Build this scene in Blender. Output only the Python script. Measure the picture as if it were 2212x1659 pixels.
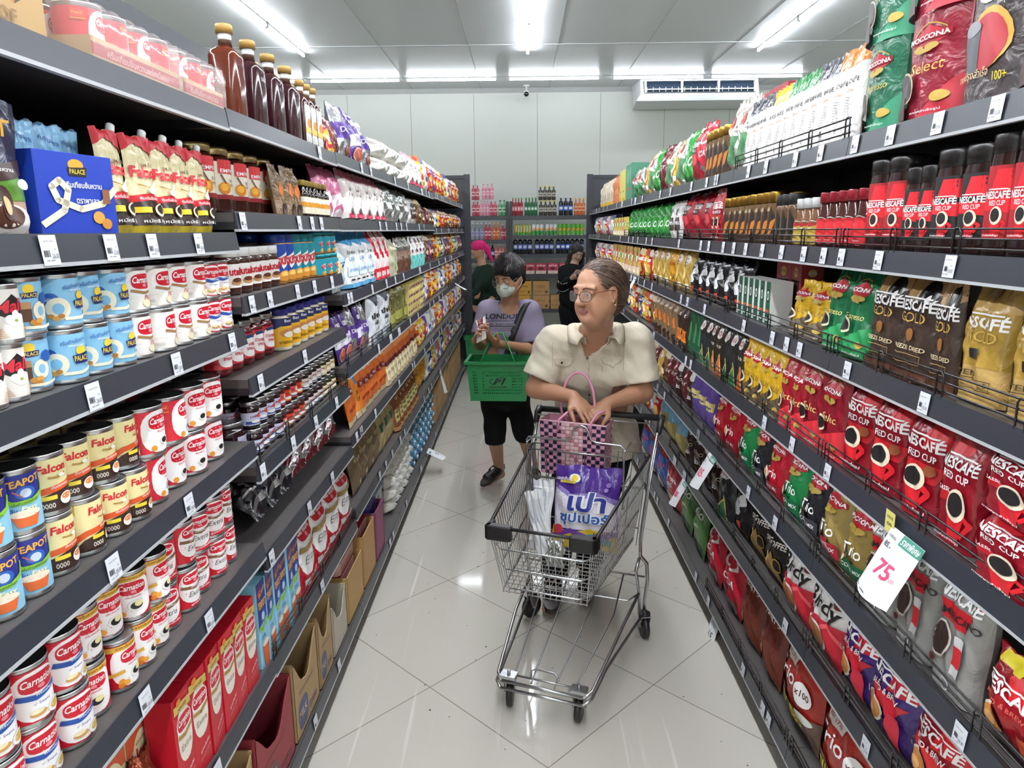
import bpy, bmesh, math, random
import numpy as np
from mathutils import Vector, Matrix
from mathutils.geometry import tessellate_polygon
from mathutils.bvhtree import BVHTree
for _o in list(bpy.data.objects): bpy.data.objects.remove(_o)
SC = bpy.context.scene
COL = SC.collection
PI = math.pi
W_, H_ = 2212, 1659
# ---------------------------------------------------------------- camera
FPX, CAMH = 1550.0, 1.69
def _cam_axes(pitch=12.1, yaw=0.77, roll=0.5):
    p, y, r = math.radians(pitch), math.radians(yaw), math.radians(roll)
    fwd = Vector((-math.sin(y)*math.cos(p), math.cos(y)*math.cos(p), -math.sin(p)))
    right = Vector((math.cos(y), math.sin(y), 0)); up = right.cross(fwd)
    return math.cos(r)*right-math.sin(r)*up, math.cos(r)*up+math.sin(r)*right, fwd
CR, CU, CF = _cam_axes()
cam = bpy.data.objects.new('camera', bpy.data.cameras.new('camera')); COL.objects.link(cam)
cam.data.sensor_width = 36; cam.data.lens = 36*FPX/W_; cam.data.clip_start = .05; cam.data.clip_end = 60
cam.matrix_world = Matrix(((CR.x, CU.x, -CF.x, 0), (CR.y, CU.y, -CF.y, 0), (CR.z, CU.z, -CF.z, CAMH), (0, 0, 0, 1)))
SC.camera = cam
CAMP = Vector((0, 0, CAMH))
def ray(px, py): return (CR*((px-W_/2)/FPX) - CU*((py-H_/2)/FPX) + CF)
def on_x(px, py, x): d = ray(px, py); return CAMP + d*(x/d.x)
def on_y(px, py, y): d = ray(px, py); return CAMP + d*(y/d.y)
def on_z(px, py, z): d = ray(px, py); return CAMP + d*((z-CAMH)/d.z)
def y_at(px, x, z):
    """distance down the aisle of the point of a shelf edge (x, z) seen in column px"""
    lo, hi = .3, 12.
    f = lambda y: W_/2+FPX*(Vector((x, y, z-CAMH)).dot(CR))/(Vector((x, y, z-CAMH)).dot(CF))
    s = 1 if f(hi) > f(lo) else -1
    for _ in range(40):
        m = (lo+hi)/2
        if (f(m)-px)*s > 0: hi = m
        else: lo = m
    return lo
# ---------------------------------------------------------------- light, world, exposure
SC.view_settings.view_transform = 'Standard'; SC.view_settings.look = 'None'
SC.view_settings.exposure = 0.15; SC.view_settings.gamma = 1
SC.view_settings.use_curve_mapping = False
TUBE_POWER = 75.0
wd = bpy.data.worlds.new('world'); SC.world = wd; wd.use_nodes = True
wd.node_tree.nodes['Background'].inputs[0].default_value = (.75, .8, .85, 1)
wd.node_tree.nodes['Background'].inputs[1].default_value = .25
try:
    SC.cycles.max_bounces = 6; SC.cycles.diffuse_bounces = 3; SC.cycles.glossy_bounces = 3
    SC.cycles.transmission_bounces = 4; SC.cycles.transparent_max_bounces = 10
    SC.cycles.caustics_reflective = False; SC.cycles.caustics_refractive = False
    SC.cycles.use_denoising = True; SC.cycles.sample_clamp_indirect = 4
except Exception: pass
random.seed(7)
# ---------------------------------------------------------------- materials
def lin(h):
    h = h.lstrip('#'); c = [int(h[i:i+2], 16)/255 for i in (0, 2, 4)]
    return tuple(x/12.92 if x <= .04045 else ((x+.055)/1.055)**2.4 for x in c)
_M = {}
FIN = dict(m=(.6, 0, 0), g=(.25, 0, 0), f=(.24, 0, .35), M=(.28, 1, 0), s=(.42, 0, 0), c=(.12, 0, 0), F=(.3, .75, .5), k=(.8, 0, .3))
def K(col, fin='s'):
    k = (col, fin)
    if k in _M: return _M[k]
    m = bpy.data.materials.new(f'{dict(m="matte",g="gloss",f="film",M="metal",s="satin",c="clear_gloss",F="foil",k="cloth")[fin]}_{col}')
    m.use_nodes = True; nt = m.node_tree; b = nt.nodes['Principled BSDF']
    r, me, bu = FIN[fin]
    b.inputs['Base Color'].default_value = (*lin(col), 1)
    b.inputs['Roughness'].default_value = r; b.inputs['Metallic'].default_value = me
    if bu:
        tc = nt.nodes.new('ShaderNodeTexCoord'); n = nt.nodes.new('ShaderNodeTexNoise')
        n.inputs['Scale'].default_value = 28 if fin != 'k' else 90; n.inputs['Detail'].default_value = 2
        n.inputs['Distortion'].default_value = 1.2 if fin != 'k' else 0
        bp = nt.nodes.new('ShaderNodeBump'); bp.inputs['Strength'].default_value = bu; bp.inputs['Distance'].default_value = .012 if fin != 'k' else .004
        nt.links.new(tc.outputs['Object'], n.inputs['Vector']); nt.links.new(n.outputs['Fac'], bp.inputs['Height'])
        nt.links.new(bp.outputs['Normal'], b.inputs['Normal'])
    _M[k] = m; return m
def glassy(name, col, alpha=.25, rough=.05):
    """thin clear film or glass: a see-through surface that still catches highlights"""
    k = ('gl', name)
    if k in _M: return _M[k]
    m = bpy.data.materials.new(name); m.use_nodes = True; nt = m.node_tree; b = nt.nodes['Principled BSDF']
    b.inputs['Base Color'].default_value = (*lin(col), 1); b.inputs['Roughness'].default_value = rough
    b.inputs['Alpha'].default_value = alpha
    _M[k] = m; return m
# ---------------------------------------------------------------- mesh builder
class MB:
    def __init__(s): s.v = []; s.f = []; s.mi = []; s.mats = []; s.sm = []
    def _m(s, m):
        if isinstance(m, str): m = K(m)
        if isinstance(m, tuple): m = K(*m)
        if m not in s.mats: s.mats.append(m)
        return s.mats.index(m)
    def add(s, vs, fs, m, smooth=False):
        o = len(s.v); i = s._m(m); s.v += [tuple(v) for v in vs]
        for f in fs: s.f.append(tuple(o+k for k in f)); s.mi.append(i); s.sm.append(smooth)
        return s
    def box(s, x0, y0, z0, x1, y1, z1, m, M=None):
        vs = [(x, y, z) for z in (z0, z1) for y in (y0, y1) for x in (x0, x1)]
        if M is not None: vs = [M @ Vector(v) for v in vs]
        return s.add(vs, [(0, 2, 3, 1), (4, 5, 7, 6), (0, 1, 5, 4), (2, 6, 7, 3), (0, 4, 6, 2), (1, 3, 7, 5)], m)
    def rbox(s, x0, y0, z0, x1, y1, z1, m, r=.004):
        """box with chamfered vertical and top edges"""
        r = min(r, (x1-x0)*.45, (y1-y0)*.45, (z1-z0)*.45)
        def ring(e, z): return [(x0+e, y0, z), (x1-e, y0, z), (x1, y0+e, z), (x1, y1-e, z), (x1-e, y1, z), (x0+e, y1, z), (x0, y1-e, z), (x0, y0+e, z)]
        def ins(q, z): return [(x0+r+q, y0+q, z), (x1-r-q, y0+q, z), (x1-q, y0+r+q, z), (x1-q, y1-r-q, z), (x1-r-q, y1-q, z), (x0+r+q, y1-q, z), (x0+q, y1-r-q, z), (x0+q, y0+r+q, z)]
        R = [ins(r*.5, z0), ring(r, z0+r*.5), ring(r, z1-r*.5), ins(r*.5, z1)]
        vs = sum(R, []); fs = [(i*8+k, i*8+(k+1) % 8, i*8+8+(k+1) % 8, i*8+8+k) for i in range(3) for k in range(8)]
        fs += [tuple(reversed(range(8))), tuple(range(24, 32))]
        return s.add(vs, fs, m)
    def lathe(s, prof, n, m, c=(0, 0, 0), cap=True, M=None, smooth=True, sx=1, sy=1, pw=2.):
        """surface of revolution; pw > 2 squares the section"""
        vs = []
        for r, z in prof:
            for k in range(n):
                a = 2*PI*k/n; ca, sa = math.cos(a), math.sin(a)
                q = (abs(ca)**pw+abs(sa)**pw)**(-1/pw)
                v = Vector((c[0]+r*ca*q*sx, c[1]+r*sa*q*sy, c[2]+z)); vs.append(M @ v if M is not None else v)
        fs = [(i*n+k, i*n+(k+1) % n, (i+1)*n+(k+1) % n, (i+1)*n+k) for i in range(len(prof)-1) for k in range(n)]
        s.add(vs, fs, m, smooth)
        if cap:
            o = len(s.v)-len(vs); i = s._m(m)
            s.f.append(tuple(o+k for k in reversed(range(n)))); s.mi.append(i); s.sm.append(False)
            s.f.append(tuple(o+(len(prof)-1)*n+k for k in range(n))); s.mi.append(i); s.sm.append(False)
        return s
    def tube(s, pts, r, m, n=8, closed=False, r2=None):
        P = [Vector(p) for p in pts]; L = len(P)
        vs = []; prev = None
        for i, p in enumerate(P):
            if closed: t = (P[(i+1) % L]-P[i-1])
            else: t = (P[min(i+1, L-1)]-P[max(i-1, 0)])
            t = t.normalized() if t.length > 1e-9 else Vector((0, 0, 1))
            if prev is None:
                a = Vector((0, 0, 1)) if abs(t.z) < .9 else Vector((1, 0, 0)); u = t.cross(a).normalized()
            else: u = (prev-t*prev.dot(t)); u = u.normalized() if u.length > 1e-6 else t.orthogonal().normalized()
            prev = u; w = t.cross(u)
            rr = r if r2 is None else r+(r2-r)*i/max(1, L-1)
            vs += [p+(u*math.cos(2*PI*k/n)+w*math.sin(2*PI*k/n))*rr for k in range(n)]
        fs = [(i*n+k, i*n+(k+1) % n, ((i+1) % L)*n+(k+1) % n, ((i+1) % L)*n+k) for i in range(L if closed else L-1) for k in range(n)]
        if not closed: fs += [tuple(reversed(range(n))), tuple((L-1)*n+k for k in range(n))]
        return s.add(vs, fs, m, n > 5)
    def sphere(s, c, r, m, n=16, M=None, sc=(1, 1, 1)):
        prof = []
        vs = []; q = n//2
        for i in range(1, q):
            a = PI*i/q
            for k in range(n):
                b = 2*PI*k/n; vs.append((r*sc[0]*math.sin(a)*math.cos(b), r*sc[1]*math.sin(a)*math.sin(b), r*sc[2]*math.cos(a)))
        vs += [(0, 0, r*sc[2]), (0, 0, -r*sc[2])]; N = (q-1)*n
        fs = [(i*n+k, (i+1)*n+k, (i+1)*n+(k+1) % n, i*n+(k+1) % n) for i in range(q-2) for k in range(n)]
        fs += [(k, (k+1) % n, N) for k in range(n)] + [((q-2)*n+(k+1) % n, (q-2)*n+k, N+1) for k in range(n)]
        if M is not None: vs = [M @ Vector(v) for v in vs]
        vs = [(v[0]+c[0], v[1]+c[1], v[2]+c[2]) for v in vs]
        return s.add(vs, fs, m, True)
    def mesh(s, name):
        me = bpy.data.meshes.new(name); me.from_pydata(s.v, [], s.f)
        for m in s.mats: me.materials.append(m)
        me.polygons.foreach_set('material_index', s.mi); me.polygons.foreach_set('use_smooth', s.sm)
        me.update(); return me
    def obj(s, name, parent=None, loc=None, rotz=0):
        o = bpy.data.objects.new(name, s.mesh(name)); COL.objects.link(o)
        if parent is not None: o.parent = parent
        if loc is not None: o.location = loc
        if rotz: o.rotation_euler.z = rotz
        return o
def tag(o, label, cat, group=None, kind=None):
    o['label'] = label; o['category'] = cat
    if group: o['group'] = group
    if kind: o['kind'] = kind
    return o
def empty(name, loc=(0, 0, 0), rotz=0):
    o = bpy.data.objects.new(name, None); COL.objects.link(o); o.location = loc; o.rotation_euler.z = rotz
    o.empty_display_size = .05; return o
def struct(o): o['kind'] = 'structure'; return o
# ---------------------------------------------------------------- printed artwork laid onto a surface
_TX = {}
def text_geo(t, bold=.0):
    k = (t, bold)
    if k not in _TX:
        c = bpy.data.curves.new('t', 'FONT'); c.body = t; c.resolution_u = 2; c.offset = bold
        o = bpy.data.objects.new('t', c); COL.objects.link(o)
        me = bpy.data.meshes.new_from_object(o.evaluated_get(bpy.context.evaluated_depsgraph_get()))
        V = [(v.co.x, v.co.y) for v in me.vertices]; F = [tuple(p.vertices) for p in me.polygons]
        bpy.data.objects.remove(o); bpy.data.curves.remove(c); bpy.data.meshes.remove(me)
        xs = [v[0] for v in V] or [0]; ys = [v[1] for v in V] or [0]
        x0, x1, y0, y1 = min(xs), max(xs), min(ys), max(ys)
        V = [((x-x0)/max(1e-6, x1-x0)-.5, (y-y0)/max(1e-6, y1-y0)-.5) for x, y in V]
        _TX[k] = (V, F)
    return _TX[k]
def _split(tris, L):
    out = []; st = list(tris)
    while st:
        a, b, c = st.pop()
        e = [((a[0]-b[0])**2+(a[1]-b[1])**2, 0), ((b[0]-c[0])**2+(b[1]-c[1])**2, 1), ((c[0]-a[0])**2+(c[1]-a[1])**2, 2)]
        m, i = max(e)
        if m <= L*L: out.append((a, b, c)); continue
        if i == 1: a, b, c = b, c, a
        elif i == 2: a, b, c = c, a, b
        q = ((a[0]+b[0])/2, (a[1]+b[1])/2); st += [(a, q, c), (q, b, c)]
    return out
def art(mb, S, items, L=.12, step=.0003, base=1):
    """items in (u, v) of the printed face, drawn in order; S(u, v, off) gives the point"""
    for li, it in enumerate(items):
        off = step*(base+li); k = it[0]; T = []
        if k == 'R':
            _, x0, y0, x1, y1, c = it; T = [((x0, y0), (x1, y0), (x1, y1)), ((x0, y0), (x1, y1), (x0, y1))]
        elif k == 'E':
            _, cx, cy, rx, ry, c = it[:6]; n = 18
            P = [(cx+rx*math.cos(2*PI*i/n), cy+ry*math.sin(2*PI*i/n)) for i in range(n)]
            T = [((cx, cy), P[i], P[(i+1) % n]) for i in range(n)]
        elif k == 'P':
            _, P, c = it; T = [tuple(P[i] for i in t) for t in tessellate_polygon([[Vector((x, y, 0)) for x, y in P]])]
            T = [t if (t[1][0]-t[0][0])*(t[2][1]-t[0][1])-(t[2][0]-t[0][0])*(t[1][1]-t[0][1]) > 0 else (t[0], t[2], t[1]) for t in T]
        elif k == 'B':
            _, P, w, c = it
            for i in range(len(P)-1):
                (xa, ya), (xb, yb) = P[i], P[i+1]; l = math.hypot(xb-xa, yb-ya) or 1; nx, ny = -(yb-ya)/l*w/2, (xb-xa)/l*w/2
                q = [(xa-nx, ya-ny), (xb-nx, yb-ny), (xb+nx, yb+ny), (xa+nx, ya+ny)]; T += [(q[0], q[1], q[2]), (q[0], q[2], q[3])]
                if i: T += [((xa, ya), (xa+w/2*math.cos(PI*j/5), ya+w/2*math.sin(PI*j/5)), (xa+w/2*math.cos(PI*(j+1)/5), ya+w/2*math.sin(PI*(j+1)/5))) for j in range(10)]
        elif k == 'T':
            t, cx, cy, w, h, c = it[1:7]; sh = it[7] if len(it) > 7 else 0; bo = it[8] if len(it) > 8 else .012; sl = it[9] if len(it) > 9 else 0
            V, F = text_geo(t, bo); V = [(cx+x*w+sh*y*h, cy+y*h+sl*x*w) for x, y in V]
            T = [tuple(V[i] for i in f) for f in F]
            T = [t_ if (t_[1][0]-t_[0][0])*(t_[2][1]-t_[0][1])-(t_[2][0]-t_[0][0])*(t_[1][1]-t_[0][1]) > 0 else (t_[0], t_[2], t_[1]) for t_ in T]
        T = _split(T, L)
        idx = {}; vs = []; fs = []
        for t in T:
            f = []
            for p in t:
                kk = (round(p[0], 5), round(p[1], 5))
                if kk not in idx: idx[kk] = len(vs); vs.append(S(p[0], p[1], off))
                f.append(idx[kk])
            if len(set(f)) == 3: fs.append(f)
        mb.add(vs, fs, c, True)
# ================================================================ the room
CEIL, WALLY, SIDE, NEAR = 3.72, 11.2, 5.5, -4.0
def floor_mat():
    m = bpy.data.materials.new('polished_floor_tiles'); m.use_nodes = True; nt = m.node_tree; b = nt.nodes['Principled BSDF']
    N, Lk = nt.nodes.new, nt.links.new
    tc = N('ShaderNodeTexCoord'); mp = N('ShaderNodeMapping'); mp.inputs['Rotation'].default_value = (0, 0, math.radians(44)); mp.inputs['Location'].default_value = (.13, .31, 0)
    br = N('ShaderNodeTexBrick'); br.offset = 0; br.squash = 1
    for k, v in (('Scale', 1), ('Mortar Size', .0022), ('Mortar Smooth', .1), ('Bias', 0), ('Brick Width', .6), ('Row Height', .6)): br.inputs[k].default_value = v
    br.inputs['Color1'].default_value = (*lin('d2cec4'), 1); br.inputs['Color2'].default_value = (*lin('cecac0'), 1); br.inputs['Mortar'].default_value = (*lin('958f84'), 1)
    Lk(tc.outputs['Object'], mp.inputs['Vector']); Lk(mp.outputs['Vector'], br.inputs['Vector'])
    n1 = N('ShaderNodeTexNoise'); n1.inputs['Scale'].default_value = 1.3; n1.inputs['Detail'].default_value = 4; Lk(tc.outputs['Object'], n1.inputs['Vector'])
    mx = N('ShaderNodeMix'); mx.data_type = 'RGBA'; mx.blend_type = 'MULTIPLY'; mx.inputs[0].default_value = .12
    Lk(br.outputs['Color'], mx.inputs[6]); Lk(n1.outputs['Fac'], mx.inputs[7])
    # long thin paler streaks along the aisle
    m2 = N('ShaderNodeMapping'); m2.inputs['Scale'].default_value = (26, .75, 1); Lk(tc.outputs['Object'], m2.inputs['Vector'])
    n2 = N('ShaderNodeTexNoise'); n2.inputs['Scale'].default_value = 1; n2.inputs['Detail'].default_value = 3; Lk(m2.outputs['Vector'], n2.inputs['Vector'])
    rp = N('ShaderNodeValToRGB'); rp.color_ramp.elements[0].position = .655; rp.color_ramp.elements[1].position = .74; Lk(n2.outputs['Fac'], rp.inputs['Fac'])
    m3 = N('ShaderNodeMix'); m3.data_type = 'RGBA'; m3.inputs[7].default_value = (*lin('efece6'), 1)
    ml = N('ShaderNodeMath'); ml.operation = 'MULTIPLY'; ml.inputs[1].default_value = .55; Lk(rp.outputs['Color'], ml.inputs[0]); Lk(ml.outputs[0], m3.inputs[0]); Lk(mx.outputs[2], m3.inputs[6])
    # dirt specks
    n3 = N('ShaderNodeTexNoise'); n3.inputs['Scale'].default_value = 55; n3.inputs['Detail'].default_value = 0; Lk(tc.outputs['Object'], n3.inputs['Vector'])
    r3 = N('ShaderNodeValToRGB'); r3.color_ramp.elements[0].position = .86; r3.color_ramp.elements[1].position = .87; Lk(n3.outputs['Fac'], r3.inputs['Fac'])
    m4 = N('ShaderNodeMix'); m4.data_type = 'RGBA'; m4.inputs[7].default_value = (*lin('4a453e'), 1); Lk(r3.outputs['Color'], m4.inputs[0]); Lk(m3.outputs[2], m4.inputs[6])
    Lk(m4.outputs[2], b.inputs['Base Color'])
    b.inputs['Roughness'].default_value = .12
    n4 = N('ShaderNodeMapRange'); n4.inputs[3].default_value = .03; n4.inputs[4].default_value = .12; Lk(n1.outputs['Fac'], n4.inputs[0]); Lk(n4.outputs[0], b.inputs['Roughness'])
    return m
def panel_mat(name, col, rough, spec=.5):
    m = bpy.data.materials.new(name); m.use_nodes = True; b = m.node_tree.nodes['Principled BSDF']
    b.inputs['Base Color'].default_value = (*lin(col), 1); b.inputs['Roughness'].default_value = rough
    n = m.node_tree.nodes.new('ShaderNodeTexNoise'); n.inputs['Scale'].default_value = 1.1; bp = m.node_tree.nodes.new('ShaderNodeBump')
    bp.inputs['Strength'].default_value = .05; bp.inputs['Distance'].default_value = .05
    tc = m.node_tree.nodes.new('ShaderNodeTexCoord'); m.node_tree.links.new(tc.outputs['Object'], n.inputs['Vector'])
    m.node_tree.links.new(n.outputs['Fac'], bp.inputs['Height']); m.node_tree.links.new(bp.outputs['Normal'], b.inputs['Normal'])
    return m
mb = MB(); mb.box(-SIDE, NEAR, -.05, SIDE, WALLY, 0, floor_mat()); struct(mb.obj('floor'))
cm = panel_mat('white_steel_ceiling_panel', 'cfd2d4', .3)
mb = MB(); mb.box(-SIDE, NEAR, CEIL, SIDE, WALLY, CEIL+.05, cm); struct(mb.obj('ceiling'))
wm = panel_mat('white_wall_panel', 'ccd0c9', .5)
mb = MB(); mb.box(-SIDE, WALLY, 0, SIDE, WALLY+.05, CEIL, wm); struct(mb.obj('wall_back'))
mb = MB(); mb.box(-SIDE-.05, NEAR, 0, -SIDE, WALLY, CEIL, wm); struct(mb.obj('wall_left'))
mb = MB(); mb.box(SIDE, NEAR, 0, SIDE+.05, WALLY, CEIL, wm); struct(mb.obj('wall_right'))
mb = MB(); mb.box(-SIDE, NEAR-.05, 0, SIDE, NEAR, CEIL, wm); struct(mb.obj('wall_front'))
# seams: raised strips between ceiling panels and wall panels, coved trim at the wall head
sm_ = K('9fa3a3', 's'); n = 1
for x in [-1.6+1.0*k+.03 for k in range(-3, 6)]:
    mb = MB(); mb.box(x-.003, NEAR, CEIL-.004, x+.003, WALLY, CEIL, sm_); struct(mb.obj(f'trim_{n}')); n += 1
for y in (-1.0, 3.8, 8.64):
    mb = MB(); mb.box(-SIDE, y-.02, CEIL-.008, SIDE, y+.02, CEIL, K('c9cccd', 's')); mb.box(-SIDE, y-.004, CEIL-.010, SIDE, y+.004, CEIL-.008, sm_); struct(mb.obj(f'trim_{n}')); n += 1
for px in (612, 752, 888, 1024, 1160.8, 1297, 1435, 1575):
    x = on_y(px, 260, WALLY).x
    mb = MB(); mb.box(x-.0035, WALLY-.003, 0, x+.0035, WALLY, CEIL-.07, K('8f9391', 's')); struct(mb.obj(f'trim_{n}')); n += 1
mb = MB(); mb.add([(-SIDE, WALLY-.06, CEIL), (SIDE, WALLY-.06, CEIL), (SIDE, WALLY, CEIL-.06), (-SIDE, WALLY, CEIL-.06)], [(0, 3, 2, 1)], K('c4c7c6', 's')); struct(mb.obj(f'trim_{n}'))
# ---------------------------------------------------------------- tube lamps
def emit(name, col, st):
    m = bpy.data.materials.new(name); m.use_nodes = True; b = m.node_tree.nodes['Principled BSDF']
    b.inputs['Emission Color'].default_value = (*lin(col), 1); b.inputs['Emission Strength'].default_value = st; return m
TUBE = emit('tube_light', 'f2f8ff', TUBE_POWER); TUBE_N = emit('boosted_tube_light', 'f7faff', TUBE_POWER*1.35); TUBE_C = emit('cross_row_tube_light', 'f2f8ff', TUBE_POWER*.5)  # TUBE_N: stronger tubes out of view, added to brighten goods and floor
def lamp_proto(TUBE, xs=(0,)):
    b = MB(); b.box(min(xs)-.012, -.62, -.012, max(xs)+.012, .62, 0, K('e8eaea', 's'))
    t = MB()
    for x in xs: t.lathe([(.013, -.6), (.0135, -.598), (.0135, .598), (.013, .6)], 10, TUBE, M=Matrix.Translation((x, 0, -.028)) @ Matrix.Rotation(PI/2, 4, 'X'))
    e = MB()
    for s in (-1, 1): e.box(min(xs)-.014, s*.612-.012, -.044, max(xs)+.014, s*.612+.012, 0, K('dfe2e2', 's'))
    return b.mesh('housing'), t.mesh('tube'), e.mesh('end_cap')
LPF, LPN, LPC = lamp_proto(TUBE), lamp_proto(TUBE_N, (-.03, .03)), lamp_proto(TUBE_C)  # LPN: second tube added per unseen near fixture for extra light
ORD = 'first second third fourth fifth sixth seventh eighth ninth tenth eleventh twelfth thirteenth fourteenth fifteenth sixteenth seventeenth eighteenth nineteenth twentieth twenty-first twenty-second twenty-third twenty-fourth twenty-fifth twenty-sixth twenty-seventh'.split()
def ordw(i): return ORD[min(i, 26)] 
def lamp(x, y, rot, label, group, LP):
    t = empty('tube_lamp', (x, y, CEIL-.006), rot); tag(t, label, 'lamp', group)
    for nm, me in zip(('housing', 'tube', 'end_cap'), LP):
        o = bpy.data.objects.new(nm, me); COL.objects.link(o); o.parent = t
for X, rn in ((-2.50, 'over the milk rack'), (.095, 'over the aisle middle'), (2.74, 'over the coffee rack')):
    for k in range(10):
        y = 8.28-1.27*k
        if abs(y-3.8) < 0: continue
        lamp(X, y, 0, f'{"thin white" if y > 6.6 else "unseen boosted twin"} tube lamp {rn}, {ordw(k)} counting from the far end', 'tube lamps in lengthwise rows', LPF if y > 6.6 else LPN)
for k, x in enumerate((-3.55, -2.23, -.924, .463, 1.87, 3.19)):
    lamp(x, 10.35, PI/2, f'crosswise tube lamp near the back wall, {ordw(k)} counting from milk rack end', 'tube lamps in the cross row', LPC)
# ---------------------------------------------------------------- camera dome and air conditioner
p = on_y(1137, 190, 10.9)
t = empty('security_camera', (p.x, 10.95, CEIL)); tag(t, 'small white security camera with dark lens hanging from ceiling by back wall', 'security camera')
b = MB(); b.lathe([(.045, 0), (.045, -.015), (.012, -.02), (.012, -.07)], 14, K('e4e6e6')); b.obj('bracket', t)
b = MB(); b.sphere((0, 0, -.115), .045, K('dfe1e1', 'g'), 16); b.obj('housing', t)
b = MB(); b.sphere((0, -.022, -.122), .036, K('14181d', 'c'), 16, sc=(1, .8, 1)); b.obj('lens', t)
ax0 = on_y(1372, 205, 10.7).x; az0, az1 = on_y(1450, 225, 10.7).z, on_y(1450, 175, 10.9).z
t = empty('air_conditioner', (ax0, 10.6, az0)); tag(t, 'wide white ceiling air conditioner with open louvre vents above coffee rack', 'air conditioner')
Wd, Hh = 1.75, az1-az0
b = MB(); b.add([(.0, .0, .03), (Wd, .0, .03), (Wd-.04, .55, 0), (.04, .55, 0), (.06, -.02, .12), (Wd-.06, -.02, .12), (0.02, .55, Hh), (Wd-.02, .55, Hh), (.06, .06, Hh), (Wd-.06, .06, Hh)],
    [(0, 3, 2, 1), (0, 1, 5, 4), (4, 5, 9, 8), (8, 9, 7, 6), (0, 4, 8, 6, 3), (1, 2, 7, 9, 5), (2, 3, 6, 7)], K('dcdfe0', 's')); b.obj('body', t)
b = MB(); b.add([(.1, -.035, .135), (Wd-.1, -.035, .135), (Wd-.1, .03, Hh-.06), (.1, .03, Hh-.06)], [(0, 1, 2, 3)], K('1d2b3c', 's')); b.obj('vent_opening', t)
for k in range(4):
    f = .12+k*(Wd-.24)/3; b = MB(); b.box(f-.012, -.05, .13, f+.012, .02, Hh-.05, K('e6e9ea', 's')); b.obj('vent_divider', t)
b = MB(); b.box(.1, -.055, .165, Wd-.1, -.035, .178, K('cfd8de', 's')); b.obj('louvre', t)
b = MB(); b.box(.1, -.03, Hh-.06, Wd-.1, .03, Hh-.045, K('f2f4f4', 's')); b.obj('front_lip', t)
b = MB()
for k in range(18):
    f = .14+k*(Wd-.28)/17; b.box(f-.003, -.048, .14, f+.003, -.036, .2, K('d3dadf', 's'))
b.obj('vertical_vanes', t)
# ================================================================ product prototypes
def se(cx, cy, rx, ry, c, p=3., n=20):
    P = []
    for i in range(n):
        a = 2*PI*i/n; ca, sa = math.cos(a), math.sin(a)
        P.append((cx+rx*math.copysign(abs(ca)**(2/p), ca), cy+ry*math.copysign(abs(sa)**(2/p), sa)))
    return ('P', P, c)
def T(t, cx, cy, w, h, c, sh=0, bo=.012, sl=0): return ('T', t, cx, cy, w, h, c, sh, bo, sl)
def R(*a): return ('R',)+a
def E(*a): return ('E',)+a
WH, RD, GO, BK, NV = ('fafafa', 's'), ('c4122a', 's'), ('b8903a', 's'), ('1c1a1c', 's'), ('15225e', 's')
CR_ = ('f1ead0', 's')
class P_:  # prototype
    def __init__(s, w, d, h, root=None, parts=()): s.w, s.d, s.h, s.root, s.parts = w, d, h, root, list(parts)
def cylS(r, h, span=2.7, z0=0, rf=None, pw=2., sx=1, sy=1):
    def S(u, v, off):
        a = (u-.5)*span; ca, sa = math.cos(a), math.sin(a); q = (abs(ca)**pw+abs(sa)**pw)**(-1/pw)
        rr = (rf(v) if rf else r)*q
        return ((rr*sx+off)*sa, -(rr*sy+off)*ca, z0+v*h)
    return S
def can(base, items, r=.0368, h=.083, span=2.7, lab='s'):
    b = MB(); b.lathe([(r*.93, 0), (r, .002), (r, .004), (r*.975, .006), (r*.975, h-.006), (r, h-.004), (r, h-.001)], 26, K('b9bcbf', 'M'))
    b.lathe([(r*.99, .007), (r*.99, h-.007)], 26, K(base, lab), cap=False)
    art(b, cylS(r*.99, h-.014, span, .007), items, L=.1, step=.00022)
    l = MB(); l.lathe([(r, h-.003), (r*1.005, h), (r*.96, h), (r*.94, h-.005), (r*.7, h-.0045), (r*.5, h-.004)], 26, K('c9ccd0', 'M'))
    return P_(2*r, 2*r, h, None, [('can_body', b.mesh('can_body')), ('lid', l.mesh('lid'))])
def jar(r, h, content, lidc, items, lid_h=.014, neck=.85, sh=.8, lab=(.16, .68), base=None, span=2.7, pw=2., sx=1, sy=1, lidfin='g', glass='c'):
    hb = h-lid_h
    b = MB(); b.lathe([(r*.86, 0), (r*.97, .004), (r, .012), (r, hb*sh), (r*.93, hb*(sh+.1)), (r*neck, hb*(sh+.14)), (r*neck, hb)], 22, K(content, glass), pw=pw, sx=sx, sy=sy)
    parts = [('jar_body', b.mesh('jar_body'))]
    a = MB(); z0, z1 = lab[0]*h, lab[1]*h; S = cylS(r*1.006, z1-z0, span, z0, None, pw, sx, sy)
    it = ([R(-.05, 0, 1.05, 1, base)] if base else [])+list(items)
    art(a, S, it, L=.1, step=.00025, base=1); parts.append(('label', a.mesh('label')))
    l = MB(); rl = r*(neck+.08); l.lathe([(rl, hb-.001), (rl, h-.003), (rl*.96, h)], 22, K(lidc, lidfin), pw=min(pw, 3), sx=sx, sy=sy); parts.append(('lid', l.mesh('lid')))
    return P_(2*r*sx, 2*r*sy, h, None, parts)
def carton(w, h, d, base, items, side=None, top=None, fin='s', r=.0015, L=.5):
    b = MB(); b.rbox(-w/2, -d/2, 0, w/2, d/2, h, K(base, fin), r)
    art(b, lambda u, v, o: ((u-.5)*w, -d/2-o, v*h), items, L=L, step=.00025)
    if side:
        art(b, lambda u, v, o: (w/2+o, (u-.5)*d, v*h), side, L=9)
        art(b, lambda u, v, o: (-w/2-o, (.5-u)*d, v*h), side, L=9)
    return P_(w, d, h, b.mesh('printed_carton'))
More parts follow.
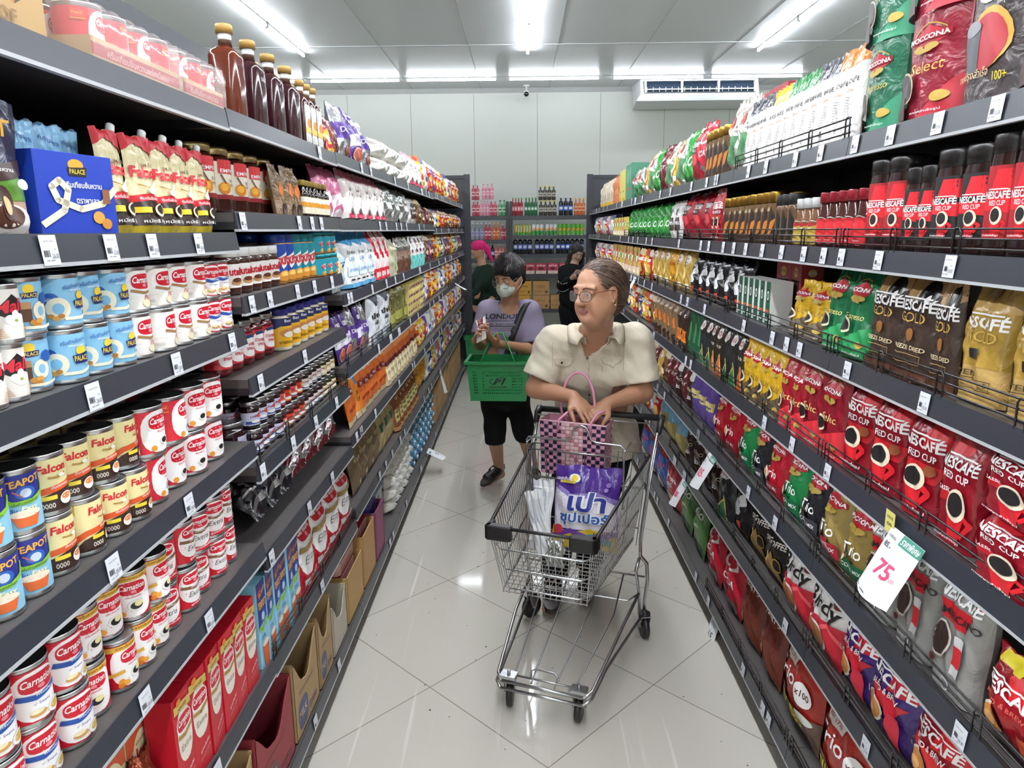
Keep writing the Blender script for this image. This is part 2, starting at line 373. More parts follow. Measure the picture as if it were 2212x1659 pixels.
def pouch(w, h, d, base, items, kind='stand', fin='f', seed=0, crump=1., cap=None, window=None):
    rnd = random.Random(seed); ph = [rnd.uniform(0, 6.28) for _ in range(8)]; nu, nv = 22, 26
    def th(v):
        if kind == 'stand': return d*(.06+.94*max(0, 1-v)**.55)*min(1, .55+v*6)
        if kind == 'pillow': return d*max(.03, math.sin(PI*min(1, max(0, (v-.03)/.94)))**.55)
        if kind == 'brick': return d*(1 if v < .74 else max(.05, 1-(v-.74)/.2*.95))
        return d
    def wx(v):
        if kind == 'brick': return 1+.0*v
        if kind == 'pillow': return 1-.06*math.sin(PI*v)
        return 1-.05*math.sin(PI*v)
    pp = 6. if kind == 'brick' else 2.4
    def base_pt(u, v, side):
        s = 2*u-1; t = th(v)/2*max(0, 1-abs(s)**pp)**.7
        env = min(1, abs(1-abs(s))*5)*min(1, v*8)
        n = crump*.0035*(math.sin(9*s+5*v+ph[0])*math.sin(7*v+ph[1])+.7*math.sin(17*v+8*s+ph[2])*math.sin(4*s+ph[3])+.5*math.sin(31*v*s+ph[4]))*env
        if v > .8: n += crump*.004*math.sin(14*s+ph[5])*(v-.8)*4
        zz = v*h+crump*.003*math.sin(6*s+ph[6])*(v > .97)
        xx = s*w/2*wx(v)+crump*.002*math.sin(11*v+ph[7])
        return (xx, (-(t+n) if side == 0 else (t*.9+n*.3)), zz)
    G = [[[base_pt(i/nu, j/nv, sd) for i in range(nu+1)] for j in range(nv+1)] for sd in (0, 1)]
    def S(u, v, off):
        u = min(.9999, max(0, u)); v = min(.9999, max(0, v)); i, fu = divmod(u*nu, 1); j, fv = divmod(v*nv, 1); i = int(i); j = int(j); g = G[0]
        a, b_, c, e = g[j][i], g[j][i+1], g[j+1][i], g[j+1][i+1]
        q = [a[k]*(1-fu)*(1-fv)+b_[k]*fu*(1-fv)+c[k]*(1-fu)*fv+e[k]*fu*fv for k in range(3)]
        ed = min(1, (1-abs(2*u-1))*3+.35)
        return (q[0]+off*(2*u-1)*.6, q[1]-off*1.2*ed, q[2])
    b = MB(); q = lambda i, j: j*(nu+1)+i
    for sd in (0, 1):
        vs = [p for row in G[sd] for p in row]
        fs = [(q(i, j), q(i+1, j), q(i+1, j+1), q(i, j+1)) if sd == 0 else (q(i, j), q(i, j+1), q(i+1, j+1), q(i+1, j)) for j in range(nv) for i in range(nu)]
        b.add(vs, fs, K(base, fin), True)
    e = G[0][0]; k = G[1][0]
    b.add(e+k, [(i, i+nu+1, i+nu+2, i+1) for i in range(nu)], K(base, fin))
    for i_, sgn in ((0, 1), (nu, -1)):
        vs = [G[0][j][i_] for j in range(nv+1)]+[G[1][j][i_] for j in range(nv+1)]
        b.add(vs, [(j, j+1, j+nv+2, j+nv+1) if sgn > 0 else (j, j+nv+1, j+nv+2, j+1) for j in range(nv)], K(base, fin))
    art(b, S, items, L=.055, step=.0007)
    parts = []
    if cap:
        c = MB(); M = Matrix.Translation((w*.28, 0, h*.97)) @ Matrix.Rotation(.45, 4, 'Y')
        c.lathe([(.0085, -.006), (.0085, .004), (.0105, .005), (.0105, .021), (.009, .022)], 14, K(cap, 's'), M=M); parts.append(('spout_cap', c.mesh('spout_cap')))
        return P_(w, d, h, None, [('pouch_body', b.mesh('pouch_body'))]+parts)
    return P_(w, d, h, b.mesh('printed_pouch'))
def carn(cx, cy, w, h, sub=None):
    it = [se(cx, cy-.01, w*.56, h*.58, WH), se(cx, cy, w*.5, h*.5, RD), T('Carnation', cx, cy+h*.1, w*.9, h*.42, WH, .15, .02), E(cx+.01, cy-h*.26, w*.1, h*.12, ('e88a96', 's'))]
    if sub: it.append(T(sub, cx, cy-h*.42, w*.5, h*.1, WH))
    return it
def nes(cx, cy, w, h, c=WH): return [T('NESCAFÉ', cx, cy, w, h, c, 0, .03), R(cx-w*.36, cy+h*.44, cx+w*.42, cy+h*.56, c)]
def moc(cx, cy, w, h): 
    r = ('b3182b', 's'); g = ('b59b45', 's')
    return [('P', [(cx-w*.36, cy+h*.1), (cx, cy+h*.55), (cx+w*.36, cy+h*.1), (cx+w*.42, cy-h*.2), (cx, cy-h*.62), (cx-w*.42, cy-h*.2)], r),
            ('B', [(cx-w*.4, cy+h*.2), (cx-w*.2, cy+h*.5), (cx, cy+h*.62), (cx+w*.2, cy+h*.5), (cx+w*.4, cy+h*.2)], h*.06, g),
            ('P', [(cx-w*.5, cy+h*.13), (cx+w*.5, cy+h*.13), (cx+w*.5, cy-h*.17), (cx-w*.5, cy-h*.17)], ('a01426', 's')), T('MOCCONA', cx, cy-h*.02, w*.94, h*.24, WH, 0, .025),
            E(cx-w*.17, cy-h*.5, w*.14, h*.16, g), E(cx+w*.17, cy-h*.5, w*.14, h*.16, g), E(cx, cy-h*.66, w*.2, h*.1, g)]
def cup(cx, cy, rx, ry, body=('d8202c', 's'), top=BK):
    return [('P', [(cx-rx, cy), (cx+rx, cy), (cx+rx*.7, cy-ry*2.6), (cx-rx*.6, cy-ry*2.6)], body), ('B', [(cx+rx*.8, cy-ry*.5), (cx+rx*1.45, cy-ry*1.0), (cx+rx*.85, cy-ry*2.0)], rx*.26, body), E(cx, cy, rx*1.08, ry*1.15, ('efe3c8', 's')), E(cx-rx*.1, cy+ry*.05, rx*.82, ry*.85, top)]
def beans(cx, cy, s, c=('4a2c1c', 's')): return [E(cx+dx*s, cy+dy*s, s*.5, s*.32, c) for dx, dy in ((0, 0), (.9, .3), (.4, -.6), (-.7, -.4))]
def smalltext(x0, x1, y, h, n, c, t='รสกลมกล่อม หอมนุ่ม'): return [T(t, (x0+x1)/2, y-k*h*1.6, x1-x0, h, c) for k in range(n)]
PR = {}
# cans
LB = '86bfe2'
PR['can_blue'] = can(LB, [E(.32, .55, .13, .15, ('2458a8', 's')), T('ไม่มีเนย', .32, .56, .17, .07, WH), E(.42, .36, .19, .24, CR_), E(.42, .36, .09, .12, (LB, 's')), ('B', [(.5, .14), (.8, .13), (1.1, .22)], .07, CR_),
    E(.3, .2, .05, .05, ('c98a3a', 's')), E(.38, .15, .06, .05, ('d9a04c', 's')), E(.45, .2, .05, .05, ('b97a30', 's')), E(.83, .62, .1, .1, ('f0cf3c', 's')), ('P', [(.66, .52), (.98, .58), (.96, .34), (.7, .34)], NV), T('PALACE', .82, .45, .26, .12, ('f0d24a', 's')),
    T('ครีมเทียมข้นหวาน', .72, .85, .42, .1, ('1c4f9c', 's'), 0, .01, .2), T('ชนิดพร่องไขมัน', .75, .75, .26, .05, WH), R(-.35, .0, -.25, 1, WH)])
PR['can_blue2'] = can(LB, [E(.55, .86, .09, .1, ('f0cf3c', 's')), ('P', [(.42, .78), (.7, .8), (.68, .68), (.44, .66)], NV), T('PALACE', .56, .735, .24, .08, ('f0d24a', 's')), R(.34, .2, .55, .58, ('5a3826', 's')), R(.34, .46, .55, .6, ('b98a5c', 's')), E(.7, .4, .13, .2, CR_), E(.7, .4, .06, .1, (LB, 's')),
    E(.56, .18, .06, .06, ('c98a3a', 's')), E(.65, .2, .06, .06, ('d9a04c', 's')), E(.62, .12, .06, .05, ('b97a30', 's')), E(.8, .66, .1, .12, ('2458a8', 's')), R(.1, .1, .24, .9, WH), ('B', [(.3, .1), (.7, .07), (1.1, .14)], .06, CR_)])
PR['can_mali'] = can('efece6', [('P', [(.2, .55), (.6, .9), (1.0, .6), (.7, .3)], BK), T('Mali', .55, .66, .62, .26, ('d42b3c', 's'), .2, .03, .1), E(.62, .36, .16, .12, WH), E(.5, .4, .1, .09, WH), E(.72, .42, .1, .08, WH), E(.62, .48, .08, .1, WH), E(.62, .37, .04, .03, ('8fae54', 's'))]+[R(.1, .04+.035*k, .45-.02*k, .05+.035*k, ('c8945c', 's')) for k in range(6)]+[R(.76+.01*k, .04+.035*k, 1.1, .05+.035*k, ('c8945c', 's')) for k in range(6)])
def tp(x): return [T('TEAPOT', x, .86, .62, .13, ('f0b23c', 's'), 0, .03, .1), E(x+.02, .66, .16, .12, ('2c62b4', 's')), E(x+.02, .66, .09, .08, ('c8d4e8', 's')), ('B', [(x-.18, .72), (x-.1, .66), (x-.04, .6)], .025, ('b86a6a', 's')), ('B', [(x-.36, .62), (x-.2, .5), (x+.1, .5), (x+.34, .6), (x+.4, .8)], .08, ('86c23c', 's')), T('ครีมเทียมพร่องมันเนย', x, .5, .42, .06, ('1c4f2c', 's'), 0, .01, .1),
    T('Easy', x+.05, .38, .26, .1, ('f4ecc0', 's'), .2, .03), T('นัวลื่น', x-.24, .38, .2, .08, ('2c4a9a', 's')), ('P', [(x-.26, .3), (x+.2, .3), (x+.12, .06), (x-.16, .06)], ('dd6a34', 's')), E(x-.03, .3, .24, .07, ('f6e4cc', 's'))]
PR['can_teapot'] = can('8fcbe6', [('P', [(-.6, 1), (1.6, 1), (1.6, .8), (.5, .45), (-.6, .55)], ('2a2f86', 's'))]+tp(.52))
PR['can_falcon'] = can('efe3a8', [('P', [(-.2, .0), (1.3, .0), (1.3, .45), (.8, .4), (.35, .25), (.1, .0)], ('3a2620', 's')), ('B', [(-.05, 0), (.1, .2), (.4, .38), (1.25, .5)], .12, ('df5a2a', 's')), T('Falcon', .72, .82, .5, .16, ('cf2030', 's'), .1, .03), R(.04, .72, .26, 1, ('c9a93c', 's')), E(.15, .74, .11, .12, ('efe9dc', 's')), E(.15, .74, .06, .04, ('34448c', 's')),
    T('มันปรุงหอม', .8, .46, .3, .07, WH, 0, .012, .1), T('0000', .58, .12, .2, .1, ('e8e0d4', 's')), R(.48, .23, .72, .31, ('efd640', 's')), E(.88, .2, .12, .12, ('f4f0e8', 's')), E(.88, .24, .09, .06, ('e08a50', 's')), ('B', [(.62, .66), (.78, .63), (.9, .7)], .03, ('a8823c', 's')), E(.83, .67, .05, .035, WH)])
def carncan(base, items, **k): return can(base, items, **k)
PR['can_carn_white'] = carncan('f3f0ea', [se(.84, .64, .32, .3, WH)]+carn(.86, .72, .52, .4)+[('B', [(.58, .5), (.86, .42), (1.1, .46)], .07, ('a07c50', 's')), E(.92, .16, .14, .12, ('ece2bc', 's')), T('Plus', .93, .3, .16, .12, ('b82a34', 's'), .2)]+[T('0000', .42, .14, .26, .09, ('c9c6bf', 's')), R(.02, .84, .14, .96, ('c4122a', 's'))]+smalltext(.2, .6, .3, .03, 1, ('b8b4ac', 's')))
PR['can_carn_blue'] = carncan('c4122a', [se(.66, .5, .4, .48, WH, 2.6)]+carn(.68, .74, .58, .34)+[('B', [(.34, .54), (.6, .47), (1.02, .56)], .1, ('1f4fa2', 's')), T('ครีมเทียม', .75, .52, .3, .05, WH), E(.6, .16, .12, .06, ('c99a5c', 's')), E(.58, .2, .09, .04, ('f2e2b8', 's')), E(.88, .14, .15, .12, ('f2eee4', 's')), E(.88, .15, .1, .08, ('c8a84c', 's')), T('✓ Sweet', .66, .36, .24, .05, ('2c58a0', 's')), R(.0, .84, .14, .96, ('d9a63c', 's')), R(.06, .18, .22, .32, ('d8d8d6', 's'))])
PR['can_carn_gold'] = carncan('c4122a', [se(.6, .5, .46, .5, WH, 2.6), ('B', [(-.02, .93), (.5, .93), (1.15, .96)], .12, ('d9a93c', 's')), T('ราคาคุ้มราคา ครีม', .6, .935, .66, .08, ('5a3a10', 's'))]+carn(.62, .7, .56, .32)+[T('ครีมเทียมข้น', .62, .5, .3, .05, RD), E(.66, .28, .17, .13, ('f4f2ec', 's')), E(.66, .28, .12, .09, BK), E(.7, .32, .08, .07, ('f0e6a8', 's')), E(.32, .16, .06, .07, ('e8962c', 's')), E(.4, .12, .06, .06, ('f0aa3c', 's')), E(.3, .08, .06, .05, ('d9821c', 's')), ('P', [(.1, .3), (.4, .36), (.38, .44), (.08, .38)], ('d9a93c', 's'))])
PR['can_carn_red'] = carncan('d8283a', [se(.78, .5, .34, .5, WH, 2.6)]+carn(.8, .72, .46, .34)+[T('ข้นจืด', .8, .5, .2, .05, RD), E(.84, .26, .1, .1, ('f4f2ec', 's')), E(.84, .26, .07, .07, BK), E(.62, .12, .05, .07, ('e8962c', 's')), R(.2, .78, .4, .95, ('e04038', 's')), T('Food', .3, .87, .14, .06, ('f4c060', 's')), R(.2, .74, .4, .77, ('e8962c', 's'))])
PR['can_carn_extra'] = carncan('cf1c30', [se(.6, .56, .38, .44, WH, 2.4)]+carn(.6, .8, .56, .3)+[('B', [(.26, .6), (.6, .53), (.96, .62)], .08, ('7a5a3c', 's')), T('ครีมเทียม', .64, .57, .3, .045, WH), T('Extra', .62, .38, .38, .14, ('6a6462', 's'), .3, .0), T('สูตรเข้มข้น', .66, .1, .44, .08, WH, 0, .02, .1), R(.0, .84, .12, .96, ('d9762c', 's')), R(.0, .1, .14, .24, ('d8d8d6', 's'))])
# jars
PR['honey'] = jar(.052, .185, '3a1710', 'd8c690', [R(-.1, 0, 1.1, 1, ('ece7d6', 's')), R(-.3, 0, .3, 1, ('f0e2a4', 's')), R(.22, .3, .34, 1, ('ecbe28', 's')), E(.28, .32, .06, .09, ('ecbe28', 's')), R(.4, .68, .9, 1.05, ('d22c34', 's')), T('EMPIRE', .64, .76, .4, .1, WH), T('THAI\nHONEY', .74, .44, .2, .2, ('8a8474', 's')), R(-.3, 0, 1.1, .12, ('8e1420', 's')), E(.52, .3, .13, .17, ('e08a1c', 's')), E(.5, .32, .08, .1, ('f4b83c', 's')), ('B', [(.44, .66), (.54, .42)], .03, ('6a3818', 's'))], lid_h=.022, sh=.86, lab=(.22, .78), lidfin='M')
PR['spread'] = jar(.037, .118, '3d2016', 'eef0ee', [R(-.1, 0, 1.1, 1, ('f4f2ee', 's')), T('n', .2, .64, .12, .24, BK, 0, .05), T('utella', .6, .68, .62, .34, ('c41f2c', 's'), 0, .04), E(.55, .24, .22, .14, ('b98a5a', 's')), E(.55, .32, .18, .1, ('5a2c18', 's')), R(.02, .1, .2, .3, ('dfe6ee', 's'))], lid_h=.022, sh=.84, lab=(.16, .66), pw=2.6, sy=.8)
for nm, c in (('pb_blue', '2048a4'), ('pb_teal', '1c8ea0')):
    PR[nm] = jar(.04, .135, 'b07a38', c, [R(-.1, 0, 1.1, 1, (c, 's')), ('P', [(.3, .6), (.75, .8), (.95, .55), (.5, .3)], WH), T('SKIPPY', .64, .56, .66, .24, ('d02430', 's'), 0, .05, .22), E(.6, .12, .26, .14, ('e0a040', 's')), E(.6, .15, .16, .07, ('f0c470', 's')), E(.6, .03, .3, .08, ('c8862c', 's'))], lid_h=.022, sh=.86, neck=.9, lab=(.1, .8))
PR['jam_big'] = jar(.043, .125, '5a0d12', 'b8bcc0', [R(-.1, 0, 1.1, 1, ('cf3038', 's')), se(.62, .5, .3, .44, WH), ('B', [(.4, .86), (.62, .9), (.86, .84)], .14, ('1d3c74', 's')), T('STRAWBERRY', .62, .56, .5, .14, ('c4122a', 's'), 0, .02, -.08), T('SPREAD', .62, .38, .36, .12, ('c4122a', 's'), 0, .02, -.08), E(.2, .2, .1, .12, ('b81a24', 's')), E(.3, .1, .1, .1, ('e04a50', 's')), E(.88, .12, .1, .1, ('e04a50', 's')), R(-.35, 0, -.02, 1, ('e8e6e2', 's'))], lid_h=.016, lab=(.16, .7), lidfin='M')
PR['mayo'] = jar(.034, .128, 'efe9d4', '2a2a88', [R(-.1, 0, 1.1, 1, ('efb828', 's')), R(-.1, .72, 1.1, 1, ('1c2c5e', 's')), ('P', [(-.1, .72), (.3, .72), (-.1, .5)], ('1c2c5e', 's')), T('Best', .55, .9, .26, .1, WH), E(.55, .48, .28, .15, ('c9864c', 's')), E(.58, .42, .2, .1, ('f8f4e8', 's')), T('มายองเนส', .5, .16, .5, .1, ('5a3a10', 's'))], lid_h=.02, lab=(.1, .78), neck=.72)
def smalljar(con, c1, c2, tagc=WH): return jar(.029, .075, con, 'bfc2c4', [R(-.1, 0, 1.1, 1, (c1, 's')), E(.7, .72, .16, .2, (c2, 's')), R(.1, .1, .9, .34, ('2c4c94', 's') if c2 != 'd9b23c' else (c2, 's')), E(.5, .3, .2, .12, WH), T('JAM', .4, .68, .3, .2, ('8a1a2a', 's'))], lid_h=.012, lab=(.14, .6), lidfin='M')
PR['jam_blue'] = smalljar('1c0a12', 'c6cbe4', 'd2463c'); PR['jam_red'] = smalljar('3a0c10', 'd9555a', 'f0d8b8'); PR['jam_orange'] = smalljar('3a140c', 'd23c2c', 'd9b23c'); PR['jam_green'] = smalljar('2a2c12', 'e8e4d2', 'd9b23c'); PR['jam_plain'] = smalljar('1e0d10', 'dcd8d4', 'c8a8a0')
PR['jam_dark'] = jar(.04, .11, '1e0912', 'b4b8bc', [R(.25, .1, 1.0, .9, ('c9cbe6', 's'))]+smalltext(.32, .94, .78, .05, 4, ('6a6c88', 's'), 'DARK CHERRY SPREAD JAM'), lid_h=.014, lidfin='M')
def coffee_jar(h, blk):
    lo = ('1a1a1c', 's') if blk else ('a81a26', 's')
    return jar(.043, h, '2a1512', '222122', [R(-.25, 0, 1.25, 1, lo), ('P', [(.3, .66), (1.15, .66), (1.15, .95), (.5, .95)], ('df2430', 's')), ('P', [(-.1, .58), (1.15, .58), (1.1, .36), (-.1, .42)], ('df2430', 's')), ('P', [(-.25, .44), (1.25, .3), (1.25, 0), (-.25, 0)], lo)]+nes(.55, .62, .86, .13)+[T('RED CUP', .6, .5, .56, .07, WH)]+cup(.62, .33, .2, .11)+[T('กาแฟผงสำเร็จรูป', .5, .06, .6, .04, WH)], lid_h=.034, sh=.9, neck=.94, lab=(.14, .74), pw=4, span=1.75)
PR['nes_tall'] = coffee_jar(.215, False); PR['nes_tall_k'] = coffee_jar(.2, True); PR['nes_short_k'] = coffee_jar(.18, True)
PR['moc_gold'] = jar(.034, .15, '6a4a34', 'd6d9da', [R(-.1, 0, 1.1, 1, ('b8a040', 's')), ('P', [(.1, 1), (.5, 1.2), (.9, 1), (.5, .9)], ('b3182b', 's')), T('MOCCONA', .4, .8, .5, .16, WH), E(.7, .2, .3, .4, ('c8b050', 's'))], lid_h=.03, sh=.6, neck=.72, lab=(.1, .44), lidfin='c')
PR['moc_red'] = jar(.038, .165, '3c1a16', '8e1c2c', [R(-.1, 0, 1.1, 1, ('b81c28', 's')), E(.7, .4, .36, .5, ('e0303a', 's')), T('MOCCONA', .25, .74, .4, .12, WH), E(.2, .42, .14, .2, ('8e1420', 's')), T('กาแฟสำเร็จรูป', .5, .1, .5, .08, WH)], lid_h=.03, sh=.6, neck=.74, lab=(.1, .52), lidfin='c')
PR['gold_jar'] = jar(.036, .165, '54402c', 'c39a40', [R(-.1, 0, 1.1, 1, ('6a5236', 'g')), ('P', [(.2, 0), (.9, 0), (1.0, .5), (.7, .9), (.4, .5)], ('2a1a14', 's')), ('P', [(.5, .1), (.75, .2), (.9, .6), (.7, .5)], ('c87c2c', 's')), T('Gold', .4, .84, .4, .12, ('e8dcb8', 's'))], lid_h=.034, sh=.86, neck=.86, lab=(.08, .78), pw=3, lidfin='M')
PR['black_jar'] = jar(.034, .16, '5e4632', '26282a', [('P', [(.2, 0), (.7, 0), (.9, .5), (.6, .9), (.3, .5)], ('141414', 's')), R(.42, .1, .5, .8, ('8a6a3c', 's'))], lid_h=.032, sh=.86, neck=.86, lab=(.06, .8), pw=3, lidfin='s')
def syrup(front, c='31131a'):
    b = MB(); b.lathe([(.03, 0), (.033, .004), (.034, .012), (.034, .19), (.03, .205), (.018, .217), (.0135, .224)], 24, K(c, 'c'), pw=4.5, sy=.85)
    b.lathe([(.0135, .222), (.0125, .24), (.0125, .262)], 16, K('5c4238' if front else '7c5a48', 'c')); 
    g = MB(); g.lathe([(.0128, .24), (.0132, .242), (.0132, .262)], 16, K('d9dcdc', 'c'))
    it = MB(); S = cylS(.034, .2, 1.7, 0, None, 4.5, 1, .85)
    if front: art(it, S, [T('ตราผึ้ง', .5, .83, .5, .09, ('5c3a44', 'c'), 0, 0), ('B', [(.3, .9), (.5, .96), (.7, .9)], .012, ('7c5a64', 'c'))], step=.0004)
    else: art(it, S, [R(.02, .05, .98, .9, ('f0efe8', 's')), E(.5, .72, .3, .14, WH), E(.5, .5, .36, .12, ('d9862c', 's')), R(.05, .3, .95, .42, ('e8c45c', 's')), R(.1, .1, .9, .24, ('c8ccc8', 's'))], step=.0004)
    cp = MB(); cp.lathe([(.0165, .26), (.0165, .283), (.015, .286)], 20, K('c09a54', 's')); 
    return P_(.068, .058, .286, None, [('bottle_body', b.mesh('bottle_body')), ('neck_band', g.mesh('neck_band')), ('label', it.mesh('label')), ('cap', cp.mesh('cap'))])
PR['syrup_amber'] = syrup(True, '5a2412'); PR['syrup'] = syrup(True); PR['syrup_label'] = syrup(False, '3a1a1c')
PR['small_bottle'] = jar(.018, .115, '1d1210', 'b89c54', [R(-.3, 0, 1.3, 1, ('e8e0c8', 's')), R(-.3, .4, 1.3, .7, ('d9962c', 's')), E(.5, .8, .3, .14, WH)], lid_h=.016, neck=.6, sh=.7, lab=(.1, .55), pw=4)
# pouches, left rack
PR['teapot_pouch'] = pouch(.15, .2, .05, '34364f', [R(0, 0, 1, .26, ('c9a890', 's')), ('P', [(0, .26), (1, .26), (1, .42), (.5, .5), (0, .44)], ('5c8c34', 's')), ('B', [(0, .5), (.5, .44), (1, .52)], .12, ('3a2826', 's')), T('ผลิตภัณฑ์ครีมข้นหวาน', .5, .49, .6, .035, WH), T('(ชาไทย)', .5, .44, .2, .03, WH), T('TEAPOT', .42, .82, .78, .13, ('f0b848', 's'), 0, .02, -.08), E(.42, .68, .22, .1, ('5f7fae', 's')), E(.42, .68, .14, .06, ('b4c0d4', 's')), ('B', [(.18, .74), (.26, .66), (.34, .62)], .025, ('b87878', 's')), ('B', [(.56, .7), (.66, .7), (.64, .62)], .02, ('b4a0b0', 's')), E(.58, .1, .26, .14, ('e4e0dc', 's')), E(.58, .14, .18, .09, ('4a2a1c', 's')), E(.58, .24, .08, .13, ('3a2018', 's')), E(.58, .22, .05, .07, ('d8b080', 's')), E(.3, .36, .05, .05, WH), E(.28, .35, .025, .04, BK), E(.76, .38, .06, .04, ('d8d8d0', 's'))], seed=1)
PR['palace_pouch'] = pouch(.1, .2, .03, '92c6e6', [T('ครีมเทียมข้นหวาน', .5, .86, .7, .05, ('1c4f9c', 's'), 0, .01, -.08), E(.5, .62, .16, .07, ('f0cf3c', 's')), ('P', [(.22, .56), (.85, .58), (.8, .46), (.26, .44)], NV), T('PALACE', .54, .51, .54, .06, ('f0d24a', 's'))], seed=2)
PR['falcon_pouch'] = pouch(.115, .2, .055, 'e6dcb0', [R(0, .0, 1, .08, ('c2ae2c', 'f')), R(0, .08, 1, .36, ('33231f', 's')), ('B', [(0, .35), (.5, .38), (1, .34)], .07, ('cf2430', 's')), T('ครีมเทียมข้นหวาน', .5, .365, .66, .035, WH), ('P', [(0, 1), (1, 1), (1, .8), (.6, .88), (.3, .92), (0, .84)], ('c41f30', 's')), T('นกเหยี่ยว', .56, .71, .4, .05, ('6a4a34', 's')), T('Falcon', .52, .63, .9, .12, ('d02030', 's'), 0, .04), ('B', [(.2, .5), (.5, .47), (.7, .5)], .012, ('a8823c', 's')), ('P', [(.45, .44), (.62, .5), (.82, .56), (.66, .44), (.6, .4)], WH), R(.0, .21, .42, .27, ('e8d430', 's')), E(.72, .24, .2, .07, ('ece4c4', 's')), E(.72, .25, .15, .05, ('2a1c18', 's')), T('หนักสุทธิ 345g', .5, .12, .7, .05, WH)], seed=3, cap='eceeee')
PR['pink_bag'] = pouch(.12, .2, .06, 'df7fa8', [('P', [(0, 0), (1, 0), (1, .35), (.5, .45), (0, .4)], ('f4e6ec', 's')), ('B', [(.1, .12), (.5, .2), (.95, .1)], .07, ('dc6a9a', 's')), T('น้ำตาล', .5, .75, .5, .12, ('a83c6c', 's'))], kind='pillow', seed=4)
PR['pinkwhite_bag'] = pouch(.13, .21, .06, 'efe9e6', [('P', [(0, 1), (1, 1), (1, .82), (.5, .74), (0, .86)], ('e08aa2', 's')), T('แป้งเค้ก', .5, .6, .4, .08, ('34343a', 's')), T('MIX 2kg', .5, .48, .36, .05, ('54545a', 's')), R(.1, 0, .95, .09, ('cf3a5c', 's')), E(.5, .14, .16, .07, ('3a2c28', 's')), E(.38, .12, .08, .05, ('5a4038', 's'))], kind='brick', seed=5)
PR['clear_bag'] = pouch(.12, .2, .06, 'c8cbcc', [R(.2, .3, .8, .5, ('dfe2e2', 's')), ('B', [(.1, .8), (.5, .6), (.9, .85)], .04, ('eef0f0', 'F'))], kind='pillow', fin='F', seed=6, crump=2)
PR['sugar_blue'] = pouch(.125, .235, .06, 'f0f3f4', [('P', [(0, 1), (1, 1), (1, .78), (.6, .72), (0, .8)], ('3c96cc', 's')), T('น้ำตาลทราย', .5, .62, .6, .07, ('3a4a5a', 's')), T('SUGAR', .5, .5, .5, .07, ('3c96cc', 's')), R(.1, .2, .9, .4, ('dbeaf4', 's')), T('ขาวบริสุทธิ์', .5, .3, .6, .09, ('3c8ed0', 's')), R(0, 0, 1, .07, ('5aa4d0', 's')), R(.15, .12, .35, .15, BK), R(.6, .12, .8, .15, BK)], kind='brick', seed=7)
PR['lightblue_bag'] = pouch(.12, .2, .07, 'bfdcec', [T('SUGAR', .5, .5, .6, .1, NV), ('B', [(.1, .9), (.35, .4), (.2, 0)], .08, ('e8c074', 's'))], kind='pillow', seed=8, crump=2)
PR['sugar_red'] = pouch(.11, .24, .05, 'f2efec', [('P', [(0, 1), (.2, 1), (.5, .6), (1, .45), (1, .36), (.4, .5), (0, .8)], ('c81c34', 's')), E(.5, .3, .2, .07, ('f0ccd0', 's')), R(.1, .0, .9, .22, ('d42c3c', 's')), T('LIN', .5, .1, .5, .1, WH, 0, .04), T('Mitr', .7, .8, .4, .08, ('b8b4b0', 's'))], kind='brick', seed=9)
PR['beige_bag'] = pouch(.125, .2, .06, 'b9b79c', [R(.15, .1, .85, .4, ('d3d8bc', 's')), E(.5, .3, .3, .1, ('b9cf9a', 's')), T('Natural', .5, .7, .5, .06, ('8a8a70', 's'))], kind='brick', seed=10, fin='m')
PR['brown_bag'] = pouch(.12, .19, .06, '8f7466', [R(0, .62, 1, 1, ('9c9a96', 'F')), ('P', [(0, .0), (1, 0), (1, .3), (0, .4)], ('5c3a2a', 's')), T('COCOA', .5, .5, .5, .07, ('e4d8cc', 's'))], kind='brick', seed=11)
PR['teal_bag'] = pouch(.09, .18, .04, 'e8ecec', [R(0, 0, 1, .4, ('6cc4c0', 's')), R(.3, .5, .7, .95, ('6a1c34', 's')), T('SALT', .5, .7, .3, .2, WH)], kind='brick', seed=12)
PR['purple_bag'] = pouch(.14, .2, .06, '4b2f7e', [('P', [(0, .5), (1, .6), (1, .36), (0, .3)], ('d8d4e4', 's')), T('CRISPY', .5, .75, .6, .1, WH, 0, .03), E(.4, .16, .3, .14, ('d7a48c', 's')), E(.4, .16, .24, .11, ('b8604c', 's')), E(.78, .2, .16, .1, ('c83838', 's')), T('ไส้กรอก', .5, .45, .5, .06, ('4b2f7e', 's'))], kind='pillow', seed=13)
PR['silver_bag'] = pouch(.13, .2, .06, 'a6a7ae', [R(0, .35, 1, .62, ('5a3f94', 's')), T('Delicia', .5, .5, .5, .09, WH), E(.5, .15, .22, .1, ('8c4a3c', 's'))], kind='pillow', fin='F', seed=14, crump=1.5)
PR['white_thai'] = pouch(.15, .27, .05, 'd9e0e6', [('P', [(0, 1), (1, 1), (1, .88), (.5, .68), (0, .9)], ('1c2340', 's')), T('น้ำปั่น', .5, .52, .76, .12, BK, 0, .03), T('กัน', .5, .38, .4, .09, BK, 0, .03), T('OUR', .4, .27, .4, .06, ('5a6068', 's')), E(.6, .1, .24, .06, ('6a7480', 's'))], kind='brick', seed=15)
PR['olive_bag'] = pouch(.13, .25, .07, '6a6a3a', [R(.2, .62, .9, .7, ('3a2c1c', 's')), ('B', [(.1, .95), (.4, .5), (.3, .1)], .1, ('b9a878', 'F')), R(.1, .1, .9, .3, ('9a9a4a', 's')), T('GREEN TEA', .55, .66, .5, .05, ('d8cfa0', 's'))], kind='brick', seed=16)
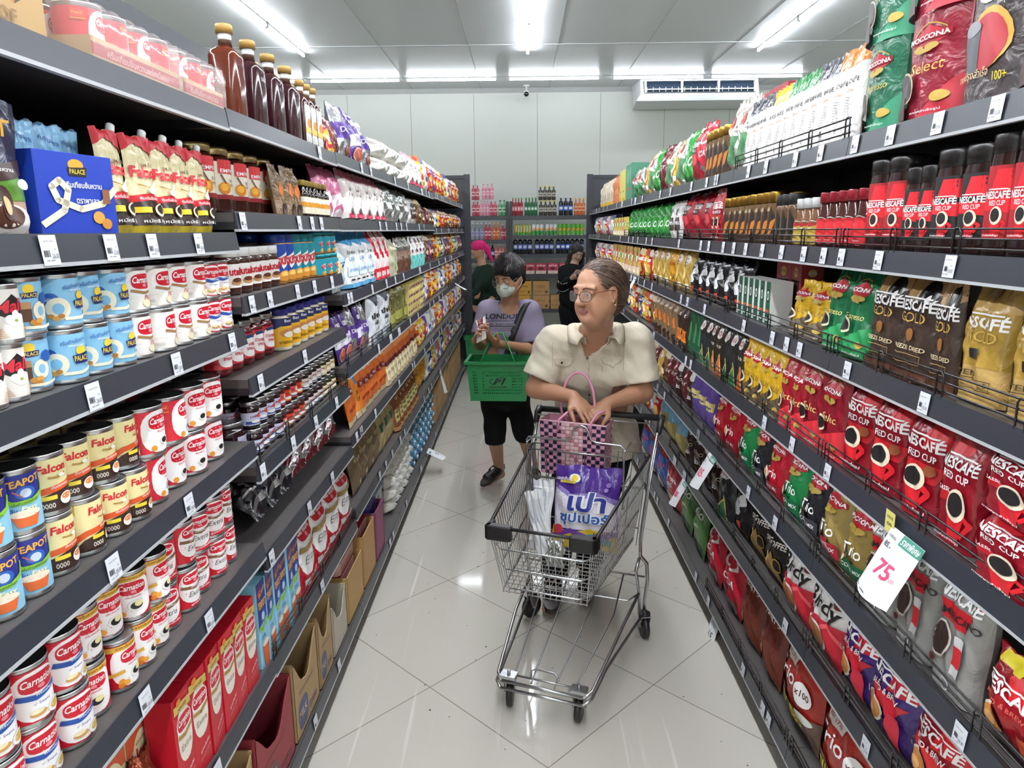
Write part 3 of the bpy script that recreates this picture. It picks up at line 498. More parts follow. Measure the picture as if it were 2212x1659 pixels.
PR['orange_bag'] = pouch(.11, .23, .05, 'c8682c', [R(0, 0, 1, .1, ('c4b48a', 's')), R(.1, .5, .9, .62, ('6a1c1c', 's')), T('น้ำตาล', .5, .56, .5, .06, WH), T('BEST BROWN', .5, .8, .7, .05, ('f4e0c0', 's')), T('ธรรมชาติ', .5, .3, .6, .08, ('8a1c1c', 's')), ('B', [(.1, 1), (.3, .8), (.5, 1)], .05, ('e8dcc8', 'f'))], kind='pillow', seed=17)
PR['orange_bag2'] = pouch(.1, .24, .045, 'd88434', [R(.3, .62, .7, .96, ('3a78b4', 's')), T('PALM\nSUGAR', .5, .4, .5, .2, ('4a2c10', 's')), R(0, 0, 1, .12, ('cfc0a0', 's'))], kind='pillow', seed=18)
PR['striped_bag'] = pouch(.1, .21, .045, 'c9b890', [R(0, .74, 1, 1, ('c87838', 's')), R(0, .5, 1, .74, ('b85c2c', 's')), R(0, .46, 1, .56, ('4a1620', 's')), R(.1, .12, .9, .4, ('ddd0ac', 's')), T('OAT', .5, .3, .4, .08, ('6a5a3c', 's'))], kind='brick', seed=19)
PR['rice_bag'] = pouch(.14, .22, .06, '75634c', [R(.2, .55, .8, .62, ('a8946c', 's')), ('B', [(.15, .9), (.6, .2)], .03, ('c8b890', 'F')), E(.7, .12, .16, .07, ('e0cfa8', 's'))], kind='pillow', seed=20, crump=1.6)
PR['tan_bag'] = pouch(.13, .22, .05, 'a8966a', [R(.25, .42, .65, .6, ('1c5a44', 's')), E(.6, .2, .16, .12, ('d9b84c', 's')), T('RICE', .5, .8, .5, .08, ('6a5a34', 's'))], kind='pillow', seed=21)
PR['pancake_bag'] = pouch(.12, .2, .05, '8a5436', [R(.1, .2, .9, .5, ('c9b070', 's'))]+[E(.5, .24+.07*k, .36, .035, ('5f6a30' if k % 2 else 'd8cc90', 's')) for k in range(4)]+[T('ธัญพืช', .5, .75, .5, .08, ('e8d8b8', 's')), R(0, 0, 1, .1, ('b88858', 's'))], kind='brick', seed=22)
PR['gold_snack'] = pouch(.15, .2, .07, 'd99c2c', [T('สแน็ค', .5, .6, .6, .12, ('b8501c', 's')), ('B', [(.1, .3), (.5, .2), (.9, .35)], .05, ('f4d070', 'F'))], kind='pillow', seed=23, crump=1.8)
PR['maroon_foil'] = pouch(.16, .26, .05, '5a1420', [('P', [(0, .45), (1, .55), (1, .95), (0, .9)], ('3a0c14', 's')), T('SOYBEAN', .5, .75, .7, .09, ('b86a5c', 's')), ('B', [(.05, .1), (.5, .22), (.95, .08)], .1, ('a8a4a4', 'F')), ('B', [(.1, .3), (.6, .36), (.9, .26)], .04, ('8c8486', 'F'))], kind='pillow', fin='f', seed=24, crump=3)
PR['black_foil'] = pouch(.15, .24, .045, '16171f', [R(.1, .6, .9, .95, ('1e2540', 's')), T('BLACK BEAN', .5, .8, .6, .07, ('6a789a', 's')), ('B', [(.05, .1), (.5, .22), (.95, .12)], .08, ('9a9a9c', 'F')), ('B', [(.1, .36), (.9, .3)], .03, ('b8b8ba', 'F'))], kind='pillow', fin='f', seed=25, crump=3)
PR['carn_pouch'] = pouch(.12, .21, .05, 'bf1a2c', [se(.5, .62, .46, .42, WH, 2.4)]+carn(.5, .84, .72, .24)+[('B', [(.08, .64), (.5, .6), (.92, .66)], .08, ('8a7040', 's')), T('Extra', .54, .46, .6, .12, ('6a6462', 's'), .3, 0), T('สูตรเข้มข้น', .56, .18, .6, .06, WH, 0, .02, .1), R(.1, .12, .28, .22, ('d8d8d6', 's'))], kind='brick', seed=26, crump=.5)
PR['copper_foil'] = pouch(.12, .17, .06, 'a85a40', [('B', [(.1, .8), (.5, .5), (.9, .9)], .06, ('d89878', 'F'))], kind='pillow', fin='F', seed=27, crump=3)
PR['flour_bag'] = pouch(.16, .1, .11, 'e4e2da', [R(.2, .3, .8, .7, ('d6d8d4', 's'))], kind='pillow', fin='f', seed=28, crump=1)
PR['blue_flour'] = pouch(.16, .1, .11, 'c8d4d8', [R(.1, .2, .9, .8, ('3c7ca4', 's')), R(.3, .35, .7, .65, ('e4eaec', 's')), R(.4, .45, .6, .55, ('1c3c7c', 's'))], kind='pillow', fin='f', seed=29)
# cartons, left
PR['palace_box'] = carton(.135, .135, .06, '1f3fae', [E(.5, .86, .1, .07, ('e8a83c', 's')), ('P', [(.38, .82), (.64, .84), (.62, .72), (.4, .72)], BK), T('PALACE', .51, .78, .2, .06, ('f0d24a', 's')), T('ครีมเทียมข้นหวาน', .56, .62, .5, .08, WH, 0, .02), T('ตราพาเลซ', .6, .42, .3, .06, WH), ('B', [(0, .12), (.28, .3), (.36, .55), (.26, .66), (.16, .58), (.22, .42), (.5, .32), (.8, .4), (1, .6)], .08, CR_), E(.72, .22, .08, .08, ('d9a04c', 's')), E(.82, .14, .07, .07, ('c98a3a', 's')), R(.8, .4, .9, .58, ('8a5a3c', 's'))])
PR['falcon_box'] = carton(.115, .16, .06, 'd9cfa0', [('P', [(0, 1), (1, 1), (1, .84), (0, .8)], ('d05a38', 's')), se(.56, .66, .36, .3, ('e8deb4', 's'), 2), T('falcon', .5, .72, .82, .16, ('cf2030', 's'), 0, .04), T('นกเหยี่ยว', .55, .86, .4, .05, ('8a5a34', 's')), ('P', [(.5, .5), (.62, .62), (.8, .66), (.66, .52), (.6, .44)], WH), ('P', [(0, .3), (1, .52), (1, .4), (0, .14)], ('d8603c', 's')), T('Extra', .5, .36, .5, .1, ('5a2a1c', 's'), .2), R(.5, .12, .8, .2, BK)])
PR['carn_carton'] = carton(.07, .235, .062, 'bb1528', [se(.56, .6, .44, .26, ('efe8dc', 's'), 2.4)]+carn(.56, .72, .8, .15)+[('B', [(.14, .62), (.56, .59), (.98, .63)], .035, ('a8863c', 's')), T('Extra', .56, .5, .6, .06, ('8a8270', 's'), .3, 0), ('P', [(0, .86), (1, .82), (1, .9), (0, .94)], ('c9b45c', 's')), T('NEW SIZE', .5, .87, .5, .03, ('7a1a10', 's')), E(.3, .94, .14, .03, ('d8862c', 's')), T('สูตรเข้มข้น', .56, .24, .56, .035, WH, 0, .01, .1), T('น้ำหนักสุทธิ 1 กิโลกรัม', .56, .17, .6, .02, ('e8b0b0', 's'), 0, .01, .1)])
PR['teapot_carton'] = carton(.066, .225, .06, '8fcbe6', [('P', [(0, 1), (1, 1), (1, .56), (0, .5)], ('232a7a', 's')), ('P', [(.1, .88), (.5, .94), (.3, .8)], ('c81c2c', 's')), T('ใหม่ รสเข้ม', .6, .88, .7, .06, ('f0b23c', 's'), 0, .03, .1), T('TEAPOT', .5, .74, .84, .09, ('f0b23c', 's'), 0, .03), E(.55, .6, .3, .07, ('2c62b4', 's')), E(.55, .6, .16, .045, ('c8d4e8', 's')), ('B', [(0, .5), (.4, .46), (1, .54)], .05, ('86c23c', 's')), T('นัวลื่น', .4, .38, .5, .05, ('20346c', 's')), ('P', [(.2, .28), (.95, .28), (.85, .03), (.35, .03)], ('d8622c', 's')), E(.57, .29, .38, .035, ('f6e4cc', 's'))])
PR['yellow_pack'] = carton(.1, .055, .09, 'd8c878', [R(0, .3, 1, .62, ('6a2c5a', 's')), T('BAR', .5, .46, .4, .2, ('f0e8c8', 's')), E(.2, .46, .08, .12, ('c8502c', 's'))])
def plain_carton(w, h, d, t='AJI', c='b08e5e', ink='6a4c2c', side=1): return carton(w, h, d, c, [T(t, .5, .62, .5, .14, (ink, 's')), R(.1, .2, .5, .22, (ink, 's')), R(.1, .27, .6, .29, (ink, 's')), R(.75, .12, .9, .3, (ink, 's')), R(.0, .49, 1, .5, ('98784c', 's'))], side=[T(t, .5, .6, .5, .12, (ink, 's')), R(.2, .2, .8, .24, (ink, 's'))], fin='m')
# coffee rack
def nesbag(base, mid, sub, items=(), **k): return pouch(base=base, items=[('P', [(.5, .62), (1, .66), (1, .9), (.6, .9)], mid), ('P', [(.05, .5), (1, .5), (.9, .34), (.1, .38)], mid)]+nes(.5, .68, .9, .12)+[T(sub, .55, .56, .66, .06, WH)]+list(items), **k)
PR['redcup_bag'] = nesbag('8c1424', ('c81c28', 's'), 'RED CUP', cup(.5, .36, .24, .1)+[E(.8, .46, .1, .05, ('8a4a2c', 's')), T('กาแฟสำเร็จรูป', .5, .08, .7, .04, WH)], w=.115, h=.23, d=.06, kind='brick', seed=40, crump=.7)
PR['redcup_box'] = pouch(.15, .21, .07, '8a1222', [E(.4, .88, .24, .07, ('c81c28', 's')), ('P', [(0, .46), (.6, .5), (.5, .4), (0, .38)], ('b81824', 's'))]+nes(.5, .76, .84, .12)+[T('RED CUP', .5, .64, .6, .07, WH), T('CLASSIC', .25, .5, .3, .04, WH)]+cup(.62, .4, .2, .13)+[T('กาแฟผงสำเร็จรูป', .5, .08, .6, .04, WH)], kind='brick', seed=41, crump=.5)
PR['gold_bag'] = pouch(.12, .24, .055, 'b8985a', [R(0, .3, 1, .74, ('a8883c', 'f'))]+nes(.5, .66, .9, .12)+[T('GOLD', .56, .54, .6, .09, ('d8b85c', 's'), 0, .0), E(.5, .92, .12, .08, ('8a7450', 's')), R(.42, .36, .58, .44, BK), T('INTENSE', .4, .24, .5, .045, ('3a2c14', 's')), T('5', .82, .17, .06, .04, BK), ('B', [(.1, .2), (.9, .2), (.9, .12), (.1, .12)], .006, BK)], kind='brick', seed=42, crump=1.2)
PR['gold_dark_bag'] = pouch(.135, .24, .055, '3a2c26', [('P', [(0, 1), (1, 1), (1, .82), (.6, .72), (0, .8)], ('a07c50', 'f')), E(.7, .82, .22, .12, ('141210', 'g')), E(.78, .76, .05, .04, WH)]+nes(.5, .7, .92, .12)+[T('GOLD', .5, .58, .66, .09, ('c8a04c', 's'), 0, .0), E(.5, .42, .06, .06, ('8a5a2c', 's')), T('FREEZE DRIED', .5, .3, .8, .04, ('d8c8a0', 's')), ('B', [(.15, .24), (.85, .24), (.85, .16), (.15, .16)], .006, ('b8985a', 's')), R(.02, .0, .98, .1, ('5a3424', 's'))]+[E(.05+.045*i, .02+.03*(i % 3), .02, .012, ('3a1e12', 's')) for i in range(20)], kind='brick', seed=43, crump=.8)
def mocbag(base, tip, word, wc=('e4d080', 's'), w=.095, h=.22, low=None, seed=44, **k):
    return pouch(w, h, .05, base, moc(.5, .76, .8, .2)+[T(word, .56, .45, .6, .09, wc, .25, .0), ('P', [(0, .16), (1, .36), (1, 0), (0, 0)], low or tip), E(.2, .36, .2, .1, ('e8dcc0', 's')), E(.2, .36, .15, .075, BK), E(.8, .16, .12, .04, ('c8a84c', 's')), T('กาแฟสำเร็จรูป', .6, .05, .6, .03, WH)], kind='brick', seed=seed, **k)
PR['moc_green'] = mocbag('1d6e46', ('2a9a58', 's'), 'Espresso'); PR['moc_yellow'] = mocbag('d9b02c', None, 'Trio Gold', ('5a3c10', 's'), low=('5a4a34', 's'), seed=45)
PR['moc_redb'] = mocbag('a01c2c', ('d8303c', 's'), 'Select', seed=46); PR['moc_redbig'] = mocbag('8c1628', ('d8303c', 's'), 'Select', w=.13, h=.23, seed=47)
PR['moc_dark'] = pouch(.11, .23, .05, '2c2622', [E(.5, .8, .3, .1, ('e4e0dc', 's')), T('MOCCONA', .5, .8, .5, .08, ('a01c2c', 's')), T('ROYAL GOLD', .5, .56, .6, .05, ('e8e0d0', 's')), ('P', [(.1, 0), (.7, .42), (.9, 0)], ('c85a24', 's')), ('B', [(.1, 0), (.66, .42), (.9, 0)], .03, ('d8b46c', 's')), E(.6, .14, .14, .06, ('e8c45c', 's'))], kind='brick', seed=48)
PR['moc_darkg'] = pouch(.11, .23, .05, '25282a', [E(.5, .8, .3, .1, ('e4e0dc', 's')), T('MOCCONA', .5, .8, .5, .08, ('a01c2c', 's')), ('P', [(.1, 0), (.7, .42), (.9, 0)], ('2a7a48', 's')), ('B', [(.1, 0), (.66, .42), (.9, 0)], .03, ('d8b46c', 's'))], kind='brick', seed=49)
def trio(base, lo, seed): return pouch(.125, .22, .06, base, moc(.5, .78, .8, .22)+[T('Trio', .5, .42, .5, .14, WH, .2, .01), R(.1, .1, .9, .28, (lo, 's')), T('COFFEE MIX', .5, .2, .6, .05, WH), E(.14, .34, .14, .12, ('e8dcc8', 's')), E(.14, .36, .1, .07, ('c89058', 's'))], kind='pillow', seed=seed)
PR['trio_red'] = trio('b81c30', '8c1424', 50); PR['trio_green'] = trio('218a4c', '14603a', 51); PR['trio_black'] = trio('23252b', '34363c', 52); PR['trio_gold'] = trio('93804a', 'a82034', 53); PR['trio_gold2'] = trio('8d7a42', '14603a', 54)
PR['americano'] = pouch(.135, .24, .06, '8f8e8c', [('P', [(.5, .84), (1, .78), (1, .98), (.55, 1)], ('c41c28', 's')), ('P', [(.1, .72), (.8, .72), (.7, .56), (.2, .58)], ('c41c28', 's'))]+nes(.5, .8, .86, .12)+[T('AMERICANO', .55, .64, .8, .06, BK, 0, .02), E(.28, .4, .2, .16, ('c8beb4', 's')), E(.28, .4, .17, .14, ('2a1a16', 's')), R(.6, .2, .78, .52, ('c8c8c8', 's')), R(.6, .28, .78, .44, ('c41c28', 's')), E(.55, .1, .1, .05, WH), E(.55, .1, .08, .04, ('8f8e8c', 's')), E(.24, .22, .05, .03, ('4a1c18', 's'))], kind='brick', seed=55)
def nesmix(base, red, sub, seed): return pouch(.17, .2, .07, base, [('P', [(.5, .58), (1, .66), (1, .96), (.6, .92)], red), ('P', [(.05, .56), (.9, .54), (.7, .34), (.2, .4)], red)]+nes(.5, .7, .9, .14)+[T('BLEND & BREW', .5, .56, .6, .06, WH), E(.3, .3, .2, .16, ('e8dcc8', 's')), E(.3, .3, .17, .135, ('c8843c', 's')), E(.3, .3, .09, .07, ('e0a868', 's')), R(.68, .06, .84, .4, (sub, 's')), T('50', .1, .4, .12, .1, WH), E(.56, .24, .06, .06, ('3a1c14', 's'))], kind='pillow', seed=seed, crump=1.2)
PR['nes_purple'] = nesmix('3c2470', ('c81c30', 's'), 'b82438', 56); PR['nes_redmix'] = nesmix('8e1520', ('d02028', 's'), 'e0a04c', 57)
PR['nes_redmix_y'] = pouch(.19, .2, .09, '95161f', [('P', [(.4, .86), (.8, .98), (1, .8), (1, .6), (.5, .64)], ('d82028', 's')), R(.12, .88, .5, .99, ('f0e030', 's'))]+nes(.45, .7, .84, .15)+[T('BLEND & BREW', .45, .56, .6, .05, ('c86050', 's')), E(.3, .3, .18, .17, ('e8dcc8', 's')), E(.3, .3, .15, .14, ('c8843c', 's')), E(.3, .3, .08, .08, ('e0a868', 's')), R(.7, .05, .88, .4, ('c8502c', 's')), E(.55, .26, .06, .06, ('3a1c14', 's'))], kind='pillow', seed=58)
PR['birdy'] = pouch(.14, .2, .06, 'efeded', [('P', [(0, 1), (1, 1), (1, .9), (.5, .86), (0, .94)], ('b81c34', 's')), T('รสนุ่มเข้ม AJI', .5, .93, .8, .06, WH), T('Birdy', .5, .6, .86, .26, WH, .1, .08), T('Birdy', .5, .6, .86, .26, BK, .1, .02), ('P', [(0, .4), (1, .5), (1, 0), (0, 0)], ('c41f34', 's')), ('B', [(.5, .3), (.75, .44), (1, .3)], .05, ('ec5a64', 's')), E(.36, .18, .3, .2, WH), E(.36, .18, .26, .17, ('a8683c', 's')), E(.85, .78, .1, .06, ('5a2a1c', 's'))], kind='pillow', seed=59)
PR['blackgold'] = pouch(.15, .22, .07, '1e1a18', [T('KHAO SHONG', .5, .78, .7, .07, ('b8985a', 's')), T('STRONG COFFEE', .5, .56, .8, .09, ('e8e4dc', 's'), 0, .02), ('P', [(.1, 0), (.5, .4), (.9, 0)], ('a8864c', 's')), ('B', [(.2, .1), (.4, .36), (.5, .1)], .05, ('e8c888', 's')), E(.74, .26, .14, .1, ('c8a04c', 's')), E(.74, .26, .11, .08, ('1e1a18', 's'))], kind='pillow', seed=60, crump=1.5)
PR['dark_brown'] = pouch(.13, .22, .06, '2e1a16', [E(.5, .8, .34, .12, ('e4e0dc', 's')), T('ROSSO', .5, .3, .5, .08, WH), T('ESSENSO', .5, .5, .66, .07, ('d8c8b0', 's'))], kind='pillow', seed=61, crump=1.5)
PR['trio100'] = pouch(.19, .25, .1, 'a8281e', [T('MOCCONA', .4, .9, .7, .1, WH, 0, .03), ('P', [(.12, .82), (.55, .84), (.5, .68), (.2, .68)], ('d8d4cc', 's')), T('EST 1755', .34, .74, .26, .04, ('a8281e', 's')), T('Trio', .32, .56, .5, .16, WH, .15, .01), E(.76, .52, .14, .12, WH), T('x100', .76, .53, .2, .07, ('5a1c1c', 's')), ('P', [(0, .34), (.5, .26), (1, .36), (1, 0), (0, 0)], ('6a5448', 'f')), T('แถม 5 ซอง', .4, .2, .7, .16, ('ecd030', 's'), 0, .04), E(.8, .3, .14, .05, ('e0e6e0', 's'))], kind='pillow', seed=62)
PR['choc_bag'] = pouch(.15, .25, .07, '6e2a1c', [R(.1, .5, .9, .7, ('5a1c14', 's')), T('GELATO', .5, .8, .7, .09, ('e4d8cc', 's')), ('B', [(.2, .0), (.4, .4), (.6, .0)], .1, ('a86a3c', 's'))], kind='pillow', seed=63)
PR['red_cocoa'] = pouch(.15, .22, .07, 'b81f34', [E(.5, .72, .3, .12, ('e8e0dc', 's')), E(.5, .72, .2, .08, ('b81f34', 's')), T('COCOA', .5, .45, .6, .1, WH), ('B', [(.2, .3), (.6, .2), (.9, .1)], .08, ('8a7a7c', 'F'))], kind='pillow', seed=64, crump=1.8)
PR['green_malt'] = pouch(.14, .24, .06, '47743a', [T('MILO', .5, .7, .6, .12, WH, .1, .02), R(.1, .1, .9, .2, ('2c5a24', 's')), T('malt', .5, .5, .4, .08, ('c8d8b0', 's'))], kind='pillow', seed=65)
PR['bluered_bag'] = pouch(.12, .2, .06, '2c4f9e', [R(.1, .85, .9, 1, ('b82430', 's')), T('Dream\nCity', .5, .6, .7, .26, ('d8303c', 's')), E(.5, .2, .3, .14, ('d8c8b0', 's'))], kind='pillow', seed=66)
PR['red_dream'] = pouch(.13, .22, .06, 'a4243a', [T('Dream\nSeed', .5, .6, .7, .26, WH), E(.5, .2, .3, .14, ('d8c8b0', 's'))], kind='pillow', seed=67)
PR['lblue_bag'] = pouch(.12, .22, .06, '7fb6d8', [T('kk', .6, .75, .2, .1, ('1c3a7c', 's')), ('P', [(0, .4), (1, .5), (1, 0), (0, 0)], ('a89c5a', 's'))], kind='pillow', seed=68)
PR['purple_pack'] = pouch(.09, .2, .06, '5b4690', [R(.1, .45, .9, .62, ('c8bc7a', 's')), R(.2, .5, .8, .53, ('4a3a60', 's'))], kind='pillow', seed=69)
PR['maroon_pack'] = pouch(.12, .2, .07, '5c2226', [('B', [(.2, .9), (.3, .1)], .06, ('8a5a5a', 'F')), ('B', [(.6, .9), (.5, .1)], .06, ('a87c7c', 'F')), T('BERRY', .5, .5, .6, .08, ('e0d0c8', 's'))], kind='pillow', seed=70, crump=1.5)
def bonbag(top, seed): return pouch(.1, .24, .05, 'eceae8', [('P', [(0, 1), (1, 1), (1, .8), (.5, .77), (0, .8)], (top, 'f')), T('BONCAFE', .5, .62, .7, .05, BK, 0, .01), T('MORNING', .4, .52, .5, .025, ('b8762c', 's')), ('B', [(.6, .4), (.45, .34), (.55, .3)], .008, ('6a6a6a', 's')), T('&', .45, .14, .1, .07, BK)]+[R(.35, .44-.03*k, .6-.03*(k % 2), .45-.03*k, ('9a9a9a', 's')) for k in range(8)], kind='brick', seed=seed, crump=.8)
for nm, c, sd in (('bon_orange', 'e0701c', 71), ('bon_black', '3c4048', 72), ('bon_green', '1f7a3c', 73), ('bon_yellow', 'd9b418', 74)): PR[nm] = bonbag(c, sd)
def mocbox(c, hi, word): return pouch(.17, .235, .07, c, moc(.54, .78, .66, .2)+[T(word, .6, .5, .5, .1, ('d8b85c', 's'), .25, 0), ('P', [(.5, 0), (1, .4), (1, 0)], (hi, 's')), E(.24, .34, .2, .16, ('c8b8a0', 's')), E(.24, .34, .17, .14, ('3c3436', 's')), ('P', [(0, .18), (.3, .26), (.34, .04), (0, .02)], ('4c3c3c', 's')), E(.82, .2, .1, .05, ('c8a84c', 's')), T('กาแฟสำเร็จรูป', .66, .08, .4, .03, WH)], kind='none', seed=75, crump=.4)
PR['mocbox_green'] = mocbox('2a6a50', '3c9a74', 'Espresso'); PR['mocbox_red'] = mocbox('8e2436', 'c43040', 'Select')
PR['super_box'] = pouch(.2, .3, .07, '4a4446', [('P', [(0, 1), (.24, 1), (.2, .5), (0, .46)], ('8e2436', 's')), E(.56, .8, .26, .15, ('d8dcd4', 's')), E(.56, .8, .22, .125, ('e8eae4', 's')), T('SUPER', .56, .8, .4, .1, ('b81c3c', 's'), 0, .04, .1), E(.62, .42, .3, .2, ('d8a850', 's')), E(.6, .4, .27, .18, ('b0323c', 's')), ('P', [(.2, .5), (.52, .52), (.5, .22), (.28, .22)], ('50545a', 's')), E(.36, .51, .16, .05, ('8a8e94', 's')), T('กาแฟปรุงสำเร็จ', .4, .2, .6, .08, ('d8b88a', 's'), .2), T('100+', .84, .16, .14, .06, ('e8d030', 's')), T('ตราซุปเปอร์', .85, .62, .22, .04, WH)], kind='none', seed=76, crump=.4)
PR['window_box'] = carton(.13, .2, .08, '9c2030', [R(.15, .1, .85, .72, ('4a3c3a', 'c')), E(.5, .84, .2, .08, ('d8b85c', 's')), T('MOCCONA', .5, .84, .34, .06, ('8e1424', 's')), R(.1, .06, .9, .2, ('6a1a24', 's'))]+[E(.15+.1*i, .2, .05, .02, WH) for i in range(8)], side=[E(.5, .84, .2, .06, ('d8b85c', 's')), T('MOCCONA', .5, .84, .36, .05, WH), T('Select', .5, .66, .4, .07, ('d8b85c', 's')), T('อิ่มรสกาแฟ', .5, .52, .5, .04, WH), R(.2, .3, .36, .36, WH), R(.56, .28, .8, .38, WH)])
PR['star_box'] = carton(.055, .13, .07, 'e9ebe8', [R(.3, 0, 1, 1, ('1c5a46', 's')), E(.65, .68, .24, .16, ('14201c', 's')), E(.65, .68, .17, .11, ('dfe8e2', 's')), E(.65, .68, .1, .07, ('1c5a46', 's')), R(.38, .3, .92, .36, ('c8602c', 's')), R(.45, .1, .85, .13, WH)])
PR['black_bag'] = pouch(.12, .2, .06, '1d1b1e', [R(.2, .3, .5, .56, ('c8ccd0', 's')), ('B', [(.1, .8), (.5, .7), (.9, .85)], .04, ('7a7c80', 'F')), E(.6, .14, .14, .08, ('c8402c', 's')), E(.7, .6, .16, .1, ('d8d8d8', 's'))], kind='pillow', seed=77, crump=2)
PR['cereal_gold'] = pouch(.14, .23, .07, 'c8a652', [E(.5, .74, .3, .12, ('efe6d8', 's')), T('Super', .5, .76, .4, .08, ('8a2460', 's')), T('ธัญญาหาร', .5, .68, .4, .05, ('8a2460', 's')), ('B', [(.3, .95), (.55, .4), (.4, .05)], .12, ('d8c078', 'f')), R(.6, .1, .72, .2, WH)], kind='pillow', seed=78, crump=1.2)
PR['green_milo'] = pouch(.13, .21, .06, '2c8c3a', [('B', [(.2, .9), (.4, .3), (.7, .1)], .1, ('5cb45c', 's')), T('MILO', .6, .4, .4, .2, WH, 0, .02), R(.1, .04, .8, .12, ('1c5a2a', 's'))], kind='pillow', seed=79, crump=1.6)
PR['plastic_multi'] = pouch(.13, .22, .07, 'bdb6ae', [R(.2, .1, .8, .5, ('3c7a4c', 's')), ('B', [(.1, .9), (.6, .5), (.9, .8)], .06, ('e4e4e2', 'F')), E(.5, .7, .2, .1, ('b8483c', 's'))], kind='pillow', fin='F', seed=80, crump=2.4)
PR['choc_tall'] = pouch(.1, .23, .045, '7a6248', [T('COFFEE', .5, .8, .6, .06, ('e8dcc8', 's')), E(.5, .5, .3, .14, ('c8702c', 's')), ('P', [(.2, .2), (.8, .25), (.7, 0), (.2, 0)], ('2c1a14', 's'))], kind='brick', seed=81)
PR['deep_brown'] = pouch(.11, .23, .05, '33241e', [T('100%', .5, .78, .5, .07, WH), R(.1, .2, .9, .46, ('d8802c', 's')), E(.5, .33, .22, .09, ('b85c1c', 's')), E(.3, .1, .1, .05, WH)], kind='brick', seed=82)
PR['leaf_green'] = pouch(.09, .24, .05, '1f5438', [R(.3, .3, .7, .7, ('3c7a4c', 's'))], kind='stand', seed=83)
PR['bw_coffee'] = pouch(.11, .21, .05, 'd5d3d0', [E(.5, .7, .2, .1, BK), R(.2, .2, .8, .55, ('3a2c2a', 's')), T('COFFEE', .5, .4, .5, .08, WH)], kind='pillow', seed=84)
PR['nes_sq'] = pouch(.15, .23, .08, '8e1828', [('P', [(.2, .95), (.9, .98), (1, .5), (.5, .2), (.3, .5)], ('b41c2c', 's')), R(.3, .5, .72, .74, BK)]+nes(.5, .66, .5, .09)+[T('RED CUP', .52, .56, .3, .05, WH), ('P', [(.3, 1), (.8, 1), (.7, .88), (.4, .9)], ('e4e0e0', 'F'))], kind='pillow', seed=85, crump=1.3)
def gen(c1, c2, c3, seed, t='', kind='pillow', w=.12, h=.2): return pouch(w, h, .055, c1, [('P', [(0, 1), (1, 1), (1, .76), (0, .82)], (c2, 's')), E(.5, .36, .34, .18, (c3, 's')), E(.42, .34, .16, .1, (c2, 's')), R(.1, .04, .9, .1, (c3, 's'))]+([T(t, .5, .66, .8, .12, WH, 0, .03)] if t else []), kind=kind, seed=seed, crump=1.5)
PR['g_yellow'] = gen('e0bc2c', 'c83a24', 'f4e8b0', 90, 'CHIPS'); PR['g_red'] = gen('c42c34', 'e4e0d8', 'e8b03c', 91, 'ปลากรอบ'); PR['g_white'] = gen('e6e6e2', '3c5cae', 'c8ccd0', 92, ''); PR['g_blue'] = gen('2c4c9a', 'e0c040', 'e4e4e0', 93, 'ขนม')
PR['g_orange'] = gen('d8702c', 'f0d890', '8a2c1c', 94, 'SNACK'); PR['g_green'] = gen('4c9a44', 'e8e4d0', 'd8c040', 95, 'ถั่ว'); PR['g_purple'] = gen('6a4a96', 'e4dcec', 'b8504c', 96, ''); PR['g_brown'] = gen('7c5638', 'd8c4a0', '3c2418', 97, ''); PR['g_pink'] = gen('cf8494', 'f0e8e8', '9a3c4c', 98, ''); PR['g_silver'] = gen('b4b4b0', '8a8c90', 'd8d8d6', 99, '')
PR['stick'] = pouch(.035, .17, .02, 'c86a74', [R(0, 0, 1, .3, ('e8c0c0', 's')), R(.2, .5, .8, .7, WH)], kind='stand', seed=100); PR['stick_y'] = pouch(.035, .17, .02, 'c8bc5c', [R(0, 0, 1, .3, ('e4dcb0', 's')), R(.2, .5, .8, .7, ('5c8c3c', 's'))], kind='stand', seed=101)
PR['book_green'] = carton(.05, .26, .12, '4a8a70', [R(.2, .3, .8, .34, ('c8602c', 's')), R(.3, .5, .7, .9, ('6aaa8c', 's'))]); PR['box_cream'] = pouch(.07, .24, .06, 'd8ccb4', [R(0, 0, 1, .14, ('d8b02c', 's')), R(.3, .3, .7, .8, ('e4dcc8', 's'))], kind='brick', seed=102); PR['box_yellow'] = carton(.07, .22, .08, 'd8d070', [R(0, 0, 1, .12, ('d8b02c', 's')), R(.2, .3, .8, .34, ('8a8a4c', 's'))]); PR['box_orange'] = pouch(.07, .24, .06, 'c87850', [R(.2, .3, .8, .8, ('d89068', 's'))], kind='brick', seed=103)
# drink bottles on the far rack
def drink(body, labc, capc, h=.26, r=.032, lab2=None): return jar(r, h, body, capc, [R(-.6, .1, 1.6, .9, (labc, 's')), R(.2, .3, .8, .7, (lab2 or 'e8e8e8', 's'))], lid_h=.02, neck=.4, sh=.68, lab=(.22, .55))
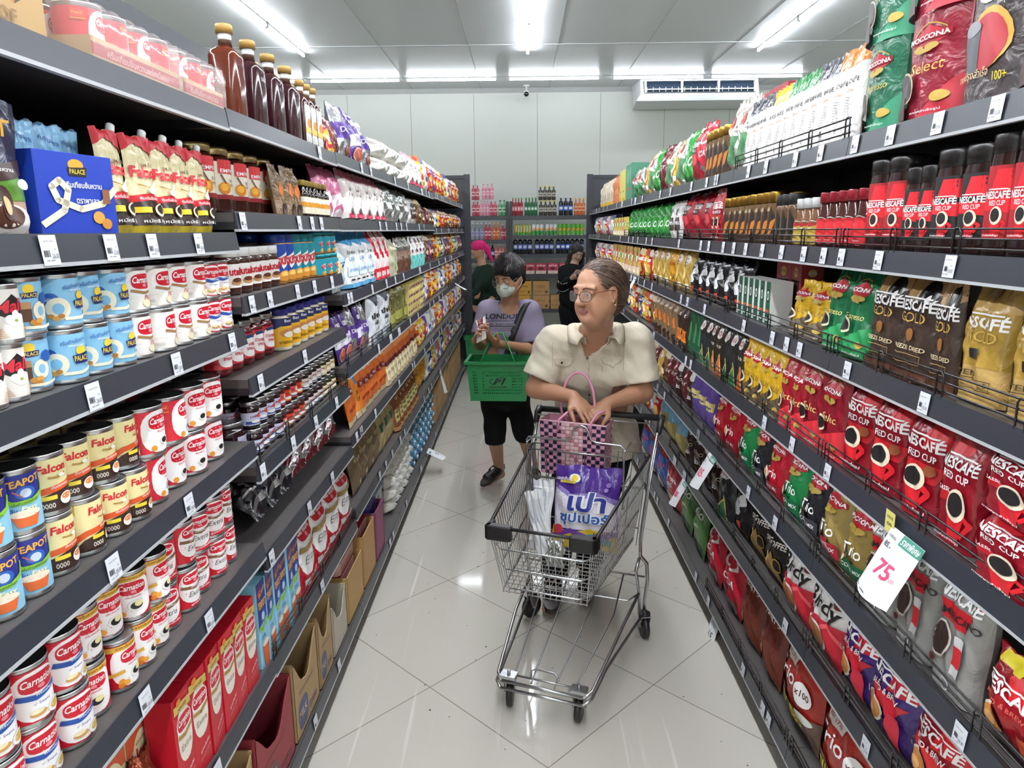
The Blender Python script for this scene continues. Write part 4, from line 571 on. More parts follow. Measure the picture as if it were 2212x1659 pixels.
# ================================================================ shelf racks
FL, FR = .68, .83
LIPM = bpy.data.materials.new('dark_price_rail'); LIPM.use_nodes = True
_b = LIPM.node_tree.nodes['Principled BSDF']; _b.inputs['Base Color'].default_value = (*lin('30333c'), 1); _b.inputs['Roughness'].default_value = .3
SHM, BKM, EDM, WIR = K('4e4b4a', 's'), K('25282e', 's'), K('b4b8bc', 's'), K('1b1c1e', 'g')
def rack_tag_mesh(price, i):
    b = MB(); b.add([(0, -.019, -.041), (0, .019, -.041), (0, .019, .002), (0, -.019, .002)], [(0, 1, 2, 3)], K('dfe3ec', 's'))
    S = lambda u, v, o: (o, (u-.5)*.038, -.041+v*.043)
    it = [R(.12+.045*k, .28, .12+.045*k+(.026 if k % 3 else .036), .5, BK) for k in range(7)]+[T(price, .72, .3, .4, .16, BK, 0, 0), T('บาท', .75, .52, .12, .06, BK), T('ผลิตภัณฑ์ ครีมเทียม', .45, .8, .6, .07, BK, 0, 0), R(.12, .14, .3, .17, ('70747c', 's')), R(.36, .14, .6, .17, ('70747c', 's'))]
    art(b, S, it, L=9, step=.0002); return b.mesh('price_tag')
TAGS = {p: rack_tag_mesh(p, 0) for p in ('26.00', '23.00', '29.00', '28.00', '24.00', '25.00', '35.00', '212.00', '135.00', '165.00', '319.00', '39.00')}
def guard_mesh(s, y0, y1, h=.05):
    b = MB(); x = s*.0
    for k, z in enumerate((.014, .032, h)): b.tube([(x, y0+.01, z), (x, y1-.01, z)], .0022, WIR, 6)
    n = 4
    for k in range(n+1):
        y = y0+.02+(y1-y0-.04)*k/n
        b.tube([(x-s*.003, y-.012, -.012), (x-s*.003, y-.012, h-.006), (x-s*.003, y-.006, h+.002), (x-s*.003, y+.006, h+.002), (x-s*.003, y+.012, h-.006), (x-s*.003, y+.012, -.012)], .002, WIR, 6)
    return b.mesh('wire_guard')
SURF = {}
def rack(side, bi, y0, y1, levels, guards, tagpx, label, backtop, group):
    s = -1 if side == 'L' else 1; F = (FL if s < 0 else FR); lipc = .045 if s < 0 else .05
    cx, cy = s*(F+.2), (y0+y1)/2
    t = empty('display_rack', (cx, cy, 0)); tag(t, label, 'shelf rack', group)
    X = lambda d: s*(F+d)-cx
    L = (y1-y0)/2-.0015
    rnd = random.Random(bi*7+(3 if s > 0 else 0))
    def bx(b, d0, d1, za, zb, m, ya=-L, yb=L): b.box(min(X(d0), X(d1)), ya, za, max(X(d0), X(d1)), yb, zb, m)
    b = MB(); bx(b, .405, .425, .05, backtop, BKM); b.obj('back_panel', t)
    b = MB(); bx(b, .40, .43, backtop, backtop+.05, K('33363d', 'g')); b.obj('top_rail', t)
    b = MB(); bx(b, .385, .43, 0, backtop+.02, K('1d1f23', 's'), -L-.001, -L+.03); b.obj('upright', t)
    for li, z in enumerate(levels):
        base = li == len(levels)-1; dd = 0
        if base: dd = 0 if s < 0 else .03
        sh = MB(); bx(sh, -dd+.002, .40, z-.022, z, SHM); bx(sh, .0-dd+.004, .40, z-.04, z-.022, K('1e2024', 's'), -L, -L+.02); bx(sh, .004-dd, .40, z-.04, z-.022, K('1e2024', 's'), L-.02, L)
        so = sh.obj('shelf', t)
        lp = MB(); xi, xo, xb = X(-dd+.003), X(-dd), X(-dd-.006)
        lp.add([(xi, -L, z+.003), (xo, -L, z+.003), (xb, -L, z-lipc+.006), (xi, -L, z-lipc+.006), (xi, L, z+.003), (xo, L, z+.003), (xb, L, z-lipc+.006), (xi, L, z-lipc+.006)], [(0, 4, 5, 1), (1, 5, 6, 2), (2, 6, 7, 3), (0, 3, 7, 4), (0, 1, 2, 3), (4, 7, 6, 5)], LIPM)
        lp.box(min(xb, xi)-.001, -L, z-lipc+.0, max(xb, xi)+.001, L, z-lipc+.006, EDM)
        lp.obj('price_rail', so)
        tags = list(tagpx.get(li, []))
        if not tags: tags = [(rnd.uniform(-L+.05, L-.05), rnd.choice(('29.00', '39.00', '25.00', '35.00'))) for _ in range(rnd.choice((2, 3, 4)))]
        else: tags = [(y_at(p, s*F, z-.02)-cy, c) for p, c in tags]
        for yy, c in tags:
            if abs(yy) > L-.02: continue
            o = bpy.data.objects.new('price_tag', TAGS[c]); COL.objects.link(o); o.parent = so
            o.location = (X(-dd-.0045), yy, z-.001); o.rotation_euler = (0, -.1, 0 if s < 0 else PI)
        if li in guards:
            g = bpy.data.objects.new('wire_guard', guard_mesh(s, -L, L)); COL.objects.link(g); g.parent = so; g.location = (X(-dd+.004), 0, z)
        SURF[(side, bi, li)] = z
    b = MB(); bx(b, .05, .09, 0, levels[-1]-.03, K('17181a', 's'), -L, -L+.03); b.obj('foot', t)
    b = MB(); bx(b, .10, .12, .004, levels[-1]-.02, K('1c1d20', 's')); b.obj('kick_plate', t)
    return t
LA = [1.965, 1.688, 1.46, 1.172, .894, .55, .155]; LB_ = [1.97, 1.737, 1.534, 1.33, 1.10, .853, .542, .155]; LC = [1.975, 1.735, 1.453, 1.168, .888, .575, .155]; LD = [1.985, 1.71, 1.453, 1.168, .888, .575, .155]
RA = [1.91, 1.635, 1.357, 1.065, .77, .487, .15]
GL = {2: {4, 6}, 3: {3}, 7: {1, 3}, 8: {1, 3}}
GR = {1: {1, 2, 3, 4, 5, 6}, 2: {0, 1, 2, 3, 4, 5, 6}, 3: {1, 2, 3, 4, 5}, 4: {2, 4}, 5: {1, 4}}
TPL = {1: {0: [(1500, '25.00')], 1: [(98, '26.00'), (233, '23.00'), (323, '29.00'), (424, '28.00')], 2: [(195, '24.00'), (376, '28.00'), (497, '28.00')], 3: [(238, '25.00'), (403, '28.00')], 4: [(24, '29.00'), (308, '35.00'), (447, '35.00')], 5: [(465, '39.00')]},
       2: {0: [(687, '39.00'), (738, '39.00')], 1: [(520, '39.00'), (643, '39.00'), (671, '39.00'), (691, '39.00')], 2: [(540, '39.00'), (579, '39.00'), (639, '39.00'), (676, '39.00'), (714, '39.00')], 3: [(559, '29.00'), (655, '29.00')], 4: [(564, '25.00'), (630, '25.00'), (679, '25.00'), (724, '25.00')], 5: [(583, '35.00'), (665, '35.00'), (715, '29.00')], 6: [(586, '39.00'), (693, '29.00')]}}
TPR = {1: {0: [(2160, '212.00'), (2032, '319.00'), (1929, '319.00'), (1852, '212.00')], 1: [(2058, '135.00'), (1903, '212.00'), (1822, '212.00')], 2: [(2002, '165.00'), (1835, '319.00')], 3: [(1792, '135.00')], 4: [(2080, '165.00')], 5: [(1875, '135.00'), (1995, '135.00')]},
       2: {0: [(1777, '319.00'), (1722, '319.00'), (1658, '212.00'), (1620, '212.00')], 1: [(1783, '212.00'), (1740, '319.00'), (1692, '212.00'), (1650, '212.00'), (1614, '212.00'), (1588, '319.00')], 2: [(1672, '135.00'), (1703, '135.00'), (1731, '135.00'), (1610, '165.00')], 3: [(1715, '135.00'), (1655, '165.00')], 4: [(1678, '165.00'), (1620, '135.00')], 5: [(1770, '165.00'), (1815, '165.00'), (1700, '135.00')]}}
for i in range(1, 9):
    y0 = .745+(i-1)*1.0
    rack('L', i, y0, y0+1, LA if i == 1 else LB_ if i == 2 else LC if i < 6 else LD, GL.get(i, set()), TPL.get(i, {}), f'dark metal shelf rack on the canned-milk side, {ordw(i-1)} bay down the aisle', 2.26, 'milk side rack bays')
for i in range(1, 9):
    y0 = .905+(i-1)*1.0
    rack('R', i, y0, y0+1, RA, GR.get(i, set()), TPR.get(i, {}), f'dark metal shelf rack on the coffee side, {ordw(i-1)} bay down the aisle', 2.22, 'coffee side rack bays')
# tall end frames closing both runs, and the near end post on the milk side
def end_frame(x0, x1, y, h, label):
    t = empty('rack_end_screen', ((x0+x1)/2, y, 0)); tag(t, label, 'rack end frame'); c = (x0+x1)/2
    xo = x0 if abs(x0) < abs(x1) else x1
    b = MB(); b.box(x0-c, -.01, .02, x1-c, .01, h-.03, K('30333b', 's')); b.obj('panel', t)
    b = MB(); b.box(xo-c-.035, -.03, 0, xo-c+.035, .03, h, K('2a2c33', 's')); b.obj('post', t)
    b = MB(); b.box(x0-c, -.02, h-.05, x1-c, .02, h-.01, K('2a2c33', 's')); b.obj('top_rail', t)
end_frame(-1.12, -.635, 8.83, 2.34, 'tall dark steel end frame closing the milk side racks')
end_frame(.84, 1.30, 8.98, 2.34, 'tall dark steel end frame closing the coffee side racks')
t = empty('end_post', (-.9, .71, 0)); tag(t, 'black steel post at the near end of the milk side racks', 'rack post')
b = MB(); b.box(-.2, -.02, 0, .215, .02, 1.9, K('0d0e10', 's')); b.obj('post', t)
# ================================================================ putting goods on shelves
NAMES = {}
def cat_of(k):
    if k.startswith('can'): return 'milk_can', 'can'
    if 'jar' in k or k in ('honey', 'spread', 'pb_blue', 'pb_teal', 'mayo') or k.startswith(('jam', 'nes_tall', 'nes_short', 'moc_gold', 'moc_red')) and not k.startswith('moc_redb'):
        if k in ('honey',): return 'honey_jar', 'jar'
        if k.startswith('jam'): return 'jam_jar', 'jar'
        if k in ('spread', 'pb_blue', 'pb_teal', 'mayo'): return 'spread_jar', 'jar'
        return 'coffee_jar', 'jar'
    if k.startswith('syrup') or k == 'small_bottle': return 'syrup_bottle', 'bottle'
    if 'carton' in k: return 'milk_carton', 'carton'
    if 'box' in k or k in ('yellow_pack', 'book_green'): return 'product_box', 'box'
    if k.startswith('stick'): return 'stick_packet', 'packet'
    if k[:3] in ('moc', 'nes', 'bon', 'red', 'gol', 'tri', 'ame', 'bir', 'bla', 'dar', 'dee', 'bw_', 'sup') and not k.startswith(('gold_snack', 'black_foil')): return 'coffee_bag', 'coffee bag'
    if k.startswith('g_') or k in ('gold_snack', 'silver_bag', 'purple_bag', 'pancake_bag'): return 'snack_bag', 'snack bag'
    if k.endswith('pouch'): return 'milk_pouch', 'pouch'
    if 'sugar' in k or 'orange_bag' in k or 'striped' in k or 'flour' in k or 'white_bag' in k or k == 'pink_bag': return 'sugar_bag', 'sugar bag'
    return 'grocery_bag', 'bag'
def place(P, name, cat, loc, rz, label, group, sc=(1, 1, 1), rx=0, ry=0):
    if P.root is not None:
        o = bpy.data.objects.new(name, P.root); COL.objects.link(o)
    else:
        o = bpy.data.objects.new(name, None); o.empty_display_size = .03; COL.objects.link(o)
        for nm, me in P.parts:
            c = bpy.data.objects.new(nm, me); COL.objects.link(c); c.parent = o
    o.rotation_mode = 'XYZ'
    M = Matrix.Translation(loc) @ Matrix.Rotation(rz, 4, 'Z') @ Matrix.Rotation(ry, 4, 'Y') @ Matrix.Rotation(rx, 4, 'X')
    l, q, _ = M.decompose(); o.location = l; o.rotation_euler = q.to_euler(); o.scale = sc
    return tag(o, label, cat, group)
CNT = {}
SHW = {'L': 'milk side', 'R': 'coffee side'}
LVN = ['top', 'second', 'third', 'fourth', 'fifth', 'sixth', 'seventh']
RN = random.Random(11)
def run(side, lv, z, px0, px1, key, desc, n=None, tiers=1, rows=1, inset=.012, hs=None, lean=0, fill=.96, yaw=0, jit=.04, keepw=False, prop=True, bay=0, dscale=None, nm=None):
    P = PR[key] if isinstance(key, str) else PR[key[0]]
    s = -1 if side == 'L' else 1; F = FL if s < 0 else FR
    ya, yb = sorted((y_at(px0, s*(F+inset), z), y_at(px1, s*(F+inset), z)))
    if n is None: n = max(1, round((yb-ya)/P.w))
    sp = (yb-ya)/n
    for k in range(n):
        P = PR[key] if isinstance(key, str) else PR[key[k % len(key)]]
        w = sp*fill/P.w
        name, cat = cat_of(key if isinstance(key, str) else key[k % len(key)])
        if nm: name = nm
        rnd_ = P.root is None and cat in ('can', 'jar', 'bottle')
        if rnd_: w = min(w, 1.25); sx = sy = w
        else: sx = w; sy = dscale or min(1.2, max(.7, w))
        sz = (hs/P.h) if hs else (w if rnd_ else 1)
        if rnd_ and not hs: sz = min(1.1, max(.85, w))
        d = P.d*sy
        for r in range(rows):
            for t in range(tiers):
                y = ya+(k+.5)*sp+RN.uniform(-1, 1)*jit*.06
                x = F+inset+d/2+r*(d+.005+jit*.2)+abs(RN.uniform(0, jit*.2))+(0 if rnd_ and cat == 'can' else abs(math.sin(yaw))*P.w*sx*.35)
                rz = (PI/2 if s < 0 else -PI/2)+yaw*(1 if s < 0 else -1)+RN.uniform(-1, 1)*jit*(4 if rnd_ and cat == 'can' else 2)
                key_ = (side, lv, desc, t, r); CNT[key_] = CNT.get(key_, -1)+1
                o_ = ordw(CNT[key_])
                tw = '' if tiers == 1 else (', lower tier' if t == 0 else ', upper tier' if t == tiers-1 else f', {ordw(t)} tier')
                rw = '' if r == 0 else ' behind'
                lab = f"{desc}, {o_} along{rw}{tw}, {LVN[lv]} shelf of {SHW[side]}"
                lz = z+t*P.h*sz+(d*.46*math.sin(min(lean*1.4, PI/2)) if lean else 0)
                place(P, name, cat, (s*x, y, lz+.0005), rz, lab, f'{desc} row on {LVN[lv]} {SHW[side]} shelf', (sx, sy, sz), rx=-(lean+(RN.uniform(0, .5)*abs(lean) if lean < .6 else RN.uniform(0, .08))) if lean else 0)
# ---------------- milk side
run('L', 1, 1.688, -60, 112, 'teapot_pouch', 'dark blue creamer pouch', 1, inset=.02, hs=.185, yaw=-.25)
run('L', 1, 1.688, 140, 268, 'palace_box', 'royal blue display box', 1, inset=.004, hs=.125, yaw=-.2)
run('L', 1, 1.688, 70, 215, 'palace_pouch', 'light blue creamer pouch', 3, inset=.085, hs=.178, yaw=-.2)
run('L', 1, 1.688, 268, 478, 'falcon_pouch', 'cream spouted creamer pouch', 5, inset=.02, hs=.18, lean=.04, fill=1.0, yaw=-.05)
run('L', 2, 1.46, -75, 98, 'can_mali', 'white flower-print milk can', 3, tiers=2, rows=1, hs=.082, yaw=-.65)
run('L', 2, 1.46, 98, 315, ('can_blue2', 'can_blue', 'can_blue', 'can_blue', 'can_blue'), 'light blue creamer can', 4, tiers=2, rows=2, hs=.085, yaw=-.75, jit=.08)
run('L', 2, 1.46, 315, 470, 'can_carn_white', 'white and red milk can', 4, tiers=2, rows=2, hs=.085, yaw=-.95)
run('L', 2, 1.46, 470, 518, 'can_carn_blue', 'red blue-banded milk can', 2, tiers=2, hs=.083, yaw=-.8)
run('L', 3, 1.172, -60, 150, 'can_teapot', 'blue teapot-print milk can', 3, tiers=2, hs=.098, yaw=-.7)
run('L', 3, 1.172, 150, 348, 'can_falcon', 'pale yellow milk can', 4, tiers=2, rows=2, hs=.098, yaw=-.75, jit=.09)
run('L', 3, 1.172, 348, 508, 'can_carn_red', 'bright red milk can', 4, tiers=2, rows=2, hs=.098, yaw=-.85, jit=.09)
run('L', 4, .894, 25, 232, 'can_carn_blue', 'red blue-banded milk can', 3, tiers=2, rows=1, hs=.098, yaw=-.8)
run('L', 4, .894, 232, 395, 'can_carn_gold', 'red gold-banner milk can', 4, tiers=2, hs=.098, yaw=-.75, jit=.12)
run('L', 4, .894, 395, 540, 'can_carn_extra', 'red brown-banded milk can', 5, tiers=2, hs=.098, yaw=-.7, jit=.12)
run('L', 5, .55, 235, 398, 'falcon_box', 'cream and orange creamer box', 3, inset=.075, hs=.19)
run('L', 5, .55, 403, 564, 'carn_carton', 'tall red milk carton', 6, inset=.006, hs=.235)
run('L', 5, .55, 80, 396, 'copper_foil', 'crumpled copper foil bag', 4, inset=.012, hs=.15, lean=.2, dscale=.5)
run('L', 1, 1.737, 462, 618, 'honey', 'large brown honey jar', 5, inset=.05, hs=.165, jit=.01, yaw=-.5)
run('L', 1, 1.737, 614, 662, 'choc_tall', 'brown drink mix packet', 3, hs=.15, inset=.02, lean=.1)
run('L', 1, 1.737, 664, 716, 'small_bottle', 'tiny gold-capped bottle', 7, inset=.02, hs=.12)
run('L', 1, 1.737, 716, 758, 'pink_bag', 'pink sugar bag', 2, lean=.2, hs=.19)
run('L', 1, 1.737, 758, 838, 'pinkwhite_bag', 'white flour bag with pink top', 5, hs=.2, lean=.1)
run('L', 1, 1.737, 838, 893, 'clear_bag', 'silvery clear foil bag', 3, lean=.15, hs=.19)
run('L', 1, 1.73, 893, 920, ('bw_coffee', 'g_brown'), 'white and brown grain bag', 2, hs=.17, lean=.1)
run('L', 1, 1.71, 920, 945, ('g_brown', 'maroon_pack', 'g_brown'), 'dark brown strip bag', 4, hs=.15, lean=.2)
run('L', 1, 1.71, 945, 1000, ('g_white', 'g_yellow', 'g_red', 'g_orange', 'g_red'), 'small colourful seasoning bag', 11, hs=.15, lean=.2)
run('L', 2, 1.534, 512, 617, 'spread', 'chocolate spread jar', 5, inset=.03, hs=.118, jit=.01, yaw=-.35, rows=2, fill=.88)
run('L', 2, 1.534, 622, 654, 'pb_blue', 'blue-lidded peanut butter jar', 2, inset=.02, hs=.15, jit=.01, yaw=-.5, rows=2)
run('L', 2, 1.534, 654, 697, 'pb_teal', 'teal-lidded peanut butter jar', 3, inset=.02, hs=.15, jit=.01, yaw=-.5, rows=2)
run('L', 2, 1.534, 697, 737, 'pb_teal', 'small teal peanut butter jar', 3, inset=.01, hs=.078, tiers=2, rows=2)
run('L', 2, 1.453, 742, 762, 'lightblue_bag', 'slumped light blue bag', 1, hs=.2, lean=.1, inset=-.005)
run('L', 2, 1.453, 762, 815, 'sugar_blue', 'white bag with blue top', 3, hs=.235, lean=.08)
run('L', 2, 1.453, 815, 846, 'sugar_red', 'white bag with red swoosh', 3, hs=.245, lean=.06)
run('L', 2, 1.453, 846, 866, 'beige_bag', 'beige bulk grain bag', 1, hs=.19)
run('L', 2, 1.453, 866, 890, 'brown_bag', 'clear-topped cocoa bag', 2, hs=.2)
run('L', 2, 1.453, 890, 920, 'teal_bag', 'white and teal bag', 4, hs=.2)
run('L', 2, 1.453, 920, 1000, ('g_silver', 'g_brown', 'g_purple', 'g_brown', 'g_orange', 'g_yellow', 'g_green', 'g_blue'), 'assorted snack bag', 20, hs=.2, lean=.1)
run('L', 3, 1.33, 500, 631, 'jam_big', 'large strawberry spread jar', 6, inset=.05, hs=.125, jit=.02, yaw=-.5)
run('L', 3, 1.33, 634, 724, 'mayo', 'yellow-labelled mayonnaise jar', 6, inset=.02, hs=.13, jit=.02, yaw=-.5, rows=2)
run('L', 3, 1.168, 748, 775, 'purple_bag', 'purple snack bag', 2, hs=.2, lean=.12)
run('L', 3, 1.168, 775, 806, ('silver_bag', 'purple_bag'), 'silver and purple bag', 3, hs=.2, lean=.12)
run('L', 3, 1.168, 806, 848, 'white_thai', 'tall white rice bag', 2, hs=.25)
run('L', 3, 1.168, 848, 886, 'olive_bag', 'olive green bag', 3, hs=.235, lean=.08)
run('L', 3, 1.168, 886, 918, 'yellow_pack', 'yellow bar box', 6, tiers=4, hs=.05)
run('L', 3, 1.168, 918, 999, ('g_blue', 'g_white', 'g_orange', 'g_yellow', 'g_red', 'g_yellow', 'g_white'), 'bright snack bag', 19, hs=.21, lean=.1)
run('L', 4, 1.10, 516, 556, 'jam_dark', 'dark cherry jam jar', 1, inset=.05, hs=.105)
run('L', 4, 1.10, 570, 626, 'jam_blue', 'little blueberry jam jar', 4, tiers=2, rows=2, inset=.012, hs=.075, yaw=-.5)
run('L', 4, 1.10, 626, 672, ('jam_red', 'jam_orange'), 'little red jam jar', 4, tiers=2, rows=2, inset=.012, hs=.075, yaw=-.5)
run('L', 4, 1.10, 672, 712, 'jam_plain', 'little dark jam jar', 4, tiers=2, rows=1, inset=.012, hs=.075, yaw=-.5)
run('L', 4, 1.10, 712, 740, 'jam_green', 'little green jam jar', 3, tiers=2, rows=1, inset=.012, hs=.075, yaw=-.5)
run('L', 4, .888, 765, 800, ('orange_bag', 'orange_bag', 'orange_bag2'), 'orange brown sugar bag', 4, hs=.24, lean=.15)
run('L', 4, .888, 800, 842, 'orange_bag', 'rust orange sugar bag', 5, hs=.235, lean=.1)
run('L', 4, .888, 842, 905, 'striped_bag', 'orange and maroon striped bag', 11, hs=.225, lean=.08)
run('L', 4, .888, 905, 1000, ('g_orange', 'g_yellow', 'g_yellow', 'g_purple', 'g_white', 'g_silver', 'g_white'), 'patterned snack bag', 23, hs=.22, lean=.1)
run('L', 5, .853, 590, 662, 'black_foil', 'black foil bean bag slumped back', 3, hs=.22, lean=.85, inset=.03, dscale=1.6)
run('L', 5, .853, 668, 757, 'maroon_foil', 'maroon foil bean bag slumped back', 4, hs=.22, lean=.85, inset=.03, dscale=1.8)
run('L', 5, .58, 778, 832, 'rice_bag', 'brown glossy rice bag', 4, hs=.24, lean=.12)
run('L', 5, .58, 832, 862, 'tan_bag', 'tan grain bag with green patch', 3, hs=.24, lean=.1)
run('L', 5, .58, 862, 906, 'pancake_bag', 'brown bag with green discs', 7, hs=.24, lean=.08)
run('L', 5, .58, 906, 928, 'gold_snack', 'shiny golden snack bag', 3, hs=.25, lean=.1, dscale=1.3)
run('L', 5, .58, 928, 1000, ('g_white', 'g_blue', 'g_yellow', 'g_silver', 'g_pink'), 'mixed pasta bag', 18, hs=.24, lean=.08)
run('L', 6, .542, 574, 655, 'teapot_carton', 'tall blue milk carton', 6, inset=.006, hs=.25)
run('L', 6, .542, 659, 762, 'carn_pouch', 'big red milk pouch', 4, inset=.016, hs=.238, lean=.04, fill=.97)
# top shelf
run('L', 0, 1.965, 505, 665, ('syrup_amber', 'syrup', 'syrup', 'syrup'), 'square gold-capped syrup bottle', 4, inset=.02, hs=.23, fill=.98, jit=.0)
run('L', 0, 1.965, 560, 668, 'syrup', 'gold-capped syrup bottle behind the front ones', 3, inset=.10, hs=.23, fill=.9, jit=.0)
run('L', 0, 1.967, 665, 702, 'syrup_label', 'labelled syrup bottle', 3, inset=.02, hs=.21, jit=0, fill=.86)
run('L', 0, 1.97, 708, 752, ('maroon_pack', 'g_red', 'maroon_pack'), 'maroon and clear snack bag', 3, hs=.16, lean=.35)
run('L', 0, 1.97, 752, 818, ('silver_bag', 'purple_bag'), 'silver and purple pasta bag', 3, hs=.23, lean=.2)
run('L', 0, 1.975, 828, 890, 'flour_bag', 'white flour bag lying down', 3, hs=.09, tiers=2)
run('L', 0, 1.975, 830, 890, ('g_blue', 'g_red', 'g_blue', 'g_green'), 'bright bag behind flour', 5, hs=.22, inset=.2)
run('L', 0, 1.98, 890, 917, 'pinkwhite_bag', 'upright white flour bag', 3, hs=.2, lean=.1)
run('L', 0, 1.985, 917, 996, ('g_yellow', 'g_white', 'g_red', 'g_purple', 'g_red', 'g_red', 'g_orange'), 'piled-up bright snack bag', 14, hs=.24, lean=.15)
# ---------------- coffee side
run('R', 0, 1.91, 2380, 2172, 'mocbox_red', 'huge wine red coffee box', 1, hs=.27, inset=.018)
run('R', 0, 1.91, 2172, 2040, 'super_box', 'grey and wine coffee pack', 1, hs=.27, inset=.018)
run('R', 0, 1.91, 2035, 1920, 'mocbox_red', 'wine red coffee pack', 1, tiers=2, hs=.215, inset=.018)
run('R', 0, 1.91, 1918, 1840, 'mocbox_green', 'green coffee pack', 1, tiers=2, hs=.205, inset=.018)
run('R', 0, 1.91, 1838, 1600, ('bon_orange', 'bon_orange', 'bon_black', 'bon_black', 'bon_green', 'bon_green', 'bon_green', 'bon_yellow', 'bon_yellow', 'bon_black', 'bon_black', 'bon_black'), 'tall white coffee bag', 12, hs=.24, inset=.02, lean=.06, fill=1.05)
run('R', 0, 1.91, 1690, 1590, 'window_box', 'maroon window coffee box', 3, hs=.29, inset=.12)
run('R', 0, 1.91, 1598, 1560, 'plastic_multi', 'tall clear wrapped bag', 2, hs=.27, lean=.1)
run('R', 0, 1.91, 1560, 1516, 'gold_jar', 'slim gold-lidded coffee jar', 5, hs=.2)
run('R', 0, 1.91, 1516, 1480, ('red_cocoa', 'nes_sq'), 'dark red crinkled bag', 2, hs=.26, lean=.1)
run('R', 0, 1.91, 1480, 1384, ('green_milo', 'plastic_multi', 'cereal_gold', 'plastic_multi', 'maroon_pack'), 'clear wrapped multipack', 8, hs=.26, lean=.15, inset=.0)
run('R', 0, 1.91, 1384, 1364, 'plastic_multi', 'orange and clear pouch', 2, hs=.2)
run('R', 0, 1.91, 1364, 1350, 'book_green', 'tall green thin box', 2, hs=.27)
run('R', 0, 1.91, 1350, 1335, 'box_yellow', 'pale yellow box', 2, hs=.25)
run('R', 0, 1.91, 1335, 1322, 'box_orange', 'orange cereal bag', 3, hs=.25)
run('R', 0, 1.91, 1322, 1296, 'box_cream', 'cream cereal bag', 6, hs=.24)
run('R', 1, 1.635, 2340, 2100, 'nes_tall', 'tall black-lidded red coffee jar', 4, hs=.215, jit=.02, yaw=-.1, fill=.9)
run('R', 1, 1.635, 2100, 1990, 'nes_tall_k', 'tall black-labelled coffee jar', 2, hs=.205, jit=.02, yaw=-.1, fill=.9)
run('R', 1, 1.635, 1990, 1932, 'nes_short_k', 'short black-labelled coffee jar', 2, hs=.18, jit=.02, yaw=-.1, fill=.9)
run('R', 1, 1.635, 1930, 1855, 'nes_tall', 'black-lidded red coffee jar', 2, hs=.21, jit=.02, yaw=-.1, rows=2, fill=.88)
run('R', 1, 1.635, 1852, 1752, 'moc_red', 'red stopper-lidded coffee jar', 5, hs=.15, jit=.02)
run('R', 1, 1.635, 1752, 1704, 'moc_gold', 'glass-lidded gold coffee jar', 3, hs=.14, jit=.02)
run('R', 1, 1.635, 1704, 1662, 'black_jar', 'slim black-lidded coffee jar', 3, hs=.16)
run('R', 1, 1.635, 1662, 1556, 'gold_jar', 'gold-lidded coffee jar', 9, hs=.175, rows=2)
run('R', 1, 1.635, 1554, 1532, 'redcup_bag', 'slim dark red coffee bag', 2, hs=.22)
run('R', 1, 1.635, 1530, 1462, 'nes_sq', 'bulging dark red coffee bag', 3, hs=.22, lean=.1, dscale=1.3)
run('R', 1, 1.635, 1462, 1438, 'bw_coffee', 'white and brown coffee bag', 2, hs=.2, lean=.08)
run('R', 1, 1.635, 1438, 1354, 'green_milo', 'green malt drink bag', 8, hs=.2, lean=.08)
run('R', 1, 1.635, 1354, 1322, ('stick_y', 'stick_y', 'stick'), 'thin yellow stick packet', 18, hs=.15)
run('R', 1, 1.635, 1322, 1283, ('g_white', 'g_silver', 'g_pink', 'g_red'), 'small white candy bag', 10, hs=.18)
run('R', 2, 1.357, 2270, 2040, 'gold_bag', 'tall gold coffee bag', 2, hs=.235, inset=.025, lean=.04, fill=.85, jit=.02)
run('R', 2, 1.357, 2040, 1992, 'gold_dark_bag', 'dark brown gold-print bag', 1, hs=.23, inset=.02)
run('R', 2, 1.357, 1990, 1862, 'gold_dark_bag', 'big dark brown coffee bag', 2, hs=.235, inset=.02, lean=.04, fill=1.05, jit=.02)
run('R', 2, 1.357, 1858, 1770, 'moc_green', 'green coffee refill bag', 2, hs=.23, inset=.02, lean=.04, fill=.92, jit=.02)
run('R', 2, 1.357, 1768, 1700, 'moc_yellow', 'yellow coffee refill bag', 2, hs=.17, inset=.03, lean=.1, jit=.02)
run('R', 2, 1.357, 1722, 1668, 'window_box', 'red window coffee box', 2, hs=.215, inset=.115)
run('R', 2, 1.357, 1660, 1590, 'star_box', 'white and green pod box', 6, hs=.15, inset=.03, jit=.0)
run('R', 2, 1.357, 1590, 1480, 'black_bag', 'black glossy coffee bag', 6, hs=.2, lean=.15)
run('R', 2, 1.357, 1480, 1402, ('cereal_gold', 'cereal_gold', 'gold_snack', 'cereal_gold'), 'large golden cereal bag', 6, hs=.23, lean=.05, dscale=1.2)
run('R', 2, 1.357, 1402, 1376, ('g_red', 'g_yellow', 'g_orange'), 'red and orange cereal bag', 4, hs=.2)
run('R', 2, 1.357, 1376, 1322, ('stick_y', 'stick', 'stick_y'), 'tall stick packet', 24, hs=.2)
run('R', 2, 1.357, 1322, 1284, ('g_pink', 'g_red', 'g_silver'), 'pink and red pack', 9, hs=.19)
run('R', 3, 1.065, 2380, 2085, 'redcup_box', 'large dark red coffee pack', 2, hs=.125, tiers=2, inset=.0, fill=1.02)
run('R', 3, 1.065, 2085, 2005, 'redcup_box', 'tall dark red coffee pack', 1, hs=.225, inset=.018)
run('R', 3, 1.065, 2003, 1800, 'redcup_bag', 'dark red cup-print coffee bag', 3, hs=.25, inset=.02, lean=.04, fill=.82, jit=.03, yaw=-.1)
run('R', 3, 1.065, 1805, 1726, 'moc_redbig', 'wide red coffee refill bag', 2, hs=.245, inset=.02, fill=1.05, jit=.02)
run('R', 3, 1.065, 1726, 1678, 'moc_redb', 'slim red coffee refill bag', 2, hs=.23, inset=.01, jit=.02)
